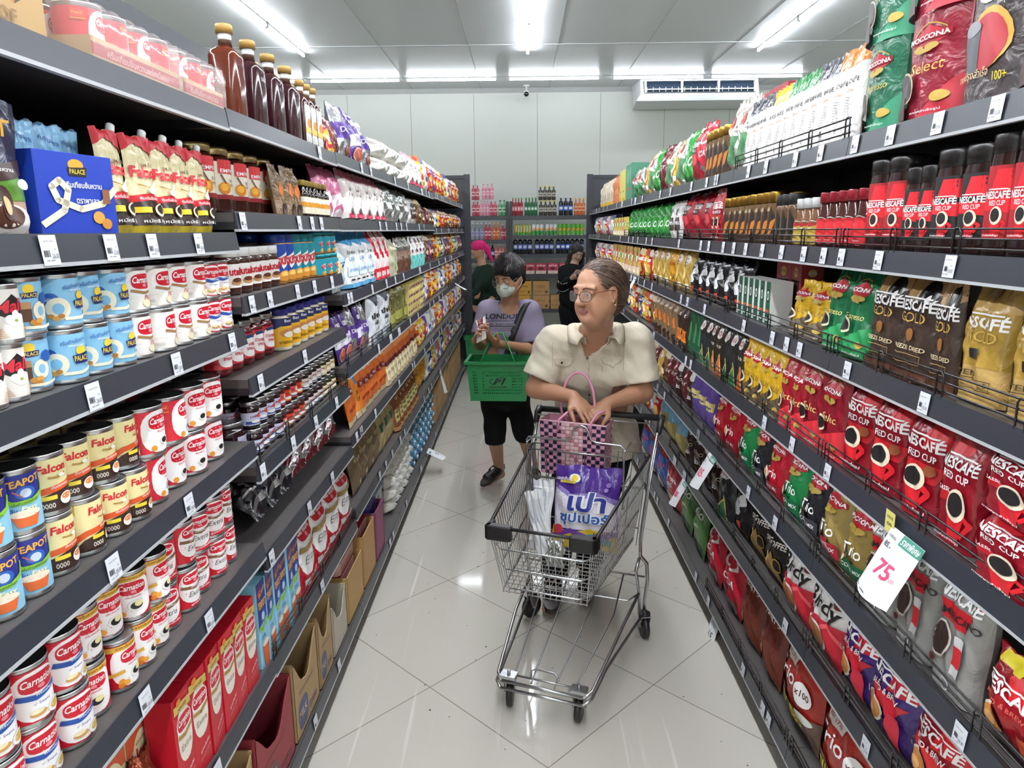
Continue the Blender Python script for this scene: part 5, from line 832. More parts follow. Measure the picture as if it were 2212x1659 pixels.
run('R', 3, 1.065, 1678, 1600, 'moc_yellow', 'yellow and brown coffee bag', 4, hs=.225, inset=.01, jit=.02)
run('R', 3, 1.065, 1600, 1508, ('moc_dark', 'moc_darkg', 'moc_darkg', 'moc_dark'), 'black coffee refill bag', 7, hs=.23, inset=.018)
run('R', 3, 1.065, 1508, 1480, 'leaf_green', 'dark green tea bag', 3, hs=.24)
run('R', 3, 1.065, 1480, 1458, 'deep_brown', 'dark brown bean bag', 2, hs=.235)
run('R', 3, 1.065, 1458, 1412, 'choc_tall', 'patterned brown coffee bag', 5, hs=.23)
run('R', 3, 1.065, 1412, 1350, ('g_blue', 'g_brown', 'g_red', 'g_yellow'), 'mixed bright biscuit bag', 9, hs=.2, lean=.1)
run('R', 4, .77, 2420, 2085, 'nes_redmix_y', 'red multipack with yellow flag', 2, hs=.17, inset=.01, dscale=1.2, fill=1.02)
run('R', 4, .77, 2085, 1850, 'americano', 'grey coffee stick bag', 3, hs=.26, inset=.015, lean=.04, fill=.9, jit=.03)
run('R', 4, .77, 1850, 1752, ('trio_gold2', 'trio_gold'), 'gold coffee stick bag', 2, hs=.235, inset=.01, lean=.06)
run('R', 4, .77, 1752, 1640, ('trio_black', 'trio_green', 'trio_red'), 'shiny coffee stick bag', 3, hs=.23, inset=.01, lean=.12)
run('R', 4, .77, 1640, 1532, ('trio_black', 'trio_green', 'trio_red', 'trio_red'), 'glossy coffee mix bag', 4, hs=.24, inset=.01, lean=.1)
run('R', 4, .77, 1532, 1486, 'purple_pack', 'violet drink bag', 3, hs=.24)
run('R', 4, .77, 1486, 1440, ('dark_brown', 'maroon_pack'), 'dark maroon snack bag', 4, hs=.22, lean=.1)
run('R', 4, .77, 1440, 1380, ('maroon_pack', 'g_brown', 'cereal_gold'), 'reddish brown berry bag', 7, hs=.2, lean=.1)
run('R', 5, .487, 2330, 1930, 'nes_redmix', 'red coffee mix multipack', 3, hs=.21, inset=.01, lean=.08, jit=.02)
run('R', 5, .487, 1930, 1790, 'nes_purple', 'purple coffee mix multipack', 2, hs=.235, inset=.01, lean=.06, jit=.02, fill=1.08)
run('R', 5, .487, 1790, 1672, 'birdy', 'white and red coffee bag', 2, hs=.24, inset=.01, lean=.06, jit=.02, fill=1.0)
run('R', 5, .487, 1672, 1568, ('blackgold', 'blackgold', 'black_bag'), 'black and gold coffee bag', 3, hs=.24, lean=.1, inset=.018)
run('R', 5, .487, 1568, 1545, 'moc_darkg', 'black and green coffee bag', 1, hs=.24, inset=.018)
run('R', 5, .487, 1545, 1470, 'dark_brown', 'black espresso bag', 4, hs=.24, lean=.08)
run('R', 5, .487, 1470, 1415, 'lblue_bag', 'sky blue cereal bag', 3, hs=.24, lean=.06)
run('R', 5, .487, 1415, 1370, ('g_red', 'g_white'), 'red and white bag', 6, hs=.2, lean=.06)
run('R', 6, .15, 2300, 1840, 'nes_redmix', 'dark red coffee multipack', 3, hs=.24, inset=-.005, lean=.08)
run('R', 6, .15, 1840, 1660, 'trio100', 'rust red hundred-stick bag', 2, hs=.30, inset=-.005, lean=.06, fill=.95, dscale=1.1)
run('R', 6, .15, 1660, 1580, 'choc_bag', 'brown gelato mix bag', 2, hs=.28, inset=-.005, lean=.08)
run('R', 6, .15, 1580, 1508, 'red_cocoa', 'crimson cocoa multipack', 2, hs=.28, inset=-.005, lean=.1, dscale=1.2)
run('R', 6, .15, 1508, 1455, 'green_malt', 'dull green malt bag', 2, hs=.27, inset=-.005, lean=.08)
run('R', 6, .15, 1455, 1430, 'red_dream', 'crimson cereal bag', 1, hs=.26, inset=-.005)
run('R', 6, .15, 1430, 1380, 'bluered_bag', 'blue cereal bag', 3, hs=.25, inset=-.005)
# ================================================================ drinks rack against the back wall
YB = 10.55
def bx_at(px, z=1.9): return on_y(px, 465, YB).x
BL = [on_y(1100, p, YB).z for p in (466, 511, 551, 592, 668)]
xs0, xs1, xs2 = on_y(1008, 465, YB).x, on_y(1100.5, 465, YB).x, on_y(1272, 465, YB).x
for nm, xa, xb, lab, lv in (('left', xs0-.5, xs1, 'dark steel drinks rack of juice bottles against the back wall, milk side', (466, 518, 560, 610, 668)), ('right', xs1, xs2+.5, 'dark steel drinks rack of canned and bottled drinks at the back wall, coffee side', (466, 509, 549, 592, 668))):
    t = empty('drinks_rack', ((xa+xb)/2, YB+.2, 0)); tag(t, lab, 'shelf rack', 'drinks racks at the back wall'); c = (xa+xb)/2
    zs = [on_y(1100, p, YB).z for p in lv]
    for z in zs:
        b = MB(); b.box(xa-c, -.2, z-.055, xb-c, .2, z, K('3c3e42', 's')); b.obj('shelf', t)
    for x in (xa+.02, xb-.03):
        for y in (-.19, .19):
            b = MB(); b.box(x-c-.02, y-.015, 0, x-c+.02, y+.015, zs[0]+.2, K('24262b', 's')); b.obj('post', t)
    for x in (xa, xb):
        pass
    b = MB(); m = 0.15
    b.tube([(m-.28, .19, zs[-2]-.06), (m, .19, zs[-1]+.6)], .012, K('24262b', 's'), 4); b.tube([(m+.28, .19, zs[-1]), (m-.0, .19, zs[-2]-.1)], .012, K('24262b', 's'), 4); b.tube([(m-.45, .19, zs[-1]), (m-.0, .19, zs[-2]-.06)], .012, K('24262b', 's'), 4); b.obj('cross_brace', t)
DR = {'pink': drink('b8485a', 'e8c4cc', 'e4e4e4', .24, .03, 'b83048'), 'pink2': drink('d890a4', 'ecc8d4', 'f0c8d8', .24, .03, 'e090a8'), 'green': drink('5c9c6c', 'dfe8dc', '4c9a4c', .3, .045, '2c7a3c'), 'greend': drink('1c5a34', '2c7a4c', '3c9a4c', .3, .045, 'd8e8dc'),
      'red': drink('8c1c2c', 'd87884', '5cae5c', .3, .045, 'e8b4bc'), 'yellow': drink('3c342c', 'c8c4b8', 'e8d048', .2, .028, '6a645c'), 'cola': drink('14161c', '6a78c0', 'eef0f4', .31, .042, 'c8d0e8'), 'blue': drink('10141c', '3c5ab8', 'eef0f4', .31, .045, 'dfe4f0'), 'orange': drink('c8683c', 'e8c08c', 'e8a84c', .2, .03, 'c8502c'), 'peach': drink('c07070', 'e8d0c0', 'eeeeee', .18, .026, 'd05a5a'), 'clear': drink('8c8c9c', 'b0a8c4', 'd8dce4', .22, .03, '7c7ca8')}
def brow(key, px0, px1, pz, n, desc, hs, rows=1, zoff=0, lvl=''):
    z = on_y(1100, pz, YB).z+zoff; xa, xb = on_y(px0, pz, YB).x, on_y(px1, pz, YB).x; P = DR[key] if isinstance(key, str) else key; sp = (xb-xa)/n
    for k in range(n):
        w = sp*.95/P.w
        place(P, 'drink_bottle', 'bottle', (xa+(k+.5)*sp, YB+.06, z+.001), 0, f'{desc}, {ordw(k)} counting from the milk side', f'{desc}s on the drinks rack', (w, min(w, 1.3), hs/P.h))
brow('pink', 1019, 1036, 466, 2, 'red-pink juice bottle, lower layer of the top shelf', .22); brow('pink', 1019, 1036, 466, 2, 'red-pink juice bottle, upper layer of the top shelf', .22, zoff=.222)
brow('pink2', 1037, 1056, 466, 3, 'pale pink bottle, lower layer of the top shelf', .23); brow('pink2', 1041, 1067, 466, 3, 'pale pink bottle, upper layer of the top shelf', .22, zoff=.232)
brow('pink', 1057, 1074, 466, 2, 'cherry red tea bottle on the top shelf', .22); brow('green', 1076, 1094, 466, 2, 'pale green bottle on the top shelf', .22)
brow('red', 1105, 1130, 466, 4, 'red soda bottle with green cap on the top shelf', .25); brow('greend', 1133, 1161, 466, 4, 'dark green soda bottle on the top shelf', .25)
brow('yellow', 1164, 1203, 466, 4, 'yellow-capped dark bottle, lower layer of the top shelf', .21); brow('yellow', 1163, 1201, 466, 4, 'yellow-capped dark bottle, upper layer of the top shelf', .2, zoff=.212)
brow('blue', 1207, 1238, 466, 3, 'blue-label cola bottle on the top shelf', .26); brow('orange', 1240, 1265, 466, 3, 'cream-label bottle on the top shelf', .24)
brow('clear', 1016, 1045, 518, 3, 'clear lilac bottle on the second shelf', .24); brow('pink', 1046, 1062, 518, 2, 'pink juice bottle on the second shelf', .24); brow('orange', 1064, 1080, 518, 2, 'orange juice bottle on the second shelf', .24); brow('pink', 1082, 1098, 518, 2, 'red juice bottle on the second shelf', .22)
brow('cola', 1052, 1068, 560, 2, 'purple fruit drink bottle on the third shelf', .22); brow('peach', 1068, 1099, 560, 4, 'peach fruit drink bottle on the third shelf', .22)
def drinkpack(items, base): return carton(.18, .16, .12, base, items)
SG = K('3c9a2c', 'g')
P1 = can('d8dce0', [('P', [(-.6, .0), (1.6, .0), (1.6, .62), (-.6, .2)], ('2c8c34', 's')), ('B', [(-.3, .34), (1.3, .74)], .16, ('e8962c', 's'))], r=.03, h=.16); P2 = can('52a82c', [('B', [(-.3, .3), (1.3, .72)], .16, ('e8962c', 's'))], r=.03, h=.16); P3 = can('3c9a34', [R(.0, .2, .4, 1, ('e8a02c', 's')), R(.6, .3, .8, .9, WH)], r=.03, h=.16)
for P, a, b_, n, d in ((P3, 1111, 1128, 3, 'striped green and yellow soda can'), (P3, 1129, 1147, 3, 'green and yellow soda can beside the striped ones'), (P1, 1149, 1175, 3, 'white-topped green soda can'), (P1, 1178, 1204, 3, 'silver-topped green soda can'), (P2, 1206, 1233, 3, 'lime green soda can'), (P2, 1235, 1262, 3, 'lime green soda can at the coffee side end')):
    z = on_y(1100, 509, YB).z; xa, xb = on_y(a, 509, YB).x, on_y(b_, 509, YB).x; sp = (xb-xa)/n
    for k in range(n): place(P, 'soda_can', 'can', (xa+(k+.5)*sp, YB+.06, z+.001), 0, f'{d}, {ordw(k)} of three in its pack', 'soda can packs on the drinks rack', (sp*.96/P.w, sp*.96/P.w, .16/P.h))
brow('cola', 1108, 1150, 549, 4, 'big dark soda bottle on the third shelf', .26); brow('cola', 1155, 1197, 549, 4, 'large dark soda bottle, middle of the third shelf', .26); brow('blue', 1201, 1262, 549, 6, 'large dark soda bottle with blue label, third shelf', .26)
cpk = carton(.17, .15, .2, 'c88890', [R(0, .3, 1, 1, ('b83048', 's')), T('ชาไทย', .5, .8, .8, .2, WH), E(.5, .5, .26, .16, ('5a1420', 's')), R(0, 0, 1, .3, ('e0ccc0', 's')), T('12', .5, .15, .2, .1, ('8a3c3c', 's'))])
for k, (a, b_) in enumerate(((1115, 1134), (1136, 1155), (1157, 1180), (1183, 1205), (1208, 1230), (1233, 1255))):
    z = on_y(1100, 592, YB).z; xa, xb = on_y(a, 592, YB).x, on_y(b_, 592, YB).x
    place(cpk, 'drink_carton', 'carton', ((xa+xb)/2, YB+.09, z+.001), 0, f'pink and red drink carton on the fourth drinks shelf, {ordw(k)} counting from the milk side', 'pink drink cartons', ((xb-xa)*.97/.17, 1, 1.0))
bb = plain_carton(.3, .2, .24, 'LACTASOY', 'b88c58', '5a4024'); by = plain_carton(.26, .2, .24, 'OISHI', 'c8963c', '6a4010')
z = on_y(1100, 668, YB).z
for P, a, b_, zz, l in ((by, 1118, 1146, z, 'yellow drink carton at the bottom of its stack'), (by, 1118, 1148, z+.205, 'yellow striped carton wrapped in film, stacked on another yellow carton'), (bb, 1151, 1187, z, 'brown shipping carton under another at drinks rack bottom'), (bb, 1151, 1187, z+.205, 'brown shipping carton stacked upon the middle carton at drinks rack bottom'), (bb, 1189, 1225, z, 'single brown shipping carton nearest the woman in black')):
    xa, xb = on_y(a, 650, YB).x, on_y(b_, 650, YB).x
    place(P, 'shipping_carton', 'carton', ((xa+xb)/2, YB+.14, zz+.001), 0, l, 'shipping cartons under the drinks rack', ((xb-xa)*.98/P.w, 1, 1))
# ================================================================ cartons on the lowest milk-side shelf
ZB = .155
def open_box(px0, px1, h, col, label, ink, txt, cont=None, flap=True, inset=.0, dd=.3):
    x1 = -(FL+inset+.010); ya, yb = sorted((y_at(px0, x1, ZB), y_at(px1, x1, ZB))); w = yb-ya-.008; th = .004
    t = empty('cardboard_tray', (x1-dd/2, (ya+yb)/2, ZB+.001), PI/2); tag(t, label, 'cardboard box', 'open cardboard boxes on the lowest milk side shelf')
    m = K(col, 'm'); b = MB()
    b.box(-w/2, -dd/2, 0, w/2, dd/2, th, m); b.box(-w/2, dd/2-th, 0, w/2, dd/2, h, m); b.box(-w/2, -dd/2, 0, -w/2+th, dd/2, h, m); b.box(w/2-th, -dd/2, 0, w/2, dd/2, h, m)
    # torn, curved front edge
    n = 14; vs = []; fs = []
    for i in range(n+1):
        u = i/n; e = h*(.55+.45*abs(2*u-1)**1.5)+.006*math.sin(17*u) if cont is not None else h
        for yy in (-dd/2, -dd/2+th): vs += [(-w/2+u*w, yy, 0), (-w/2+u*w, yy, e)]
    for i in range(n):
        o = 4*i; fs += [(o, o+4, o+5, o+1), (o+2, o+3, o+7, o+6), (o+1, o+5, o+7, o+3)]
    b.add(vs, fs, m)
    if ink: art(b, lambda u, v, o: ((u-.5)*w, -dd/2-o, v*h), [se(.3, .24, .2, .18, (ink, 's')), T(txt, .3, .25, .3, .1, ('c8b8a8', 's')), T('ปริมาณสุทธิ ครีมเทียมข้นหวาน', .5, .5, .66, .06, (ink, 's'), 0, 0, -.1), T('Carnation', .7, .16, .34, .1, (ink, 's'))], L=9)
    b.obj('tray_box', t)
    if flap:
        f = MB(); f.box(-w/2+.01, dd/2-th, h-.01, w/2-.01, dd/2+.002, h+.05, m, Matrix.Translation((0, 0, 0))); f.obj('back_flap', t)
    return (ya+yb)/2, w, x1
def bag_in(key, x, y, z, rz, rx, label, sc=(1, 1, 1), nm='product_bag', g='bags loose in the open cardboard boxes'):
    place(PR[key], nm, 'bag', (x, y, z), rz, label, g, sc, rx=rx)
for (p0, p1, h, col, ink, txt, lab, ks) in ((430, 562, .25, 'a5845a', None, '', 'open brown cardboard box nearest the camera, holding red milk pouches', (('carn_pouch', 'red milk pouch leaning in the nearest open cardboard box'), ('falcon_pouch', 'cream creamer pouch leaning in the nearest open cardboard box'))),
        (566, 640, .26, '8e3038', '5a1c28', 'NO.1', 'open wine red cardboard box with brown inside', (('carn_pouch', 'red milk pouch crumpled in the wine red box'), ('clear_bag', 'silver foil bag sunk in the wine red box'))),
        (643, 692, .27, 'a88a60', '34406a', 'MILK', 'brown torn cardboard box with navy print beside the wine red box', (('carn_pouch', 'red milk pouch in the first navy-printed box'), ('falcon_pouch', 'small creamer pouch in the first navy-printed box'))),
        (694, 722, .27, 'a88a60', '34406a', 'MILK', 'second brown torn cardboard box with navy print', (('red_cocoa', 'red round-printed bag in the second navy-printed box'),)),
        (724, 752, .2, 'b8b0a0', None, '', 'grey card box holding blue plastic bags', (('lblue_bag', 'crumpled sky blue plastic bag on the grey card box'), ('lightblue_bag', 'pale blue plastic bag inside the grey card box')))):
    yc, w, x1 = open_box(p0, p1, h, col, lab, ink, txt, True)
    for i, (k, l) in enumerate(ks):
        bag_in(k, x1-.10-.06*i, yc+(i-.5)*w*.3, ZB+.012+.05*i, PI/2+(.5 if i else -.4), -.5+.9*i*.5, l, (1, 1, 1.15))
for (p0, p1, h, col, lab, n, kk) in ((755, 787, .2, 'b8945c', 'brown cardboard box of pink packs, nearer one', 2, 'p'), (789, 813, .24, 'b8905a', 'brown cardboard box of pink packs, farther one', 2, 'p'), (815, 832, .24, '8c4a6a', 'magenta cardboard box of violet packs', 2, 'v')):
    yc, w, x1 = open_box(p0, p1, h, col, lab, None, '', None, False)
    P = carton(w*.9, .06, .2, 'e0aaa4' if kk == 'p' else '4a4488', [R(0, 0, 1, .5, ('b01c2c' if kk == 'p' else '2a2a60', 's'))], fin='g')
    b = MB(); b.rbox(-w*.45, -.12, 0, w*.45, .12, .06, K('e2b0a8' if kk == 'p' else '4c4690', 'g'), .015); art(b, lambda u, v, o: ((u-.5)*w*.9, -.12+v*.24, .06+o), [R(0.02, .0, .98, .16, ('b01c2c' if kk == 'p' else '8a84c8', 's')), E(.5, .55, .3, .2, ('c87c7c' if kk == 'p' else '2a2a60', 's'))], L=9)
    me = b.mesh('wrapped_pack')
    for i in range(4):
        o = bpy.data.objects.new('wrapped_pack', me); COL.objects.link(o); o.location = (x1-.15, yc, ZB+.012+i*.061); o.rotation_euler.z = PI/2
        tag(o, f"{'glossy pink' if kk == 'p' else 'glossy violet'} wrapped pack, {ordw(i)} from the bottom in the {lab.split(',')[0].split(' of ')[0]}{', ' + lab.split(', ')[1] if ', ' in lab else ''}", 'pack', 'wrapped packs in low boxes')
P = carton(.16, .33, .2, 'dfe3e8', [R(0, .62, 1, .96, ('2c4c86', 's')), E(.5, .8, .25, .1, ('5c8c5c', 's')), T('พย์', .5, .5, .6, .12, ('1c3c7c', 's')), T('กระดาษ', .5, .3, .4, .05, ('5a6a8a', 's'))]+[R(.08*k, 0, .08*k+.01, .62, ('c0c6d0', 's')) for k in range(12)], fin='g')
ya, yb = y_at(833, -FL, ZB), y_at(860, -FL, ZB); place(P, 'tissue_pack', 'pack', (-FL-.18, (ya+yb)/2, ZB+.001), PI/2, 'tall white and navy wrapped pack standing beside stacked white bags', 'wrapped packs in low boxes', ((yb-ya)*.95/.16, 1, .95))
for ci, (p0, p1, key, n, tiers, nmx) in enumerate(((862, 902, 'flour_bag', 6, 5, 'white flour bag'), (902, 946, 'blue_flour', 8, 5, 'blue and white flour bag'))):
    ya, yb = y_at(p0, -FL, ZB), y_at(p1, -FL, ZB); sp = (yb-ya)/n
    for k in range(n):
        for t_ in range(tiers):
            P = PR[key]; place(P, 'flour_bag', 'flour bag', (-FL-.078-RN.uniform(0, .01), ya+(k+.5)*sp, ZB+.001+t_*.072), PI/2+RN.uniform(-.05, .05), f'{nmx}, {ordw(k)} along, {ordw(t_)} layer up, lowest shelf of milk side', f'{nmx}s stacked low', (sp*.97/P.w, 1.1, .072/P.h))
for k, (p0, p1) in enumerate(((946, 953), (953, 959), (959, 965), (965, 971), (974, 981), (981, 987), (987, 993), (993, 999))):
    ya, yb = y_at(p0, -FL, ZB), y_at(p1, -FL, ZB); P = plain_carton(.2, .3, .28, 'FOOD', ('b08a5a', 'b8925e')[k % 2])
    place(P, 'shipping_carton', 'carton', (-FL-.16, (ya+yb)/2, ZB+.001), PI/2, f'brown shipping carton on the lowest milk side shelf, {ordw(k)} past the flour bags', 'brown cartons at the far end of the lowest shelf', ((yb-ya)*.96/.2, 1, 1))
# ================================================================ top shelf oddities
P = carton(.26, .24, .2, 'b89868', [('P', [(0, .3), (.66, .2), (.7, .9), (0, .95)], ('c87840', 's')), ('P', [(.66, .2), (.86, .3), (.84, 1), (.68, .95)], ('4c443c', 's')), se(.3, .72, .2, .2, ('c8a870', 's'))]+[('B', [(.3, .6), (.3+.2*math.cos(a), .68+.2*math.sin(a))], .02, ('4a3c2c', 's')) for a in (.3, .8, 1.4, 1.9, 2.5, 2.9)]+[R(.72, .5, .8, .92, ('a88c5c', 's')), T('COF', .5, .12, .3, .08, ('8a6a44', 's'))], fin='m')
ya, yb = y_at(-60, -FL-.02, 1.965), y_at(149, -FL-.02, 1.965)
place(P, 'shipping_carton', 'carton', (-FL-.15, (ya+yb)/2, 1.969), PI/2, 'brown cardboard box with orange and black leaf print on the top milk side shelf', None, ((yb-ya)/.26, 1, 1))
# shrink-wrapped tray of milk cans
def shrink(px0, px1, name, label, skew=0):
    ya, yb = y_at(px0, -FL-.02, 1.965), y_at(px1, -FL-.02, 1.965); w = yb-ya; n = max(3, round(w/.076)); r = w/n/2*.98
    t = empty(name, (-FL-.148, (ya+yb)/2, 1.967), PI/2); tag(t, label, 'can tray', 'wrapped trays of milk cans')
    b = MB(); b.box(-w/2, -.12, 0, w/2, .12, .045, K('c0a074', 'm')); art(b, lambda u, v, o: ((u-.5)*w, -.12-o, v*.045), [R(0, .35, 1, .8, ('a8323c', 's')), T('ครีมเทียมข้นหวานพร่องไขมัน', .5, .57, .7, .3, ('e0b0a8', 's'))], L=9); b.obj('tray', t)
    P = PR['can_carn_red'] if not skew else PR['can_carn_red']
    for j in range(2):
        for i in range(n):
            e = bpy.data.objects.new('milk_can', None); COL.objects.link(e); e.parent = t; e.location = (-w/2+(2*i+1)*w/n/2, -.08+j*.08, .003); e.rotation_euler.z = -.5+.9*(i % 2); e.scale = (r/.0368,)*2+(1.15,)
            for nm, me in P.parts: c = bpy.data.objects.new(nm, me); COL.objects.link(c); c.parent = e
    f = MB(); n_ = 20; prof = [(-.125, 0), (-.127, .05), (-.122, .098), (-.08, .103), (0, .1), (.08, .103), (.122, .095), (.125, 0)]
    vs = [(-w/2-.004+(w+.008)*i/n_, y, z+.003*math.sin(i*2.1+y*30)) for i in range(n_+1) for y, z in prof]; m_ = len(prof)
    f.add(vs, [(i*m_+k, i*m_+k+1, (i+1)*m_+k+1, (i+1)*m_+k) for i in range(n_) for k in range(m_-1)], glassy('shrink_film', 'f4ecea', .22, .12), True)
    for i, sg in ((0, -1), (n_, 1)): # gathered ends
        e = [vs[i*m_+k] for k in range(m_)]; c = (e[0][0]+sg*.018, 0, .03); f.add(e+[c], [(k, k+1, m_) for k in range(m_-1)], glassy('shrink_film', 'f4ecea', .22, .12), True)
    f.obj('shrink_film', t)
shrink(212, 398, 'can_tray', 'shrink-wrapped tray of red milk cans on the top milk side shelf')
shrink(408, 492, 'can_tray', 'smaller film-wrapped red can pack beside the syrup bottles')
# cartons standing on the far side of the milk rack, showing above its top rail
for i, (p0, p1, c, l) in enumerate(((170, 272, 'd8c494', 'cream carton edge with red print showing above the milk rack top rail'), (276, 318, 'c8788c', 'pink carton showing above the milk rack top rail'), (320, 362, 'b85a6c', 'dark pink carton showing above the milk rack top rail'), (430, 452, '24262a', 'black crate corner showing above the milk rack top rail'))):
    x = -FL-.60; zt = 2.36+.005*i
    P1_, P2_ = on_x(p0, 40 if i == 0 else 90, x), on_x(p1, 40 if i == 0 else 90, x); h = zt-1.97
    P = carton(abs(P2_.y-P1_.y)-.01, h, .2, c, [T('ขนม', .5, .93, .4, .06, ('b83a34', 's'))], fin='m')
    place(P, 'shipping_carton', 'carton', (x-.1+.02, (P1_.y+P2_.y)/2, 1.97), PI/2, l, 'cartons on the far side of the milk rack')
b = MB(); b.box(-1.75, .8, 1.93, -1.12, 8.7, 1.968, SHM); tag(b.obj('rear_shelf_board'), 'long dark shelf on the far side of the milk rack, carrying cartons', 'shelf')
# ================================================================ paper price signs clipped to the rails
def sign(side, px, py, w, h, z, items, label, tilt=.35, yaw=0, curl=.02, x=None):
    s = -1 if side == 'L' else 1; F = FL if s < 0 else FR
    p = on_x(px, py, s*(F-.012)); b = MB(); nu, nv = 8, 10
    def S(u, v, o): # v=1 top, clipped to the rail; bottom swings into the aisle
        q = 1-v; out = math.sin(tilt)*h*q+curl*math.sin(PI*u)*q
        return ((u-.5)*w, -(out+o), -math.cos(tilt)*h*q)
    vs = [S(i/nu, j/nv, 0) for j in range(nv+1) for i in range(nu+1)]
    b.add(vs, [(j*(nu+1)+i, j*(nu+1)+i+1, (j+1)*(nu+1)+i+1, (j+1)*(nu+1)+i) for j in range(nv) for i in range(nu)], K('e9ecf0', 's'), True)
    vs = [S(i/nu, j/nv, -.0006) for j in range(nv+1) for i in range(nu+1)]
    b.add(vs, [(j*(nu+1)+i, (j+1)*(nu+1)+i, (j+1)*(nu+1)+i+1, j*(nu+1)+i+1) for j in range(nv) for i in range(nu)], K('e9ecf0', 's'), True)
    art(b, S, items, L=.2, step=.0005)
    o = b.obj('price_sign'); o.location = p; o.rotation_euler = (0, 0, (PI/2 if s < 0 else -PI/2)+yaw)
    return tag(o, label, 'price sign', 'paper price signs')
PKC = ('e0406c', 's'); GRC = ('3c8a78', 's')
def sgn(price, old): return [R(.4, .84, 1, 1, GRC), T('ราคาพิเศษ', .7, .92, .5, .1, WH, .2, .02), T(price, .5, .46, .44, .24, PKC, 0, .02), T(old, .2, .76, .24, .08, ('3a3a3c', 's')), T('บาท', .8, .4, .1, .05, PKC), R(.06, .06, .2, .07, BK), R(.3, .06, .5, .07, BK), T('ลดพิเศษ', .2, .9, .24, .05, ('4a4a4c', 's'))]
sign('R', 1962, 1162, .13, .15, 0, sgn('75', '85.-'), 'large white paper price sign reading 75 on the fourth coffee side shelf', .45)
sign('R', 1540, 985, .115, .15, 0, sgn('105', '130.-'), 'white paper price sign reading 105 on the coffee side', .5)
sign('R', 1480, 1040, .105, .13, 0, sgn('100', '120.-'), 'white paper price sign reading 100, lower on the coffee side', .45)
sign('R', 1547, 1338, .1, .13, 0, [T('แถม', .5, .84, .6, .08, ('3c6aa8', 's')), T('15', .6, .5, .34, .2, ('3a3a3c', 's'), .2), R(.0, .3, 1, .36, ('a82c48', 's')), R(0, .26, 1, .28, ('a82c48', 's'))], 'white sign with crimson stripe hanging from the lowest coffee side rail', .25)
sign('R', 1374, 598, .1, .15, 0, sgn('99', '120.-'), 'small paper sign behind the older woman on a coffee side rail', .5)
sign('L', 924, 973, .12, .12, 0, [T('59', .6, .5, .3, .2, ('3a3a3c', 's')), R(.1, .8, .5, .9, GRC)], 'curled white paper sign sticking out from the lowest milk side rail', 1.1)
sign('L', 983, 612, .1, .12, 0, [T('39', .6, .5, .3, .2, ('3a3a3c', 's'))], 'white paper sign near the far end of the milk side', 1.0)
sign('L', 951, 802, .1, .18, 0, [R(.1, .8, .5, .9, GRC)], 'narrow paper sign hanging above brown cartons on the milk side', .2)
o = MB(); art(o, lambda u, v, f: (-f, (u-.5)*.04, v*.05), [R(0, 0, 1, 1, ('e2da7c', 's')), T('ราคา', .5, .7, .6, .14, BK), T('ลด', .5, .4, .5, .14, BK)], L=9); q = on_x(1920, 1150, FR-.014); oo = o.obj('yellow_tag'); oo.location = q; tag(oo, 'small yellow paper tag beside the big 75 price sign', 'price tag')
# ================================================================ shopping trolley
CH, BKP, CHT = K('c4c7ca', 'M'), K('1a1b1d', 's'), K('8f9294', 'M')
TA = math.radians(-19.5)
TO = Vector((.275, 2.84, 0)); TR = Vector((math.cos(TA), math.sin(TA), 0)); TF = Vector((TR.y, -TR.x, 0))
def tw(u, v, z): return TO+TR*u+TF*v+Vector((0, 0, z))
cart = empty('shopping_trolley', TO, TA); tag(cart, 'chrome wire shopping trolley with black handle and bumpers standing in the aisle', 'shopping trolley')
def tc(u, v, z): return (u, -v, z)     # trolley frame: u across, v towards the front, z up
def lerp(a, b, t): return tuple(a[i]+(b[i]-a[i])*t for i in range(3))
# basket corners: front (f) / rear (r), bottom / top
fT, rT = (.186, .65, .70), (.25, -.03, .80)
fB, rB = (.152, .60, .46), (.205, .06, .47)
b = MB()
def ringpts(t, n=1):
    wf, vf, zf = lerp(fB, fT, t); wr, vr, zr = lerp(rB, rT, t)
    return [tc(-wr, vr, zr), tc(-wf-.0, vf-.03, zf+.002), tc(-wf+.03, vf, zf), tc(wf-.03, vf, zf), tc(wf, vf-.03, zf+.002), tc(wr, vr, zr)]
for t in (0, .33, .66): b.tube(ringpts(t), .0032, CH, 6)
n = 14 # front wires
for i in range(n+1):
    k = -1+2*i/n; b.tube([tc(k*fB[0], fB[1], fB[2]-.02), tc(k*fB[0], fB[1], fB[2]), tc(k*(fT[0]-.01), fT[1], fT[2])], .0017, CH, 5)
for s in (-1, 1):
    m = 26
    for i in range(m+1):
        q = i/m; B_ = lerp(fB, rB, q); T_ = lerp(fT, rT, q)
        b.tube([tc(s*B_[0], B_[1], B_[2]-.012), tc(s*B_[0], B_[1], B_[2]), tc(s*T_[0], T_[1], T_[2])], .0017, CH, 5)
b.obj('basket_sides', cart)
b = MB()
for i in range(15):
    k = -1+2*i/14; b.tube([tc(k*fB[0], fB[1], fB[2]-.012), tc(k*rB[0], rB[1], rB[2]-.012)], .0017, CH, 5)
for i in range(20):
    q = i/19; B_ = lerp(fB, rB, q); b.tube([tc(-B_[0], B_[1], B_[2]-.015), tc(B_[0], B_[1], B_[2]-.015)], .0017, CH, 5)
b.obj('basket_floor', cart)
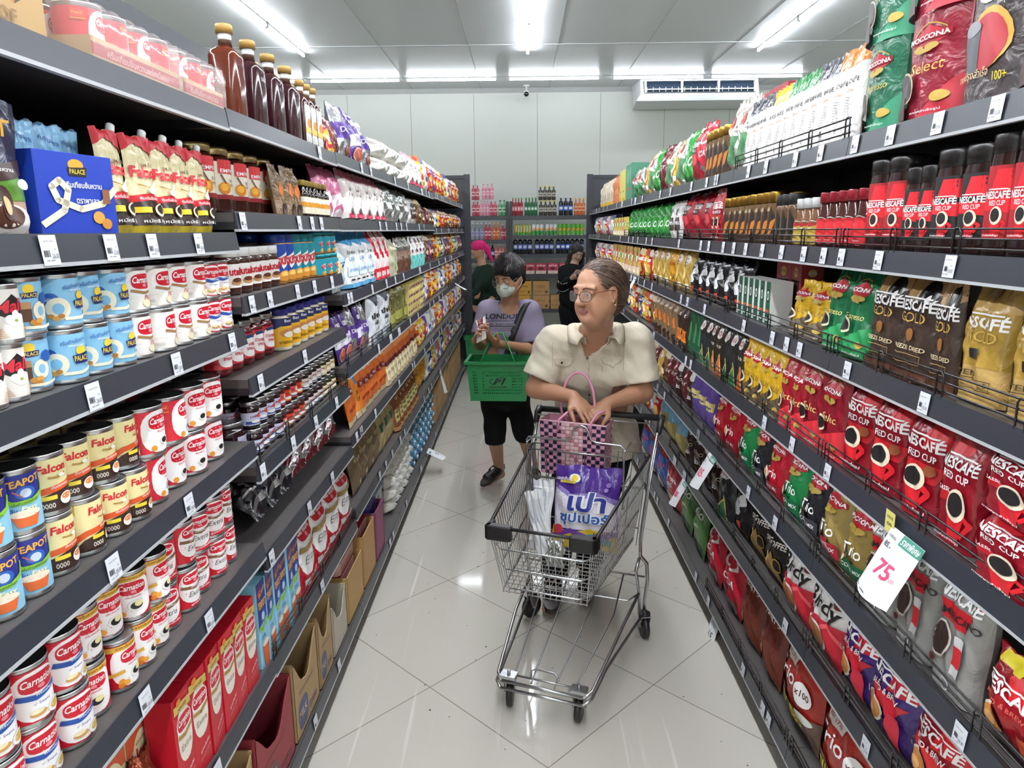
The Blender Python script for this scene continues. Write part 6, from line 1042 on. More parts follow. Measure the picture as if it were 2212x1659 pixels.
# rear gate and child seat frame
b = MB()
for z, v, w in ((.91, -.09, .25), (.80, -.03, .25), (.66, .0, .235), (.50, .03, .22)): b.tube([tc(-w, v, z), tc(w, v, z)], .0028, CH, 6)
for i in range(9):
    k = -1+2*i/8; b.tube([tc(k*.24, -.03, .80), tc(k*.215, .045, .43)], .0018, CH, 5)
b.obj('rear_gate', cart)
b = MB(); vs_ = .10
pts = [tc(-.232, vs_, .705), tc(-.238, vs_-.01, .85), tc(-.23, vs_-.01, .862), tc(-.075, vs_-.01, .862), tc(-.05, vs_-.01, .872), tc(-.045, vs_-.01, .90), tc(-.03, vs_-.01, .922), tc(-.01, vs_-.01, .928), tc(.01, vs_-.01, .922), tc(.025, vs_-.01, .90), tc(.032, vs_-.01, .872), tc(.055, vs_-.01, .862), tc(.15, vs_-.01, .86), tc(.165, vs_-.01, .85), tc(.168, vs_, .60)]
b.tube(pts, .0045, CH, 8)
b.tube([tc(-.235, vs_-.008, .812), tc(.17, vs_-.008, .812)], .003, CH, 6); b.tube([tc(-.232, vs_, .70), tc(.168, vs_, .70)], .003, CH, 6)
for u in (-.17, -.09, -.01, .07):
    b.tube([tc(u-.018, vs_, .60), tc(u-.018, vs_-.008, .805), tc(u-.01, vs_-.008, .818), tc(u+.01, vs_-.008, .818), tc(u+.018, vs_-.008, .805), tc(u+.018, vs_, .60)], .002, CH, 5)
for u in (-.235, .17): b.tube([tc(u, vs_, .70), tc(u, -.03, .70)], .003, CH, 6); b.tube([tc(u, vs_, .84), tc(u, -.03, .84)], .003, CH, 6)
for u in (-.15, -.08, 0, .08): b.tube([tc(u, vs_, .70), tc(u, -.03, .70)], .002, CH, 5)
b.obj('child_seat_frame', cart)
b = MB(); b.box(-.11, -.04-.05, .565, .11, -.04-.046+.0, .625, K('14171c', 's')); b.obj('seat_flap', cart)
# black top rails and corner bumpers
b = MB()
for s in (-1, 1): b.tube([tc(s*(fT[0]), fT[1]-.02, fT[2]+.004), tc(s*rT[0], rT[1]+.02, rT[2]+.0)], .0065, BKP, 8)
b.tube([tc(-fT[0], fT[1], fT[2]+.004), tc(fT[0], fT[1], fT[2]+.004)], .0065, BKP, 8); b.obj('top_rail', cart)
for s in (-1, 1):
    b = MB(); xs = sorted((s*(fT[0]-.085), s*(fT[0]+.01))); b.rbox(xs[0], -fT[1]-.012, fT[2]-.042, xs[1], -fT[1]+.02, fT[2]+.012, BKP, .008)
    xs = sorted((s*(fT[0]-.012), s*(fT[0]+.01))); b.rbox(xs[0], -fT[1]-.012, fT[2]-.042, xs[1], -fT[1]+.05, fT[2]+.012, BKP, .008); b.obj('corner_bumper', cart)
# frame tubes
b = MB()
for s in (-1, 1):
    b.tube([tc(s*.262, -.165, .905), tc(s*.262, -.12, .87), tc(s*.255, -.03, .76), tc(s*.235, .06, .46), tc(s*.238, .07, .40), tc(s*.262, .05, .36), tc(s*.262, .02, .27), tc(s*.25, .0, .17), tc(s*.25, .0, .115)], .0075, CH, 8)
    b.tube([tc(s*.268, -.155, .895), tc(s*.262, .02, .72), tc(s*.24, .10, .43)], .004, CH, 6)
    b.tube([tc(s*.238, .09, .40), tc(s*.232, .13, .36), tc(s*.236, .06, .23), tc(s*.24, .05, .12)], .0065, CH, 8)
    b.tube([tc(s*.236, .06, .23), tc(s*.215, .30, .20), tc(s*.175, .60, .118), tc(s*.15, .635, .112)], .0065, CH, 8)
    b.tube([tc(s*.25, .02, .12), tc(s*.19, .45, .115), tc(s*.175, .615, .095), tc(s*.15, .645, .09)], .006, CH, 8)
b.tube([tc(-.15, .635, .112), tc(.15, .635, .112)], .0065, CH, 8); b.tube([tc(-.15, .645, .09), tc(.15, .645, .09)], .006, CH, 8)
b.tube([tc(-.255, .05, .30), tc(.255, .05, .30)], .004, CH, 6); b.tube([tc(-.236, .08, .235), tc(-.2, .12, .22), tc(.2, .12, .22), tc(.236, .08, .235)], .004, CH, 6)
b.obj('frame', cart)
b = MB()
for u in (-.12, -.045, .05, .125): b.tube([tc(u*1.35, .05, .30), tc(u*1.3, .2, .195), tc(u*.9, .625, .118)], .0032, CHT, 6)
b.tube([tc(-.05, .6, .12), tc(-.05, .59, .145), tc(-.04, .585, .15), tc(.03, .585, .15), tc(.045, .59, .145), tc(.045, .6, .12)], .0035, CH, 6); b.tube([tc(-.15, .60, .12), tc(.15, .60, .12)], .0035, CH, 6)
b.obj('bottom_rack', cart)
b = MB(); b.tube([tc(-.27, -.175, .915), tc(.27, -.175, .915)], .014, BKP, 12); b.obj('handle', cart)
for s in (-1, 1):
    b = MB(); b.tube([tc(s*.268, -.18, .918), tc(s*.27, -.15, .905), tc(s*.266, -.115, .865)], .017, BKP, 10, r2=.012); b.obj('handle_end', cart)
def caster(u, v, ang):
    c = empty('caster', tc(u, v, 0), ang); c.parent = cart
    b = MB(); b.lathe([(.03, 0), (.0315, .004), (.0315, .02), (.03, .024)], 22, K('5c5e60', 's'), M=Matrix.Translation((-.012, 0, .052)) @ Matrix.Rotation(PI/2, 4, 'Y'))
    b.lathe([(.038, 0), (.05, .002), (.05, .022), (.038, .024)], 26, K('1c1d1e', 's'), M=Matrix.Translation((-.012, 0, .0505)) @ Matrix.Rotation(PI/2, 4, 'Y')); b.obj('wheel', c)
    b = MB()
    for s in (-1, 1): b.add([(s*.018, .014, .05), (s*.018, -.012, .05), (s*.018, -.03, .105), (s*.018, .02, .105), (s*.021, .014, .05), (s*.021, -.012, .05), (s*.021, -.03, .105), (s*.021, .02, .105)], [(0, 1, 2, 3), (7, 6, 5, 4), (0, 4, 5, 1), (1, 5, 6, 2), (2, 6, 7, 3), (3, 7, 4, 0)], CH)
    b.box(-.021, -.03, .103, .021, .02, .107, CH); b.tube([(-.024, 0, .052), (.024, 0, .052)], .006, CH, 8); b.obj('fork', c)
    b = MB(); b.lathe([(.026, .106), (.026, .112), (.016, .116), (.01, .126)], 18, K('1d1e20', 's')); b.obj('swivel', c)
caster(-.13, .60, .25); caster(.13, .60, .05); caster(-.25, .0, -.5); caster(.25, .0, .5)
for s in (-1, 1):
    b = MB(); b.rbox(s*.13-.03, -.635, .118, s*.13+.03, -.59, .13, CH, .003); b.lathe([(.006, .13), (.006, .143), (.003, .145)], 8, CH, c=(s*.13, -.61, 0)); b.obj('caster_plate', cart)
# ---------------- purple detergent bag leaning in the basket
dp = pouch(.265, .32, .10, '4b2a86', [('P', [(0, .78), (.3, .66), (.7, .7), (1, .62), (1, .36), (0, .3)], ('8f7ec0', 'f')), ('P', [(.02, .72), (.3, .6), (.75, .64), (.98, .56), (.98, .24), (.02, .24)], ('e9e6f2', 'f')), ('P', [(0, .26), (.3, .2), (.6, .26), (1, .2), (1, 0), (0, 0)], ('d8b824', 's')),
    ('B', [(.0, .12), (.3, .22), (.6, .14), (1, .22)], .06, ('6c3c9c', 's')), ('B', [(.35, .05), (.6, .16), (.9, .1)], .08, ('2c8ca4', 's')), E(.1, .22, .08, .06, ('c83c4c', 's')), E(.32, .85, .1, .065, ('1c3c8c', 's')), E(.32, .85, .085, .052, WH), E(.32, .85, .05, .038, ('f0d030', 's')), T('เอสเซ้นส์', .16, .84, .24, .045, WH, .2, .02), R(.1, .785, .34, .815, ('c8b040', 's')),
    T('เปา', .55, .58, .58, .25, WH, .15, .09), T('เปา', .55, .58, .56, .24, ('1f2f8c', 's'), .15, .03), T('ซุปเปอร์', .5, .37, .74, .17, WH, .15, .08), T('ซุปเปอร์', .5, .37, .72, .16, ('2458a8', 's'), .15, .03), T('FRESH', .8, .2, .3, .05, ('5a4a7c', 's')),
    E(.82, .8, .035, .028, ('8c78c4', 'c')), E(.8, .74, .03, .024, ('9c88d0', 'c')), E(.9, .86, .02, .016, ('8c78c4', 'c'))], kind='pillow', seed=201, crump=1.4)
q = tw(.045, .24, .475)
place(dp, 'detergent_bag', 'detergent bag', q, TA+.05, 'purple and white detergent bag leaning inside the trolley basket', None, (1, 1, 1), rx=-.28)
# ---------------- clear packet with white label leaflet
wp = pouch(.1, .27, .03, 'd4d6da', [R(.06, .35, .94, .9, ('e9ebee', 's'))]+smalltext(.3, .9, .82, .012, 14, ('6a7486', 's'), 'ingredient information text lines')+[T('hygiene', .3, .86, .5, .04, ('3a4a6a', 's')), R(.2, .12, .8, .3, ('eef0f2', 's')), R(.6, .15, .75, .2, BK)], kind='pillow', seed=202, fin='g', crump=1.5)
place(wp, 'paper_packet', 'packet', tw(-.12, .30, .475), TA-.25, 'white printed packet standing at the left inside the trolley basket', None, (1, 1, 1), rx=-.35, ry=-.12)
wp2 = pouch(.07, .25, .02, 'e4e7ea', smalltext(.15, .9, .85, .014, 16, ('7a84a0', 's'), 'small blue printed text lines here'), kind='none', seed=203, fin='s', crump=1.2)
place(wp2, 'folded_leaflet', 'leaflet', tw(-.075, .34, .475), TA+.1, 'folded white leaflet with blue print beside the packet in the trolley', None, (1, 1, 1), rx=-.3, ry=-.3)
fl = pouch(.07, .1, .03, 'b8bab6', [('B', [(.2, .9), (.6, .4), (.3, .1)], .08, ('e4e4e0', 'F'))], kind='pillow', fin='F', seed=204, crump=3); place(fl, 'foil_packet', 'packet', tw(-.02, .42, .475), TA, 'crumpled silvery packet on the trolley basket floor', None, rx=-.3)
# ---------------- woven pink and navy tote standing in the seat
def tote():
    W, D, H = .265, .10, .225
    t = empty('woven_tote_bag', tw(-.045, .03, .708), TA-.06); tag(t, 'woven plastic tote bag, pink with navy checks, standing in the trolley seat', 'tote bag')
    b = MB(); nz = 14; cols_f = 15; cols_s = 6
    pk, pl, nv, dk = K('e2a3bd', 'g'), K('efccd2', 'g'), K('23233f', 'g'), K('d48f98', 'g')
    def wall(p0, p1, n, face):
        d = (Vector(p1)-Vector(p0))/n; nrm = Vector((d.y, -d.x, 0)).normalized()
        for i in range(n):
            for j in range(nz):
                o = (i+j) % 2; a = Vector(p0)+d*i; fl_ = 1+.06*j/nz
                z0, z1 = H*j/nz, H*(j+1)/nz
                if face == 'f': m = (nv if o else pk) if (i < 5 or i > 9) else (dk if (i*7+j*3) % 4 == 0 else pl)
                else: m = pl if o else pk
                e = .0022 if o else .0005
                A = a+nrm*e; B_ = a+d+nrm*e; c = a+d/2+nrm*(e+.0016); ins = d*.06
                sc = lambda p, z: (p.x*(1+.05*z/H), p.y*(1+.05*z/H), z)
                dz = (z1-z0)*.06
                vs = [sc(A+ins, z0+dz), sc(B_-ins, z0+dz), sc(B_-ins, z1-dz), sc(A+ins, z1-dz), sc(c, (z0+z1)/2)]
                b.add(vs, [(0, 1, 4), (1, 2, 4), (2, 3, 4), (3, 0, 4)], m, True)
    c = [(-W/2, -D/2), (W/2, -D/2), (W/2, D/2), (-W/2, D/2)]
    wall((*c[0], 0), (*c[1], 0), cols_f, 'f'); wall((*c[1], 0), (*c[2], 0), cols_s, 's'); wall((*c[2], 0), (*c[3], 0), cols_f, 'f'); wall((*c[3], 0), (*c[0], 0), cols_s, 's')
    k = .965; vs = [(x*k, y*k, 0) for x, y in c]+[(x*k*1.05, y*k*1.05, H) for x, y in c]
    b.add(vs, [(0, 4, 5, 1), (1, 5, 6, 2), (2, 6, 7, 3), (3, 7, 4, 0), (0, 1, 2, 3)], K('c98aa2', 's')); b.obj('woven_body', t)
    r = MB(); q = [(x*1.055, y*1.055, H) for x, y in c]; r.tube([q[0], q[1], q[2], q[3]], .004, K('f0c4d2', 'g'), 6, closed=True); r.obj('rim', t)
    hm = K('e39bb8', 'g')
    h = MB(); h.tube([(-.068+.2*0, D/2, H-.03)]+[(-.01+.075*math.cos(PI-a), D/2-.01+.02*math.sin(a), H+.0+.185*math.sin(a)**.8) for a in [PI*i/20 for i in range(1, 20)]]+[(.07, D/2, H-.03)], .0055, hm, 10); h.obj('handle', t)
    h = MB(); h.tube([(-.06, -D/2-.004, H-.04), (-.055, -D/2-.003, H+.01), (-.03, -D/2+.02, H+.035), (.0, -D/2+.05, H+.04)], .0055, hm, 10)
    h.tube([(.075, -D/2-.004, H-.04), (.08, -D/2-.003, H+.01), (.095, -D/2+.02, H+.04), (.12, -D/2+.045, H+.05)], .0055, hm, 10); h.obj('handle', t)
    return t
tote()
# ================================================================ people: bodies grown as one smooth surface from a signed distance field
class SDF:
    def __init__(s, lo, hi, h):
        s.lo = np.array(lo, float); s.h = h; s.n = np.ceil((np.array(hi)-lo)/h).astype(int)+1
        s.d = np.full(s.n, .08, np.float32)
    def _win(s, lo, hi):
        a = np.maximum(0, np.floor((lo-s.lo)/s.h).astype(int)); b = np.minimum(s.n, np.ceil((hi-s.lo)/s.h).astype(int)+1)
        if (b <= a).any(): return None
        g = np.meshgrid(*[s.lo[i]+s.h*np.arange(a[i], b[i]) for i in range(3)], indexing='ij', sparse=True)
        return tuple(slice(a[i], b[i]) for i in range(3)), g
    def _apply(s, sl, D, k, mode):
        A = s.d[sl]; D = D.astype(np.float32)
        if mode == 'sub': D = -D; hh = np.clip(.5+.5*(D-A)/k, 0, 1); s.d[sl] = A*(1-hh)+D*hh+k*hh*(1-hh)
        else: hh = np.clip(.5+.5*(A-D)/k, 0, 1); s.d[sl] = A*(1-hh)+D*hh-k*hh*(1-hh)
    def cap(s, a, b, ra, rb, k=.015, mode='add', fl=None):
        """tapered capsule"""
        a, b = np.array(a, float), np.array(b, float); m = max(ra, rb)+.05+k
        w = s._win(np.minimum(a, b)-m, np.maximum(a, b)+m)
        if w is None: return s
        sl, (X, Y, Z) = w; d = b-a; L = max(1e-9, (d**2).sum())
        t = np.clip(((X-a[0])*d[0]+(Y-a[1])*d[1]+(Z-a[2])*d[2])/L, 0, 1)
        D = np.sqrt((X-a[0]-t*d[0])**2+(Y-a[1]-t*d[1])**2+(Z-a[2]-t*d[2])**2)-(ra+(rb-ra)*t)
        s._apply(sl, D, k, mode); return s
    def ell(s, c, r, M=None, k=.015, mode='add', cut=None):
        c = np.array(c, float); r = np.array(r, float); m = r.max()+.05+k
        w = s._win(c-m, c+m)
        if w is None: return s
        sl, (X, Y, Z) = w; X, Y, Z = X-c[0], Y-c[1], Z-c[2]
        if M is None: P = (X, Y, Z)
        else: P = tuple(M[i][0]*X+M[i][1]*Y+M[i][2]*Z for i in range(3))   # rows of M: local axes in world
        k0 = np.sqrt((P[0]/r[0])**2+(P[1]/r[1])**2+(P[2]/r[2])**2); k1 = np.sqrt((P[0]/r[0]**2)**2+(P[1]/r[1]**2)**2+(P[2]/r[2]**2)**2)+1e-9
        D = k0*(k0-1)/k1; s._apply(sl, D, k, mode); return s
    def poly(s, pts, rads, k=.015, mode='add'):
        for i in range(len(pts)-1): s.cap(pts[i], pts[i+1], rads[i], rads[i+1], k, mode)
        return s
    def half(s, p, n, k=.004, box=None):
        """keep only the side opposite to n"""
        n = np.array(n, float); n /= np.linalg.norm(n); lo, hi = (s.lo, s.lo+s.h*s.n) if box is None else (np.array(box[0]), np.array(box[1]))
        sl, (X, Y, Z) = s._win(lo, hi); D = -((X-p[0])*n[0]+(Y-p[1])*n[1]+(Z-p[2])*n[2]); s._apply(sl, D, k, 'sub'); return s
    def wrinkle(s, amp, f, seed=0, box=None):
        lo, hi = (s.lo, s.lo+s.h*s.n) if box is None else (np.array(box[0]), np.array(box[1]))
        sl, (X, Y, Z) = s._win(lo, hi); r = np.random.RandomState(seed); D = 0
        for i in range(5):
            a = r.uniform(-1, 1, 3)*f*(1+.5*i); b = r.uniform(-1, 1, 3)*f*.6; D = D+np.sin(a[0]*X+a[1]*Y+a[2]*Z+2*np.sin(b[0]*X+b[1]*Y+b[2]*Z)+r.uniform(0, 6))/(1+.6*i)
        s.d[sl] += (amp*D).astype(np.float32); return s
    def mesh(s, name, mats, smooth=2, matf=None, zmin=None):
        d = s.d; d[0] = d[-1] = .05; d[:, 0] = d[:, -1] = .05; d[:, :, 0] = d[:, :, -1] = .05
        ins = d < 0; n = np.array(d.shape)-1
        cnt = np.zeros(n, np.uint8)
        for i in (0, 1):
            for j in (0, 1):
                for k in (0, 1): cnt += ins[i:i+n[0], j:j+n[1], k:k+n[2]]
        act = (cnt > 0) & (cnt < 8); idx = np.full(n, -1, np.int64); ci = np.argwhere(act); idx[act] = np.arange(len(ci))
        V = np.zeros((len(ci), 3)); C = np.zeros(len(ci))
        cs = [(i, j, k) for i in (0, 1) for j in (0, 1) for k in (0, 1)]
        vals = {c: d[ci[:, 0]+c[0], ci[:, 1]+c[1], ci[:, 2]+c[2]] for c in cs}
        for a in cs:
            for ax in range(3):
                if a[ax]: continue
                b = list(a); b[ax] = 1; b = tuple(b); va, vb = vals[a], vals[b]; m = (va < 0) != (vb < 0)
                t = va[m]/(va[m]-vb[m]); p = np.tile(np.array(a, float), (m.sum(), 1)); p[:, ax] = t; V[m] += p; C[m] += 1
        V = s.lo+s.h*(ci+V/np.maximum(C, 1)[:, None])
        F = []
        for ax in range(3):
            o1, o2 = [(1, 2), (2, 0), (0, 1)][ax]
            sa = [slice(None)]*3; sb = [slice(None)]*3; sa[ax] = slice(0, -1); sb[ax] = slice(1, None)
            A, B = ins[tuple(sa)], ins[tuple(sb)]; e = np.argwhere(A != B)
            e = e[(e[:, o1] > 0) & (e[:, o2] > 0) & (e[:, o1] < n[o1]) & (e[:, o2] < n[o2])]
            q = []
            for da, db in ((0, 0), (1, 0), (1, 1), (0, 1)):
                c = e.copy(); c[:, o1] -= 1-da; c[:, o2] -= 1-db; q.append(idx[c[:, 0], c[:, 1], c[:, 2]])
            q = np.stack(q, 1); fl = A[e[:, 0], e[:, 1], e[:, 2]]; q[~fl] = q[~fl][:, ::-1]; F.append(q)
        F = np.concatenate(F); F = F[(F >= 0).all(1)]
        for _ in range(smooth):
            S = np.zeros_like(V); N = np.zeros(len(V))
            for k in range(4):
                a, b = F[:, k], F[:, (k+1) % 4]
                for i in range(3): S[:, i] += np.bincount(a, V[b][:, i], len(V))+np.bincount(b, V[a][:, i], len(V))
                N += np.bincount(a, minlength=len(V))+np.bincount(b, minlength=len(V))
            V = V*.5+.5*S/np.maximum(N, 1)[:, None]
        me = bpy.data.meshes.new(name); me.vertices.add(len(V)); me.vertices.foreach_set('co', V.astype(np.float32).ravel())
        me.loops.add(len(F)*4); me.loops.foreach_set('vertex_index', F.astype(np.int32).ravel()); me.polygons.add(len(F))
        me.polygons.foreach_set('loop_start', (np.arange(len(F))*4).astype(np.int32))
        try: me.polygons.foreach_set('loop_total', np.full(len(F), 4, np.int32))
        except Exception: pass
        for m in mats: me.materials.append(m)
        if matf is not None: me.polygons.foreach_set('material_index', matf(V[F].mean(1)).astype(np.int32))
        me.polygons.foreach_set('use_smooth', np.ones(len(F), bool)); me.update(calc_edges=True); me.validate()
        return me
def oo(name, me, parent):
    o = bpy.data.objects.new(name, me); COL.objects.link(o)
    if parent is not None: o.parent = parent; o.matrix_parent_inverse = parent.matrix_world.inverted() if parent.matrix_world else Matrix()
    return o
def person(x, y, label):
    t = bpy.data.objects.new('person', None); COL.objects.link(t); t.location = (x, y, 0); bpy.context.view_layer.update(); tag(t, label, 'person'); return t
def child(t, name, me):
    o = bpy.data.objects.new(name, me); COL.objects.link(o); o.parent = t; o.location = -t.location; return o
def skin(name, col, rough=.5):
    m = bpy.data.materials.new(name); m.use_nodes = True; b = m.node_tree.nodes['Principled BSDF']; b.inputs['Base Color'].default_value = (*lin(col), 1); b.inputs['Roughness'].default_value = rough
    b.inputs['Subsurface Weight'].default_value = .12; b.inputs['Subsurface Radius'].default_value = (.01, .004, .002); b.inputs['Subsurface Scale'].default_value = .5
    n = m.node_tree.nodes.new('ShaderNodeTexNoise'); n.inputs['Scale'].default_value = 180; tc_ = m.node_tree.nodes.new('ShaderNodeTexCoord'); bp = m.node_tree.nodes.new('ShaderNodeBump'); bp.inputs['Strength'].default_value = .12; bp.inputs['Distance'].default_value = .002
    m.node_tree.links.new(tc_.outputs['Object'], n.inputs['Vector']); m.node_tree.links.new(n.outputs['Fac'], bp.inputs['Height']); m.node_tree.links.new(bp.outputs['Normal'], b.inputs['Normal'])
    return m
class Head:
    """face frame: F forward, S towards the subject's left, U up"""
    def __init__(s, c, yaw, pitch, roll=0, size=1.):
        # yaw 0 faces the camera (-Y); positive turns towards -X; pitch > 0 looks down
        F = Vector((0, -1, 0)); U = Vector((0, 0, 1)); S = Vector((1, 0, 0))
        M = Matrix.Rotation(-yaw, 3, 'Z') @ Matrix.Rotation(pitch, 3, 'X') @ Matrix.Rotation(roll, 3, 'Y')
        s.F, s.S, s.U = M @ F, M @ S, M @ U; s.c = Vector(c); s.k = size
        s.M = [list(s.F), list(s.S), list(s.U)]
    def p(s, f, l, u): return s.c+(s.F*f+s.S*l+s.U*u)*s.k
    def ell(s, g, c, r, k=.012, mode='add'): g.ell(s.p(*c), [x*s.k for x in r], s.M, k, mode)
    def cap(s, g, a, b, ra, rb, k=.01, mode='add'): g.cap(s.p(*a), s.p(*b), ra*s.k, rb*s.k, k, mode)
    def build(s, g, old=0., ears=True):
        e, c = s.ell, s.cap
        e(g, (-.014, 0, .030), (.094, .076, .084), .01); e(g, (.018, 0, -.030), (.064, .062, .078), .02); e(g, (.045, 0, -.078), (.032, .036, .024), .018)
        for l in (-1, 1):
            e(g, (.026, l*.042, -.058), (.034, .022+old*.006, .036), .018); e(g, (.056, l*.034, -.026), (.022, .022, .02), .016)
            e(g, (-.012, l*.060, -.030), (.03, .014, .05), .02)
            e(g, (.086, l*.032, .004), (.013, .017, .0095), .012, 'sub')
            e(g, (.066, l*.031, .003), (.0165, .0185, .0155), .004)
            c(g, (.0795, l*.018, .0105), (.0715, l*.046, .0085), .0050, .0045, .004)
            c(g, (.0775, l*.02, -.0062), (.0705, l*.043, -.0052), .0042, .0040, .004)
            c(g, (.079, l*.012, .028), (.067, l*.05, .026), .009, .008, .014)
            e(g, (.090, l*.0125, -.032), (.011, .0085, .008), .007); e(g, (.094, l*.0085, -.040), (.006, .0035, .004), .003, 'sub')
            if ears:
                e(g, (-.010, l*.078, -.004), (.019, .007, .031), .006); e(g, (-.004, l*.084, .0), (.010, .005, .018), .004, 'sub'); e(g, (-.004, l*.077, -.03), (.009, .006, .010), .005)
            if old: c(g, (.085, l*.022, -.036), (.070, l*.034, -.062), .0022, .0018, .004, 'sub'); e(g, (.035, l*.046, -.078), (.026, .016, .02), .016)
        c(g, (.080, 0, .020), (.099, 0, -.022), .0085, .0125, .012); e(g, (.103, 0, -.027), (.013, .0135, .011), .008)
        c(g, (.082, -.021, -.0585), (.082, .021, -.0585), .004, .004, .005); e(g, (.0845, 0, -.0575), (.006, .019, .0042), .005)
        e(g, (.0835, 0, -.0675), (.007, .019, .0055), .005); c(g, (.0885, -.024, -.0634), (.0885, .024, -.0634), .0013, .0013, .002, 'sub')
        e(g, (.074, 0, -.093), (.014, .018, .013), .012)
    def face(s, t, iris='2a1a12', brow='3a2a24', lid=.0):
        for l in (-1, 1):
            b = MB(); M = Matrix((s.S, s.F, s.U)).transposed().to_4x4()
            p = s.p(.0705, l*.0315, .0025); b.sphere(p-s.c, .0126*s.k, K('e4dcd6', 'c'), 16); q = s.p(.0790, l*.0315, .0022); b.sphere(q-s.c, .0058*s.k, K(iris, 'c'), 12)
            me = b.mesh('eye'); o = child(t, 'eye', me); o.location = s.c-t.location
            b = MB(); b.tube([s.p(.088, l*.014, .0235), s.p(.088, l*.028, .030), s.p(.078, l*.046, .026), s.p(.070, l*.054, .019)], .0026*s.k, K(brow, 'k'), 6, r2=.0012); child(t, 'eyebrow', b.mesh('eyebrow'))
    def lipf(s, base, lip=1):
        def f(P):
            d = P-np.array(s.c); f_ = d@np.array(s.F)/s.k; l = d@np.array(s.S)/s.k; u = d@np.array(s.U)/s.k
            m = (np.abs(l) < .0235) & (u < -.0545+.0 + .004*np.cos(np.clip(np.abs(l)/.0255, 0, 1)*1.5)) & (u > -.0735+.009*(np.abs(l)/.0255)**2) & (f_ > .0765)
            return np.where(m, lip, base(P) if callable(base) else base)
        return f
def arm(g, sh, el, wr, r=(.045, .038, .033, .024), k=.015):
    m = [(el[i]*.35+wr[i]*.65) for i in range(3)]; mid = [(el[i]*.75+wr[i]*.25) for i in range(3)]
    g.cap(sh, el, r[0], r[1], k); g.cap(el, mid, r[1], r[2]*1.12, k); g.cap(mid, wr, r[2]*1.12, r[3], k)
def hand(g, wr, dirv, palm_n, side, curl=(.5, .6, .7, .8), size=1., thumb=.6, spread=.06):
    """palm grows from the wrist along dirv; palm_n points out of the palm; side = +1 when the thumb leaves towards dirv x palm_n"""
    D = Vector(dirv).normalized(); N = Vector(palm_n); N = (N-D*N.dot(D)).normalized(); T_ = D.cross(N)*side; w = Vector(wr); z = size
    M = [list(D), list(T_), list(N)]
    g.ell(w+D*.045*z, (.05*z, .040*z, .017*z), M, .012); g.cap(w-D*.005, w+D*.03*z, .024*z, .02*z, .012)
    ln = (.042, .047, .043, .034)
    for i in range(4):
        o = .030-.0205*i; base = w+D*(.078-.004*abs(i-1.3))*z+T_*o*z; c = curl[i]; a = base; ang = c*.5; sp = (1.5-i)*spread
        for j, f in enumerate((1., .68, .5)):
            dd = (D*math.cos(ang)+N*math.sin(ang)+T_*sp).normalized(); b_ = a+dd*ln[i]*f*z
            g.cap(a, b_, (.0092-.0010*j)*z, (.0084-.0011*j)*z, .0035); a = b_; ang += c
    a = w+D*.022*z+T_*.024*z+N*.004*z; d1 = (D*.65+T_*.75+N*.25*thumb).normalized(); b_ = a+d1*.036*z; g.cap(a, b_, .0135*z, .011*z, .008)
    d2 = (D*(.9)+T_*(.35-.3*thumb)+N*.5*thumb).normalized(); c_ = b_+d2*.03*z; g.cap(b_, c_, .0105*z, .0095*z, .004); g.cap(c_, c_+(d2+N*.2*thumb).normalized()*.022*z, .0092*z, .0075*z, .003)
def hit(me, px, py):
    """where the line of sight through a pixel meets a garment: the spot a button or a pocket is sewn on"""
    bv = me if isinstance(me, BVHTree) else BVHTree.FromPolygons([v.co for v in me.vertices], [tuple(p.vertices) for p in me.polygons])
    return bv.ray_cast(CAMP, ray(px, py).normalized())
def comb(bv, me, n, steps, step, dirf, mats, name, t, r=.0010, lift=.0012, seed=3, keep=None):
    """strands of hair lying on the hair mass, each following the combing direction"""
    rr = random.Random(seed); b = MB(); N = len(me.vertices); k = 0
    while k < n:
        p = me.vertices[rr.randrange(N)].co.copy(); k += 1
        if keep and not keep(p): continue
        P = []
        for j in range(steps):
            h = bv.find_nearest(p)
            if h[0] is None: break
            P.append(h[0]+h[1]*(lift*(.4+rr.random()*.8)))
            d = dirf(h[0], rr); d = d-h[1]*d.dot(h[1])
            if d.length < 1e-5: break
            p = h[0]+d.normalized()*step
        if len(P) > 2: b.tube(P, r, mats[k % len(mats)], 3, r2=r*.45)
    return child(t, name, b.mesh(name))
def bvh(me): return BVHTree.FromPolygons([v.co for v in me.vertices], [tuple(p.vertices) for p in me.polygons])
def sandal(t, toe, heel, name='sandal', wide=.042):
    a, b_ = Vector(toe), Vector(heel); d = (a-b_).normalized(); n = Vector((-d.y, d.x, 0)); L = (a-b_).length; b = MB()
    out = []
    for i in range(24):
        q = 2*PI*i/24; f = math.cos(q); w = wide*(1+.12*f)*(abs(math.sin(q))**.8)*(1 if math.sin(q) > 0 else -1); out.append(b_+d*(L*.5+f*(L*.53))+n*w)
    vs = [p+Vector((0, 0, .001)) for p in out]+[p+Vector((0, 0, .022)) for p in out]
    b.add(vs, [(i, (i+1) % 24, 24+(i+1) % 24, 24+i) for i in range(24)]+[tuple(range(23, -1, -1)), tuple(range(24, 48))], K('2c241f', 's')); so = child(t, name, b.mesh('sandal_sole'))
    for f in (.42, .68):
        s_ = MB(); c = b_+d*L*f
        P = [c+n*(wide*1.06*math.cos(a_))+Vector((0, 0, .02+(.048 if f < .5 else .034)*math.sin(a_))) for a_ in [PI*i/12 for i in range(13)]]
        vs = []; 
        for p in P: vs += [p-d*.018, p+d*.018]
        s_.add(vs, [(2*i, 2*i+1, 2*i+3, 2*i+2) for i in range(12)], K('231d1a', 's'), True); s_.add([v+Vector((0, 0, -.003)) for v in vs], [(2*i, 2*i+2, 2*i+3, 2*i+1) for i in range(12)], K('231d1a', 's'), True)
        o = s_.obj('strap'); o.parent = so
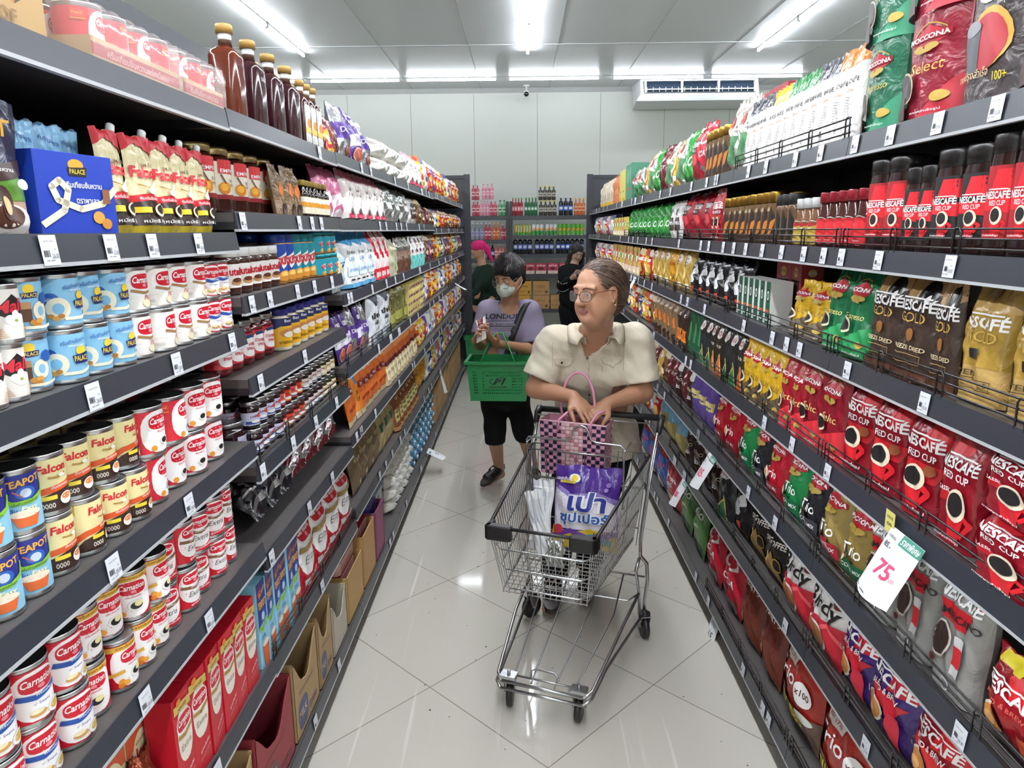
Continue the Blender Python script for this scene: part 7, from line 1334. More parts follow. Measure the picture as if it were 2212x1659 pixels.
def foot(g, ankle, toe, k=.012):
    a, t = Vector(ankle), Vector(toe); d = (t-a); d.z = 0; d.normalize(); n = Vector((-d.y, d.x, 0))
    g.cap(a, (a.x, a.y, .06), .03, .032, k); g.cap((a.x-d.x*.02, a.y-d.y*.02, .05), (a.x+d.x*.06, a.y+d.y*.06, .052), .03, .028, k)
    L = (Vector((t.x, t.y, 0))-Vector((a.x, a.y, 0))).length
    g.cap(a+d*.05+Vector((0, 0, .052-a.z)), a+d*(L-.05)+Vector((0, 0, .04-a.z)), .028, .022, k); g.cap(a+d*(L-.05)+n*.018+Vector((0, 0, .038-a.z)), a+d*(L-.05)-n*.018+Vector((0, 0, .038-a.z)), .018, .018, k)
    for i in range(5):
        o = -.03+.0145*i; e = L-.012-.006*abs(i-(0 if True else 4)); q = a+n*o; b0 = q+d*(L-.05); g.cap((b0.x, b0.y, .036), (q.x+d.x*e, q.y+d.y*e, .032), .0095, .0085 if i else .0115, .003)
def V3(*a): return np.array(a, float)
def cloth(name, col, rough=.85, scale=220, bump=.25, thread=False):
    m = bpy.data.materials.new(name); m.use_nodes = True; nt = m.node_tree; b = nt.nodes['Principled BSDF']; b.inputs['Base Color'].default_value = (*lin(col), 1); b.inputs['Roughness'].default_value = rough; b.inputs['Specular IOR Level'].default_value = .2
    tc_ = nt.nodes.new('ShaderNodeTexCoord'); n = nt.nodes.new('ShaderNodeTexNoise'); n.inputs['Scale'].default_value = scale; n.inputs['Detail'].default_value = 3; bp = nt.nodes.new('ShaderNodeBump'); bp.inputs['Strength'].default_value = bump; bp.inputs['Distance'].default_value = .003
    nt.links.new(tc_.outputs['Object'], n.inputs['Vector']); nt.links.new(n.outputs['Fac'], bp.inputs['Height']); nt.links.new(bp.outputs['Normal'], b.inputs['Normal'])
    if thread:
        mp = nt.nodes.new('ShaderNodeMapping'); mp.inputs['Scale'].default_value = (260, 260, 14); n2 = nt.nodes.new('ShaderNodeTexNoise'); n2.inputs['Scale'].default_value = 1
        nt.links.new(tc_.outputs['Object'], mp.inputs['Vector']); nt.links.new(mp.outputs['Vector'], n2.inputs['Vector']); mx = nt.nodes.new('ShaderNodeMix'); mx.data_type = 'RGBA'; mx.inputs[6].default_value = (*[c*.86 for c in lin(col)], 1); mx.inputs[7].default_value = (*lin(col), 1)
        nt.links.new(n2.outputs['Fac'], mx.inputs[0]); nt.links.new(mx.outputs[2], b.inputs['Base Color'])
    return m
def hairm(name, col, col2, rough=.45, axis=(1, 1, 1), sc=60):
    m = bpy.data.materials.new(name); m.use_nodes = True; nt = m.node_tree; b = nt.nodes['Principled BSDF']; b.inputs['Roughness'].default_value = rough
    tc_ = nt.nodes.new('ShaderNodeTexCoord'); mp = nt.nodes.new('ShaderNodeMapping'); mp.inputs['Scale'].default_value = [a*sc for a in axis]; n = nt.nodes.new('ShaderNodeTexNoise'); n.inputs['Scale'].default_value = 1; n.inputs['Detail'].default_value = 4; n.inputs['Distortion'].default_value = .4
    mx = nt.nodes.new('ShaderNodeMix'); mx.data_type = 'RGBA'; mx.inputs[6].default_value = (*lin(col), 1); mx.inputs[7].default_value = (*lin(col2), 1); rp = nt.nodes.new('ShaderNodeValToRGB'); rp.color_ramp.elements[0].position = .35; rp.color_ramp.elements[1].position = .65
    nt.links.new(tc_.outputs['Object'], mp.inputs['Vector']); nt.links.new(mp.outputs['Vector'], n.inputs['Vector']); nt.links.new(n.outputs['Fac'], rp.inputs['Fac']); nt.links.new(rp.outputs['Color'], mx.inputs[0]); nt.links.new(mx.outputs[2], b.inputs['Base Color'])
    bp = nt.nodes.new('ShaderNodeBump'); bp.inputs['Strength'].default_value = .5; bp.inputs['Distance'].default_value = .003; nt.links.new(n.outputs['Fac'], bp.inputs['Height']); nt.links.new(bp.outputs['Normal'], b.inputs['Normal'])
    return m
def hchild(t, name, me, hd):
    M = Matrix((hd.F, hd.S, hd.U)).transposed().to_4x4(); M.translation = hd.c; me.transform(M.inverted()); o = bpy.data.objects.new(name, me); COL.objects.link(o); o.parent = t; M.translation = hd.c-t.location; o.matrix_local = M; return o
def strands(t, name, roots, mat, n=6, r=.0009):
    b = MB()
    for pts in roots: b.tube(pts, r, mat, 3, r2=r*.4)
    return child(t, name, b.mesh(name))
def glasses(t, hd, col, lenscol, rx=.0225, ry=.017, fwd=.102, wire=.0016, drop=0., temple_col=None, wide=.033):
    b = MB(); m = K(col, 'g')
    for l in (-1, 1):
        c = []
        for i in range(22):
            a = 2*PI*i/22; x = math.copysign(abs(math.cos(a))**.8, math.cos(a))*rx; y = math.copysign(abs(math.sin(a))**.85, math.sin(a))*ry
            c.append(hd.p(fwd-.012*abs((l*wide+x)/.055)**2, l*wide+x, .002+drop+y))
        b.tube(c, wire, m, 6, closed=True)
        b.tube([hd.p(fwd-.014, l*(wide+rx), .010+drop), hd.p(.07, l*.070, .012+drop*.5), hd.p(.02, l*.082, .012), hd.p(-.008, l*.0815, .010), hd.p(-.024, l*.082, -.006)], wire, K(temple_col or col, 'g'), 6)
        b.tube([hd.p(fwd-.006, l*.008, -.004+drop), hd.p(fwd-.014, l*.010, -.012+drop)], wire*.7, m, 5)
    b.tube([hd.p(fwd-.003, -(wide-rx), .008+drop), hd.p(fwd, 0, .011+drop), hd.p(fwd-.003, wide-rx, .008+drop)], wire, m, 6)
    g = child(t, 'glasses', b.mesh('glasses'))
    for l in (-1, 1):
        b = MB(); n = 20; P = []
        for i in range(n):
            a = 2*PI*i/n; x = math.copysign(abs(math.cos(a))**.8, math.cos(a))*rx*.97; y = math.copysign(abs(math.sin(a))**.85, math.sin(a))*ry*.97
            P.append(hd.p(fwd-.012*abs((l*wide+x)/.055)**2, l*wide+x, .002+drop+y))
        P.append(hd.p(fwd-.0045, l*wide, .002+drop)); b.add(P, [(i, (i+1) % n, n) for i in range(n)], glassy('lens_'+lenscol, lenscol, .22, .03), True)
        o = child(t, 'lens', b.mesh('lens')); o.parent = g; o.location = (0, 0, 0)
# ------------------------------------------------------------------ older woman behind the trolley
t = person(.35, 3.12, 'older woman with swept-back hair, glasses and cream shirt leaning over the trolley')
A = lambda px, py, y: V3(*on_y(px, py, y))
HY = 2.86
hd = Head(on_y(1290, 632, HY), math.radians(50), math.radians(4), math.radians(-2), 1.04)
shl, shr = A(1200, 742, 3.02), A(1372, 738, 3.02)
ell_, elr = A(1158, 838, 2.98), A(1388, 846, 2.99)
wl, wr_ = A(1238, 858, 2.86), A(1312, 872, 2.87)
nb = A(1288, 722, 2.97); ch = A(1286, 790, 3.07); be = A(1286, 868, 3.19); hp = A(1286, 930, 3.23)
kl, kr = A(1215, 1130, 3.14), A(1290, 1125, 3.20)
al, ar = V3(.145, 3.10, .085), V3(.315, 3.19, .085); tl, tr_ = V3(.125, 2.91, .03), V3(.29, 3.0, .03)
def torsoA(g, e=0., k=.04):
    g.ell(ch, (.165+e, .105+e, .15+e), k=k); g.ell(be, (.165+e, .125+e, .13+e), k=k); g.ell(hp, (.18+e, .125+e, .13+e), k=k); g.cap(shl+V3(.02, 0, -.01), shr+V3(-.02, 0, -.01), .058+e, .058+e, k)
    g.ell(ch+V3(-.075, -.06, -.02), (.07+e, .065+e, .065+e), k=.03); g.ell(ch+V3(.07, -.06, -.02), (.07+e, .065+e, .065+e), k=.03)
    g.cap(nb+V3(0, .02, -.02), (shl+shr)/2+V3(0, .02, -.03), .062+e, .1+e, k)
g = SDF((-.12, 2.66, 0), (.78, 3.42, 1.64), .0042)
torsoA(g, 0)
g.cap(nb+V3(0, .01, -.02), V3(*hd.p(-.02, 0, -.05)), .060, .058, .02); g.cap(nb, V3(*hd.p(.02, 0, -.085)), .05, .045, .03)
arm(g, shl, ell_, wl, (.052, .044, .036, .026)); arm(g, shr, elr, wr_, (.052, .044, .036, .026))
hand(g, wl, A(1270, 893, 2.80)-wl, (0.1, .1, -1), -1, (.35, .45, .55, .6), 1.0)
hand(g, wr_, A(1262, 905, 2.80)-wr_, (0, .3, -1), 1, (.3, .4, .5, .6), 1.0)
for h_, k_, a_, f_ in ((hp+V3(-.09, 0, -.05), kl, al, tl), (hp+V3(.09, 0, -.05), kr, ar, tr_)):
    g.cap(h_, k_, .085, .055, .03); g.cap(k_, a_, .05, .033, .02); foot(g, a_, f_)
hd.build(g, 1.); hd.ell(g, (.03, 0, -.100), (.038, .046, .03), .03); hd.ell(g, (.060, 0, -.088), (.020, .026, .018), .018)
for l in (-1, 1): hd.ell(g, (.045, l*.044, -.052), (.03, .018, .026), .018)
skA, lipA = skin('warm_brown_skin', 'b98a6e', .42), skin('muted_rose_lips', '9a6460', .45)
child(t, 'body', g.mesh('body', [skA, lipA], 2, hd.lipf(0)))
hd.face(t, '3a2c24', '6a4a3c')
# shirt: open collar, short sleeves
SH = cloth('cream_linen', 'd9d1be', .85, 200, .2, True)
g = SDF((-.14, 2.78, .56), (.80, 3.44, 1.46), .0045)
torsoA(g, .016); g.poly([shl, ell_*.82+shl*.18], [.078, .084], .03); g.poly([shr, elr*.82+shr*.18], [.078, .084], .03)
g.ell(hp+V3(0, 0, -.1), (.205, .155, .2), k=.05); g.ell(hp+V3(0, 0, -.2), (.20, .15, .15), k=.04)
g.wrinkle(.0034, 24, 3); g.wrinkle(.0016, 55, 4)
for e_, s_ in ((ell_, shl), (elr, shr)):
    d = (e_-s_)/np.linalg.norm(e_-s_); c = s_+(e_-s_)*.80
    g.half(c, d, .004, (np.minimum(c, e_)-.12, np.maximum(c, e_)+V3(.12, .12, .09))); g.cap(c-d*.035, c+d*.05, .060, .066, .004, 'sub')
vb = A(1271, 766, 2.95); vl, vr = A(1252, 712, 2.94), A(1312, 712, 2.94)
for q in np.linspace(0, 1, 9): # V opening down the chest
    c = vb+(((vl+vr)/2+V3(0, .04, .06))-vb)*q; w = .006+.044*q**1.0
    g.cap(c-V3(w, .03, 0), c+V3(w, -.03, 0), .020+.018*q, .020+.018*q, .006, 'sub'); g.cap(c+V3(-w*.8, .0, 0), c+V3(w*.8, .0, 0), .012+.018*q, .012+.018*q, .006, 'sub')
g.cap(nb+V3(0, .0, .0), nb+V3(0, -.01, .12), .066, .08, .01, 'sub')
g.half((0, 0, .665), (0, 0, -1), .004)
shirt = child(t, 'shirt', g.mesh('shirt', [SH], 2)); bvS = bvh(shirt.data)
# collar flaps, pockets, placket, buttons sewn on the shirt
def patch(poly, col, off, th=.0022, name='patch', bv=None, rows=10, parent=None):
    """a piece of cloth laid on the garment following its surface"""
    b = MB(); T = tessellate_polygon([[Vector((x, y, 0)) for x, y in poly]]); tr = _split([tuple(poly[i] for i in q) for q in T], 7.)
    idx = {}; vs = []; fs = []
    for q in tr:
        f = []
        for p in q:
            kk = (round(p[0], 2), round(p[1], 2))
            if kk not in idx:
                h = (bv or bvS).ray_cast(CAMP, ray(*p).normalized())
                if h[0] is None: h = (CAMP+ray(*p).normalized()*3.0, Vector((0, -1, 0)))
                idx[kk] = len(vs); vs.append(h[0]+h[1]*off)
            f.append(idx[kk])
        if len(set(f)) == 3: fs.append(tuple(f))
    b.add(vs, fs, col, True); o = child(t, name, b.mesh(name)); m = o.modifiers.new('thickness', 'SOLIDIFY'); m.thickness = th*2; m.offset = 0
    return o
SH2 = cloth('cream_linen_trim', 'dbd2be', .85, 200, .2, True); ST = K('a89d86', 'm')
def seam(pts, name='seam', r=.0009, col=ST, bv=None):
    P = []
    for p in pts:
        h = (bv or bvS).ray_cast(CAMP, ray(*p).normalized())
        if h[0] is not None: P.append(h[0]+h[1]*.0008)
    if len(P) > 1: b = MB(); b.tube(P, r, col, 5); return child(t, name, b.mesh(name))
def free(pts3, name, col, th=.003):
    b = MB(); c = sum(pts3, Vector())/len(pts3); n = len(pts3); b.add(pts3+[c+Vector((0, -.004, 0))], [(i, (i+1) % n, n) for i in range(n)], col, True); o = child(t, name, b.mesh(name)); m = o.modifiers.new('thickness', 'SOLIDIFY'); m.thickness = th; return o
q = lambda x, y, yy: on_y(x, y, yy)
def collar(t, C, bv, a, mat, open_=36, tipf=(.085, -.105), z0=.030, back=.014, name='collar'):
    b = MB(); rows = []; n = 30
    for i in range(n+1):
        f = math.radians(open_+(360-2*open_)*i/n); sx, cy = math.sin(f), -math.cos(f); e = max(0, 1-min(i, n-i)/5)
        up = z0+back*(1-math.cos(f))/2*1.0-.020*e
        fold = Vector((C[0]+a*sx*1.05, C[1]+a*cy, C[2]+up)); inn = Vector((C[0]+a*.93*sx, C[1]+a*.93*cy, C[2]+up-.035))
        ro = a+.040+.030*e; out = Vector((C[0]+ro*sx*1.05, C[1]+ro*cy, 0))
        if e > 0: out = out.lerp(Vector((C[0]+math.copysign(tipf[0], sx), C[1]+tipf[1], 0)), e**1.5)
        h = bv.ray_cast(Vector((out.x, out.y, C[2]+.12)), Vector((0, 0, -1))); out.z = (h[0].z if h[0] is not None else C[2]-.02)+.006
        mid = (fold+out)/2+Vector((sx*.008, cy*.008, .010)); rows.append((inn, fold, mid, out))
    vs = [v for r_ in rows for v in r_]; b.add(vs, [(4*i+k, 4*i+k+1, 4*i+k+5, 4*i+k+4) for i in range(n) for k in range(3)], mat, True)
    o = child(t, name, b.mesh(name)); m = o.modifiers.new('thickness', 'SOLIDIFY'); m.thickness = .003; return o
collar(t, nb+V3(-.002, .0, -.012), bvS, .074, SH2)
patch([(1272, 764), (1282, 762), (1284, 905), (1273, 905)], SH2, .0012, name='placket')
patch([(1196, 772), (1238, 771), (1238, 781), (1232, 789), (1218, 792), (1212, 792), (1199, 788)], SH2, .0016, name='pocket_flap'); patch([(1297, 774), (1345, 770), (1342, 782), (1330, 788), (1324, 796), (1316, 789), (1303, 785)], SH2, .0016, name='pocket_flap')
for pts in ([(1194, 700), (1193, 740), (1193, 790), (1194, 830)], [(1350, 690), (1348, 740), (1346, 800), (1345, 830)], [(1198, 792), (1199, 830), (1236, 832), (1238, 792)], [(1300, 790), (1301, 832), (1342, 830), (1343, 786)], [(1150, 700+8), (1185, 700), (1215, 702)], [(1325, 700), (1360, 702), (1388, 710)], [(1270, 764), (1271, 800), (1271, 850), (1272, 880)]): seam(pts)
for i, (px, py) in enumerate(((1268.5, 774), (1266.5, 813.5), (1212.5, 783), (1273, 852), (1274, 890), (1321, 778))):
    h = bvS.ray_cast(CAMP, ray(px, py).normalized())
    if h[0] is not None:
        b = MB(); M = Matrix.Translation(h[0]+h[1]*.003) @ h[1].to_track_quat('Z', 'Y').to_matrix().to_4x4(); b.lathe([(.0052, -.001), (.0055, .001), (.0048, .002), (.003, .0014)], 14, K('3a3226', 'g') if i < 5 else K('c9bfa8', 's'), M=M); child(t, 'button', b.mesh('button'))
# trousers
PT = cloth('black_trousers', '17181e', .9, 160, .2)
g = SDF((0.0, 2.96, .07), (.56, 3.42, .90), .0055)
for h_, k_, a_ in ((hp+V3(-.09, 0, -.05), kl, al), (hp+V3(.09, 0, -.05), kr, ar)): g.cap(h_, k_, .10, .075, .03); g.cap(k_, a_+V3(0, .01, .04), .072, .062, .03)
g.ell(hp+V3(0, 0, -.03), (.175, .125, .1)); g.wrinkle(.003, 22, 8); g.half((0, 0, .105), (0, 0, -1), .004); g.half((0, 0, .84), (0, 0, 1), .004)
child(t, 'trousers', g.mesh('trousers', [PT], 2))
for a_, f_ in ((al, tl), (ar, tr_)):
    d = (f_-a_); d[2] = 0; d /= np.linalg.norm(d); sandal(t, f_+d*.012, a_-d*.05)
# hair swept back
HM = hairm('greying_brown_hair', '45352e', '66544a', .6, (.07, 1.6, 1.6), 90)
g = SDF(np.array(hd.c)-.2, np.array(hd.c)+.22, .0032)
hd.ell(g, (-.030, 0, .036), (.100, .084, .090), .01); hd.ell(g, (-.085, 0, -.01), (.05, .062, .075), .03); hd.ell(g, (-.095, 0, .01), (.055, .05, .06), .03); hd.ell(g, (-.06, 0, -.06), (.035, .055, .045), .02)
# hairline: cut clear of the face and ears
hd.ell(g, (.105, 0, -.015), (.085, .11, .095), .004, 'sub'); hd.ell(g, (.085, 0, -.07), (.11, .12, .09), .006, 'sub')
for l in (-1, 1): hd.ell(g, (-.002, l*.095, -.012), (.028, .045, .038), .006, 'sub'); hd.ell(g, (.03, l*.09, -.05), (.05, .05, .055), .006, 'sub')
hme = g.mesh('hair', [HM], 1); bvH = bvh(hme); hme_w = hme.copy(); hair = hchild(t, 'hair', hme, hd)
rr = random.Random(5); HS = [K('5c483e', 's'), K('927e6e', 's'), K('3a2b26', 's'), K('7a6455', 's')]
BK_ = hd.p(-.135, 0, -.045)
comb(bvH, hme_w, 2600, 9, .010, lambda p, r_: (BK_-p).normalized()+Vector((r_.uniform(-.12, .12), r_.uniform(-.12, .12), r_.uniform(-.12, .12))), HS, 'hair_strands', t, .0010, .0016)
b = MB()
for i in range(260): # loose frizz at the back of the head
    c = hd.p(-.10+.02*rr.random(), rr.uniform(-.06, .06), rr.uniform(-.09, .07)); d = (c-hd.c).normalized(); P = [c-d*.015]; q_ = Vector((rr.uniform(-1, 1), rr.uniform(-1, 1), rr.uniform(-1, .6)))*.6
    for j in range(5): P.append(P[-1]+(d+q_*(j/3)).normalized()*.010*rr.uniform(.5, 1.1))
    b.tube(P, .0006, HS[i % 3], 3, r2=.0003)
child(t, 'loose_hair', b.mesh('loose_hair'))
glasses(t, hd, '241c1e', 'c9c3bb', .0250, .0195, .103, .0015, -.004, '6a3028', .034)
b = MB(); b.tube([hd.p(-.006, .083, -.03)+Vector((0, 0, -.010*math.cos(a)-.008))+hd.F*.008*math.sin(a)*1.0 for a in [2*PI*i/12 for i in range(13)]], .0016, K('c8a860', 'M'), 6); b.sphere(hd.p(-.006, .084, -.046), .0035, K('e8e0c8', 'g'), 8); child(t, 'earring', b.mesh('earring'))
# ------------------------------------------------------------------ woman in the mauve T-shirt
t = person(.0, 4.5, 'woman in mauve printed T-shirt and face mask reading a packet, basket on her arm')
TY = 4.42
hb = Head(on_y(1099, 598, TY), math.radians(34), math.radians(20), math.radians(3), 1.0)
nb = A(1100, 655, 4.47); ch = A(1097, 712, 4.5); be = A(1093, 780, 4.52); hp = A(1090, 845, 4.54)
shl, shr = A(1052, 672, 4.47), A(1147, 674, 4.50)
ell_, elr = A(1037, 745, 4.42), A(1158, 758, 4.44)
wl, wr_ = A(1028, 735, 4.20), A(1072, 741, 4.20)
kl, kr = A(1070, 950, 4.50), A(1135, 945, 4.56)
al, ar = V3(-.155, 4.68, .09), V3(.085, 4.62, .09); tl, tr_ = V3(-.255, 4.52, .03), V3(.085, 4.40, .03)
def torsoB(g, e=0., k=.03):
    g.ell(ch, (.135+e, .09+e, .14+e), k=k); g.ell(be, (.13+e, .10+e, .12+e), k=k); g.ell(hp, (.15+e, .11+e, .11+e), k=k); g.cap(shl+V3(.03, 0, 0), shr+V3(-.03, 0, 0), .05+e, .05+e, k); g.ell(ch+V3(-.02, -.05, -.01), (.11+e, .06+e, .06+e), k=.03)
g = SDF((-.42, 4.04, 0), (.36, 4.86, 1.66), .0055)
torsoB(g); g.cap(nb+V3(0, .02, -.03), V3(*hb.p(-.02, 0, -.05)), .052, .05, .02)
arm(g, shl, ell_, wl, (.042, .037, .031, .023)); arm(g, shr, elr, wr_, (.042, .037, .032, .023))
pk = A(1040, 716, 4.12)
hand(g, wl, (pk+V3(-.012, .0, .02))-wl, (.5, -.2, -.2), 1, (.35, .4, .45, .5), .98); hand(g, wr_, (pk+V3(.03, .02, -.02))-wr_, (-.2, -.3, .9), -1, (.25, .3, .35, .4), .98)
for h_, k_, a_, f_ in ((hp+V3(-.07, 0, -.04), kl, al, tl), (hp+V3(.075, 0, -.04), kr, ar, tr_)): g.cap(h_, k_, .075, .05, .03); g.cap(k_, a_, .05, .031, .02); foot(g, a_, f_)
hb.build(g, .4)
skB, lipB = skin('tan_skin', 'b08468', .45), skin('brown_lips', '8a564c')
child(t, 'body', g.mesh('body', [skB, lipB], 2, hb.lipf(0))); hb.face(t, '2a1c14', '2a201c')
TS = cloth('mauve_cotton', '8a8299', .9, 160, .2)
g = SDF((-.36, 4.2, .80), (.36, 4.78, 1.46), .0055)
torsoB(g, .022); g.poly([shl, ell_*.72+shl*.28], [.066, .074], .03); g.poly([shr, elr*.8+shr*.2], [.070, .082], .03); g.ell(hp+V3(0, 0, -.02), (.175, .135, .14), k=.04)
g.wrinkle(.004, 20, 13)
for e_, s_, f_ in ((ell_, shl, .7), (elr, shr, .78)):
    d = (e_-s_)/np.linalg.norm(e_-s_); c = s_+(e_-s_)*f_; g.half(c, d, .004, (np.minimum(c, e_)-.09, np.maximum(c, e_)+V3(.09, .09, .07))); g.cap(c-d*.03, c+d*.05, .05, .056, .004, 'sub')
g.cap(nb+V3(0, -.03, -.01), nb+V3(0, -.05, .1), .062, .09, .008, 'sub'); g.half((0, 0, .88), (0, 0, -1), .004)
ts = child(t, 't_shirt', g.mesh('t_shirt', [TS], 2)); bvT = bvh(ts.data)
def print_on(bv, items, x0, y0, x1, y1, name, step=.0008, L=.06):
    def S(u, v, o):
        h = bv.ray_cast(CAMP, ray(x0+(x1-x0)*u, y0+(y1-y0)*v).normalized())
        return (h[0]+h[1]*(.001+o)) if h[0] is not None else CAMP+ray(x0+(x1-x0)*u, y0+(y1-y0)*v).normalized()*4.4
    b = MB(); art(b, S, items, L=L, step=step); return child(t, name, b.mesh(name))
INK = ('26222e', 'm')
print_on(bvT, [T('LONDON', .5, .78, 1.0, .28, INK, .05, .03), T('ORIGINALITIES', .5, .54, .9, .10, INK, .05, .01), R(.05, .24, .95, .40, INK), T('ORIGINAL IN LONDON, ENGLAND', .5, .32, .84, .09, ('8a8299', 'm')), R(.05, .14, .95, .16, INK), R(.1, .05, .9, .07, INK)], 1049, 716, 1126, 674, 'shirt_print')
PB = cloth('black_capris', '101114', .9, 160, .2)
g = SDF((-.32, 4.34, .28), (.30, 4.86, .98), .006)
for h_, k_, a_ in ((hp+V3(-.07, 0, -.04), kl, al), (hp+V3(.075, 0, -.04), kr, ar)): g.cap(h_, k_, .09, .066, .03); g.cap(k_, k_+(a_-k_)*.72, .062, .058, .02)
g.ell(hp, (.17, .13, .135)); g.wrinkle(.0035, 24, 18); g.half((0, 0, .33), (0, 0, -1), .004); g.half((0, 0, .93), (0, 0, 1), .004)
child(t, 'capri_trousers', g.mesh('capri_trousers', [PB], 2))
for a_, f_ in ((al, tl), (ar, tr_)):
    d = (f_-a_); d[2] = 0; d /= np.linalg.norm(d); sandal(t, f_+d*.012, a_-d*.05)
HB = hairm('short_black_hair', '0b090a', '221e1e', .62, (.4, 1.2, .3), 110)
g = SDF(np.array(hb.c)-.2, np.array(hb.c)+.22, .004)
hb.ell(g, (-.018, 0, .040), (.106, .092, .092), .01); hb.ell(g, (-.05, 0, -.01), (.07, .078, .075), .02); hb.ell(g, (.05, .03, .075), (.05, .05, .03), .02); hb.ell(g, (-.03, -.02, .09), (.06, .05, .05), .02)
hb.ell(g, (.115, 0, -.03), (.085, .12, .088), .006, 'sub'); hb.ell(g, (.07, 0, -.085), (.11, .13, .085), .006, 'sub')
for l in (-1, 1): hb.ell(g, (.0, l*.095, -.022), (.026, .045, .034), .006, 'sub'); hb.ell(g, (.04, l*.095, -.05), (.04, .05, .05), .006, 'sub')
g.wrinkle(.002, 60, 21); hm2 = g.mesh('hair', [HB], 1); bv2 = bvh(hm2); hw2 = hm2.copy(); hchild(t, 'hair', hm2, hb); TOPB = hb.p(-.03, 0, .12)
comb(bv2, hw2, 1500, 7, .011, lambda p, r_: (p-TOPB).normalized()*.6+Vector((r_.uniform(-.25, .25)-.25, -.1, -.55)), [K('0d0b0c', 's'), K('1a1618', 's'), K('272122', 's')], 'hair_strands', t, .0013, .003)
# mask
g = SDF(np.array(hb.c)-.16, np.array(hb.c)+.16, .0035)
hb.ell(g, (.040, 0, -.052), (.068, .064, .052), .02); hb.ell(g, (.088, 0, -.030), (.026, .022, .026), .02); hb.ell(g, (.076, 0, -.075), (.028, .032, .024), .02); hb.ell(g, (.02, 0, -.03), (.058, .056, .07), .004, 'sub'); hb.ell(g, (-.03, 0, .0), (.055, .12, .14), .004, 'sub')
MKM = cloth('pale_green_mask', 'ccd8cf', .7, 120, .1)
mk = child(t, 'face_mask', g.mesh('face_mask', [MKM], 2)); bvM = bvh(mk.data)
for k in range(4): seam([(1070+i*4, 603+k*5+i*.25+(3 if 2 < i < 8 else 0)) for i in range(10)], 'mask_pleat', .0011, K('a9b8ae', 'm'), bvM)
for l in (-1, 1):
    b = MB(); b.tube([hb.p(.03, l*.066, -.03), hb.p(.0, l*.082, .0), hb.p(-.02, l*.086, .012)], .0014, K('dfe6e0', 's'), 5); b.tube([hb.p(.03, l*.064, -.07), hb.p(.0, l*.08, -.045), hb.p(-.02, l*.086, -.02)], .0014, K('dfe6e0', 's'), 5); child(t, 'mask_loop', b.mesh('mask_loop'))
glasses(t, hb, '7a7468', '9a9e9c', .024, .021, .106, .0012, -.012, None, .034)
b = MB(); P = [(1140, 655), (1134, 662), (1126, 676), (1118, 694), (1111, 712), (1104, 732), (1099, 752), (1093, 772), (1088, 792)]
vs = []
for px, py in P:
    h = bvT.ray_cast(CAMP, ray(px, py).normalized()); c = (h[0]+h[1]*.006) if h[0] is not None else on_y(px, py, 4.38)
    vs += [c+Vector((-.023, 0, -.006)), c+Vector((.023, 0, .006))]
b.add(vs, [(2*i, 2*i+2, 2*i+3, 2*i+1) for i in range(len(P)-1)], K('141416', 'm'), True); o = child(t, 'bag_strap', b.mesh('bag_strap')); m = o.modifiers.new('thickness', 'SOLIDIFY'); m.thickness = .003; m.offset = 0
# the packet she reads
pkp = pouch(.075, .155, .02, 'd9d8d4', [R(.2, .35, .8, 1, ('6e1830', 's')), T('Eastern\nGold', .5, .58, .5, .16, WH), R(.2, .74, .8, .76, ('c8a860', 's')), T('TEA', .5, .85, .3, .05, ('a84a5c', 's'))], kind='pillow', seed=301, fin='g')
place(pkp, 'food_packet', 'packet', tuple(pk+V3(.0, -.03, -.05)), -.55, 'white and maroon food packet held in the masked woman\'s hands', None, (1, 1, 1), rx=-.55, ry=-.45)
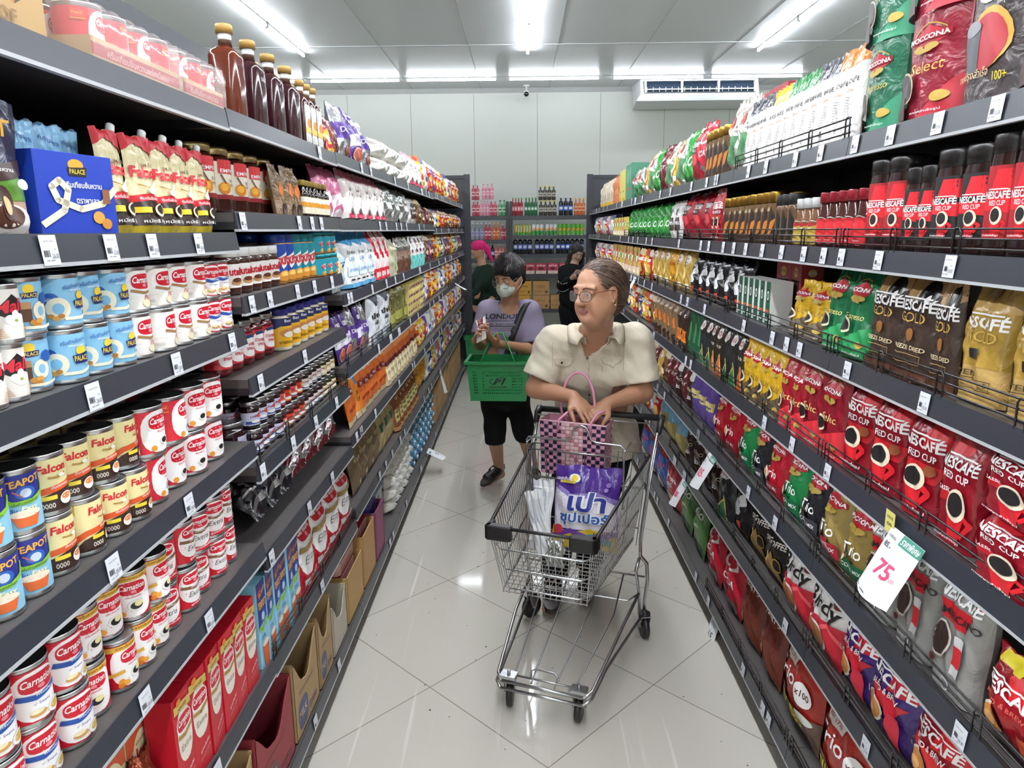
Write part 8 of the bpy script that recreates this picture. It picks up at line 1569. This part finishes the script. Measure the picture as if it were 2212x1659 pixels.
# ------------------------------------------------------------------ green baskets
def basket(loc, rz, label, hd_up, wl_=.40, logo=True):
    t = empty('shopping_basket', loc, rz); tag(t, label, 'shopping basket', 'green plastic baskets')
    G = K('1d7f45', 'g'); W, D, H = wl_, .26, .235; b = MB(); tw_, td = .90, .88; th = .004
    def side(p0, p1, q0, q1, n, rows, hole): # bottom p, top q
        nx = n; nz = rows
        P = lambda i, j: tuple(((p0[k]+(p1[k]-p0[k])*i/nx)*(1-j/nz)+(q0[k]+(q1[k]-q0[k])*i/nx)*(j/nz)) for k in range(3))
        for i in range(nx):
            for j in range(nz):
                c = [P(i, j), P(i+1, j), P(i+1, j+1), P(i, j+1)]
                if hole(i, j):
                    m = [tuple(sum(v[k] for v in c)/4 for k in range(3))]; I = [tuple(m[0][k]+(v[k]-m[0][k])*.56 for k in range(3)) for v in c]
                    b.add(c+I, [(0, 1, 5, 4), (1, 2, 6, 5), (2, 3, 7, 6), (3, 0, 4, 7)], G)
                else: b.add(c, [(0, 1, 2, 3)], G)
    B = [(-W/2*tw_, -D/2*td, 0), (W/2*tw_, -D/2*td, 0), (W/2*tw_, D/2*td, 0), (-W/2*tw_, D/2*td, 0)]; Tp = [(-W/2, -D/2, H), (W/2, -D/2, H), (W/2, D/2, H), (-W/2, D/2, H)]
    hf = lambda i, j: 2 <= i < 24 and 2 <= j <= 9 and not (6 < i < 19 and 3 < j < 8) and i not in (4, 5)
    hs_ = lambda i, j: 1 < i < 14 and 2 <= j <= 9
    side(B[0], B[1], Tp[0], Tp[1], 26, 13, hf); side(B[1], B[2], Tp[1], Tp[2], 16, 13, hs_); side(B[2], B[3], Tp[2], Tp[3], 26, 13, hf); side(B[3], B[0], Tp[3], Tp[0], 16, 13, hs_)
    b.add(B, [(0, 1, 2, 3)], G)
    if logo:
        S = lambda u, v, o: (-W/2*(tw_+(1-tw_)*v)+W*(tw_+(1-tw_)*v)*u, -D/2*(td+(1-td)*v)-o-.0012, v*H)
        art(b, S, [('B', [(.36, .48), (.4, .42), (.46, .44), (.54, .58), (.60, .62)], .012, BK), ('B', [(.36, .48), (.37, .54), (.42, .56)], .01, BK), T('M', .53, .5, .16, .17, BK, .35, .0), T('supermarket', .5, .35, .3, .05, BK)], L=9)
    o = b.obj('basket_body', t); m = o.modifiers.new('thickness', 'SOLIDIFY'); m.thickness = th; m.offset = -1
    r = MB(); q = [Tp[0], Tp[1], Tp[2], Tp[3]]; ro = [(x+math.copysign(.014, x), y+math.copysign(.014, y), z) for x, y, z in q]; rz_ = [(x, y, z-.016) for x, y, z in ro]
    r.add(q+ro+rz_, [(0, 4, 5, 1), (1, 5, 6, 2), (2, 6, 7, 3), (3, 7, 4, 0), (4, 8, 9, 5), (5, 9, 10, 6), (6, 10, 11, 7), (7, 11, 8, 4)], G); o = r.obj('rim', t); m = o.modifiers.new('thickness', 'SOLIDIFY'); m.thickness = .004
    for s in (-1, 1):
        h = MB(); yy = s*D/2
        top = hd_up
        h.tube([(-.10*1.0, yy, H), (-.06, yy*(1-.5), H+top*.55), (-.022, yy*.12, H+top), (.022, yy*.12, H+top), (.06, yy*.5, H+top*.55), (.10, yy, H)], .005, G, 8); h.obj('handle', t)
    return t
bz = on_y(1078, 866, 4.12).z
bk = basket((on_y(1080, 866, 4.24).x, 4.245, bz), -.06, 'green plastic shopping basket with script logo hanging from the masked woman\'s arm', .15, .365)
# ------------------------------------------------------------------ woman with the pink headscarf
t = person(-.72, 9.55, 'person in dark green jacket with pink headscarf, seen from behind by the drinks rack')
YC = 9.6
hc = Head(on_y(1033, 540, YC), math.radians(80), math.radians(8), 0, 1.0)
sc_ = A(1047, 580, YC); g = SDF((-1.1, 9.15, .0), (-.2, 10.0, 1.75), .009)
g.ell(A(1047, 610, YC), (.17, .14, .22)); g.ell(A(1050, 660, YC), (.18, .15, .2)); g.cap(V3(*hc.p(-.02, 0, -.05)), A(1045, 590, YC), .05, .07, .03); hc.build(g)
g.cap(A(1062, 590, 9.55), A(1068, 640, 9.5), .045, .04, .02); g.cap(A(1068, 640, 9.5), A(1045, 662, 9.35), .036, .025); hand(g, A(1045, 662, 9.35), (-.3, -.3, -1), (-1, 0, 0), 1, (.8, .8, .8, .8)); g.cap(A(1040, 592, 9.5), A(1030, 640, 9.4), .045, .04, .02)
for dx in (-.09, .09): g.cap(A(1050, 680, YC)+V3(dx, 0, 0), V3(-.62+dx, YC, .08), .085, .05, .02)
for dx in (-.09, .09): g.cap(V3(-.62+dx, YC, .05), V3(-.72+dx, YC-.06, .04), .045, .035, .02)
child(t, 'body', g.mesh('body', [skB], 2)); hc.face(t)
g = SDF((-1.15, 9.1, .5), (-.2, 10.05, 1.6), .009); g.ell(A(1047, 608, YC), (.19, .16, .23)); g.ell(A(1050, 655, YC), (.2, .17, .22)); g.cap(A(1062, 590, 9.55), A(1068, 638, 9.5), .06, .055, .02); g.cap(A(1040, 592, 9.5), A(1030, 635, 9.42), .06, .055, .02); g.wrinkle(.006, 18, 31); g.half((0, 0, .72), (0, 0, -1))
child(t, 'jacket', g.mesh('jacket', [cloth('dark_green_jacket', '14241c')], 2))
g = SDF((-1.0, 9.2, .04), (-.3, 10.0, .85), .01)
for dx in (-.09, .09): g.cap(A(1050, 680, YC)+V3(dx, 0, 0), V3(-.62+dx, YC, .1), .10, .075, .02)
child(t, 'trousers', g.mesh('trousers', [PB], 2))
PS = cloth('pink_scarf', 'c92a6c', .8, 60, .3); g = SDF(np.array(hc.c)-.3, np.array(hc.c)+.25, .006)
hc.ell(g, (-.015, 0, .045), (.11, .092, .085), .01); hc.ell(g, (-.10, 0, .0), (.05, .06, .06), .03); g.cap(V3(*hc.p(-.12, 0, 0)), V3(*hc.p(-.15, .03, -.16)), .04, .02, .03); hc.ell(g, (.13, 0, -.04), (.1, .12, .085), .006, 'sub'); hc.ell(g, (.04, 0, -.10), (.1, .13, .09), .006, 'sub'); g.wrinkle(.004, 50, 33)
child(t, 'headscarf', g.mesh('headscarf', [PS], 1))
b = MB(); b.tube([hc.p(-.05, .06, .03), hc.p(-.07, .075, -.06), hc.p(-.05, .08, -.13), hc.p(-.03, .08, -.16)], .004, K('d8c8c8', 'm'), 5); child(t, 'scarf_tie', b.mesh('scarf_tie'))
basket(tuple(on_y(1035, 768, 8.6)-Vector((.0, 0, 0))), .1, 'second green basket, half hidden behind the masked woman\'s hands', .2, .34, False)
# ------------------------------------------------------------------ young woman with a phone
t = person(.75, 9.5, 'young woman in black tracksuit with long dark hair looking at her phone')
YD = 9.45
hq = Head(on_y(1246, 546, YD), math.radians(-18), math.radians(26), 0, 1.0)
ch = A(1238, 600, YD); be = A(1238, 645, YD); g = SDF((.3, 8.95, 0), (1.2, 9.8, 1.72), .0085)
def torD(g, e=0): g.ell(ch, (.16+e, .12+e, .17+e)); g.ell(be, (.16+e, .13+e, .2+e)); g.cap(A(1218, 585, YD), A(1258, 585, YD), .05+e, .05+e, .03)
torD(g); g.cap(V3(*hq.p(-.02, 0, -.05)), ch+V3(0, 0, .1), .048, .07, .03); hq.build(g)
e1, e2 = A(1212, 618, 9.4), A(1266, 620, 9.35); w1, w2 = A(1236, 600, 9.2), A(1252, 598, 9.2)
g.cap(A(1218, 586, YD), e1, .045, .04, .02); g.cap(e1, w1, .036, .025, .015); g.cap(A(1258, 586, YD), e2, .045, .04, .02); g.cap(e2, w2, .036, .025, .015)
ph = A(1250, 590, 9.12); hand(g, w1, ph-V3(.03, 0, .02)-w1, (.6, -.3, .6), -1, (.5, .6, .7, .8)); hand(g, w2, ph+V3(.01, 0, -.02)-w2, (-.5, -.3, .6), 1, (.5, .6, .7, .8))
for dx in (-.085, .085): g.cap(A(1238, 670, YD)+V3(dx, 0, 0), V3(.76+dx, YD, .08), .085, .05, .02); g.cap(V3(.76+dx, YD, .05), V3(.76+dx, YD-.13, .04), .045, .035, .02)
skD = skin('light_skin', 'b8957f', .45); child(t, 'body', g.mesh('body', [skD, lipA], 2, hq.lipf(0))); hq.face(t)
TK = cloth('black_tracksuit', '0c0d10', .85); g = SDF((.25, 8.95, .45), (1.25, 9.85, 1.55), .0085); torD(g, .02); g.cap(A(1218, 586, YD), e1, .062, .06, .03); g.cap(e1, w1*.85+e1*.15, .056, .042, .02); g.cap(A(1258, 586, YD), e2, .062, .06, .03); g.cap(e2, w2*.85+e2*.15, .056, .042, .02); g.wrinkle(.004, 22, 41)
jk = child(t, 'tracksuit_top', g.mesh('tracksuit_top', [TK], 2)); bvJ = bvh(jk.data)
for pts in ([(1206, 626), (1211, 629), (1217, 630), (1223, 628), (1229, 624)], [(1206, 606), (1207, 611)], [(1211, 611), (1214, 614)], [(1217, 614), (1221, 612), (1226, 611)], [(1211, 581), (1214, 572)]): seam(pts, 'piping', .004, K('d8d8d8', 's'), bvJ)
g = SDF((.3, 9.15, .04), (1.2, 9.8, .95), .01)
for dx in (-.085, .085): g.cap(A(1238, 668, YD)+V3(dx, 0, 0), V3(.76+dx, YD, .1), .11, .085, .03)
child(t, 'tracksuit_trousers', g.mesh('tracksuit_trousers', [TK], 2))
g = SDF(np.array(hq.c)-V3(.3, .25, .55), np.array(hq.c)+.25, .007)
hq.ell(g, (-.018, 0, .035), (.102, .088, .09), .01); hq.ell(g, (-.06, 0, -.1), (.06, .09, .14), .03)
for l in (-1, 1): g.cap(V3(*hq.p(.0, l*.082, .0)), V3(*hq.p(.0, l*.10, -.16)), .028, .032, .02); g.cap(V3(*hq.p(.0, l*.10, -.16)), ch+V3(l*-.10 if False else -l*-.09, -.1, -.02), .032, .03, .02)
hq.ell(g, (.115, 0, -.025), (.08, .068, .085), .006, 'sub'); hq.ell(g, (.09, 0, -.09), (.08, .066, .09), .006, 'sub'); g.wrinkle(.003, 60, 44)
hchild(t, 'hair', g.mesh('hair', [HB], 1), hq)
b = MB(); b.rbox(-.036, -.004, -.07, .036, .004, .07, K('1a1b1e', 'g'), .003); o = b.obj('phone'); o.location = tuple(ph); o.rotation_euler = (-.9, 0, .1); tag(o, 'dark mobile phone held by the young woman in black', 'phone')
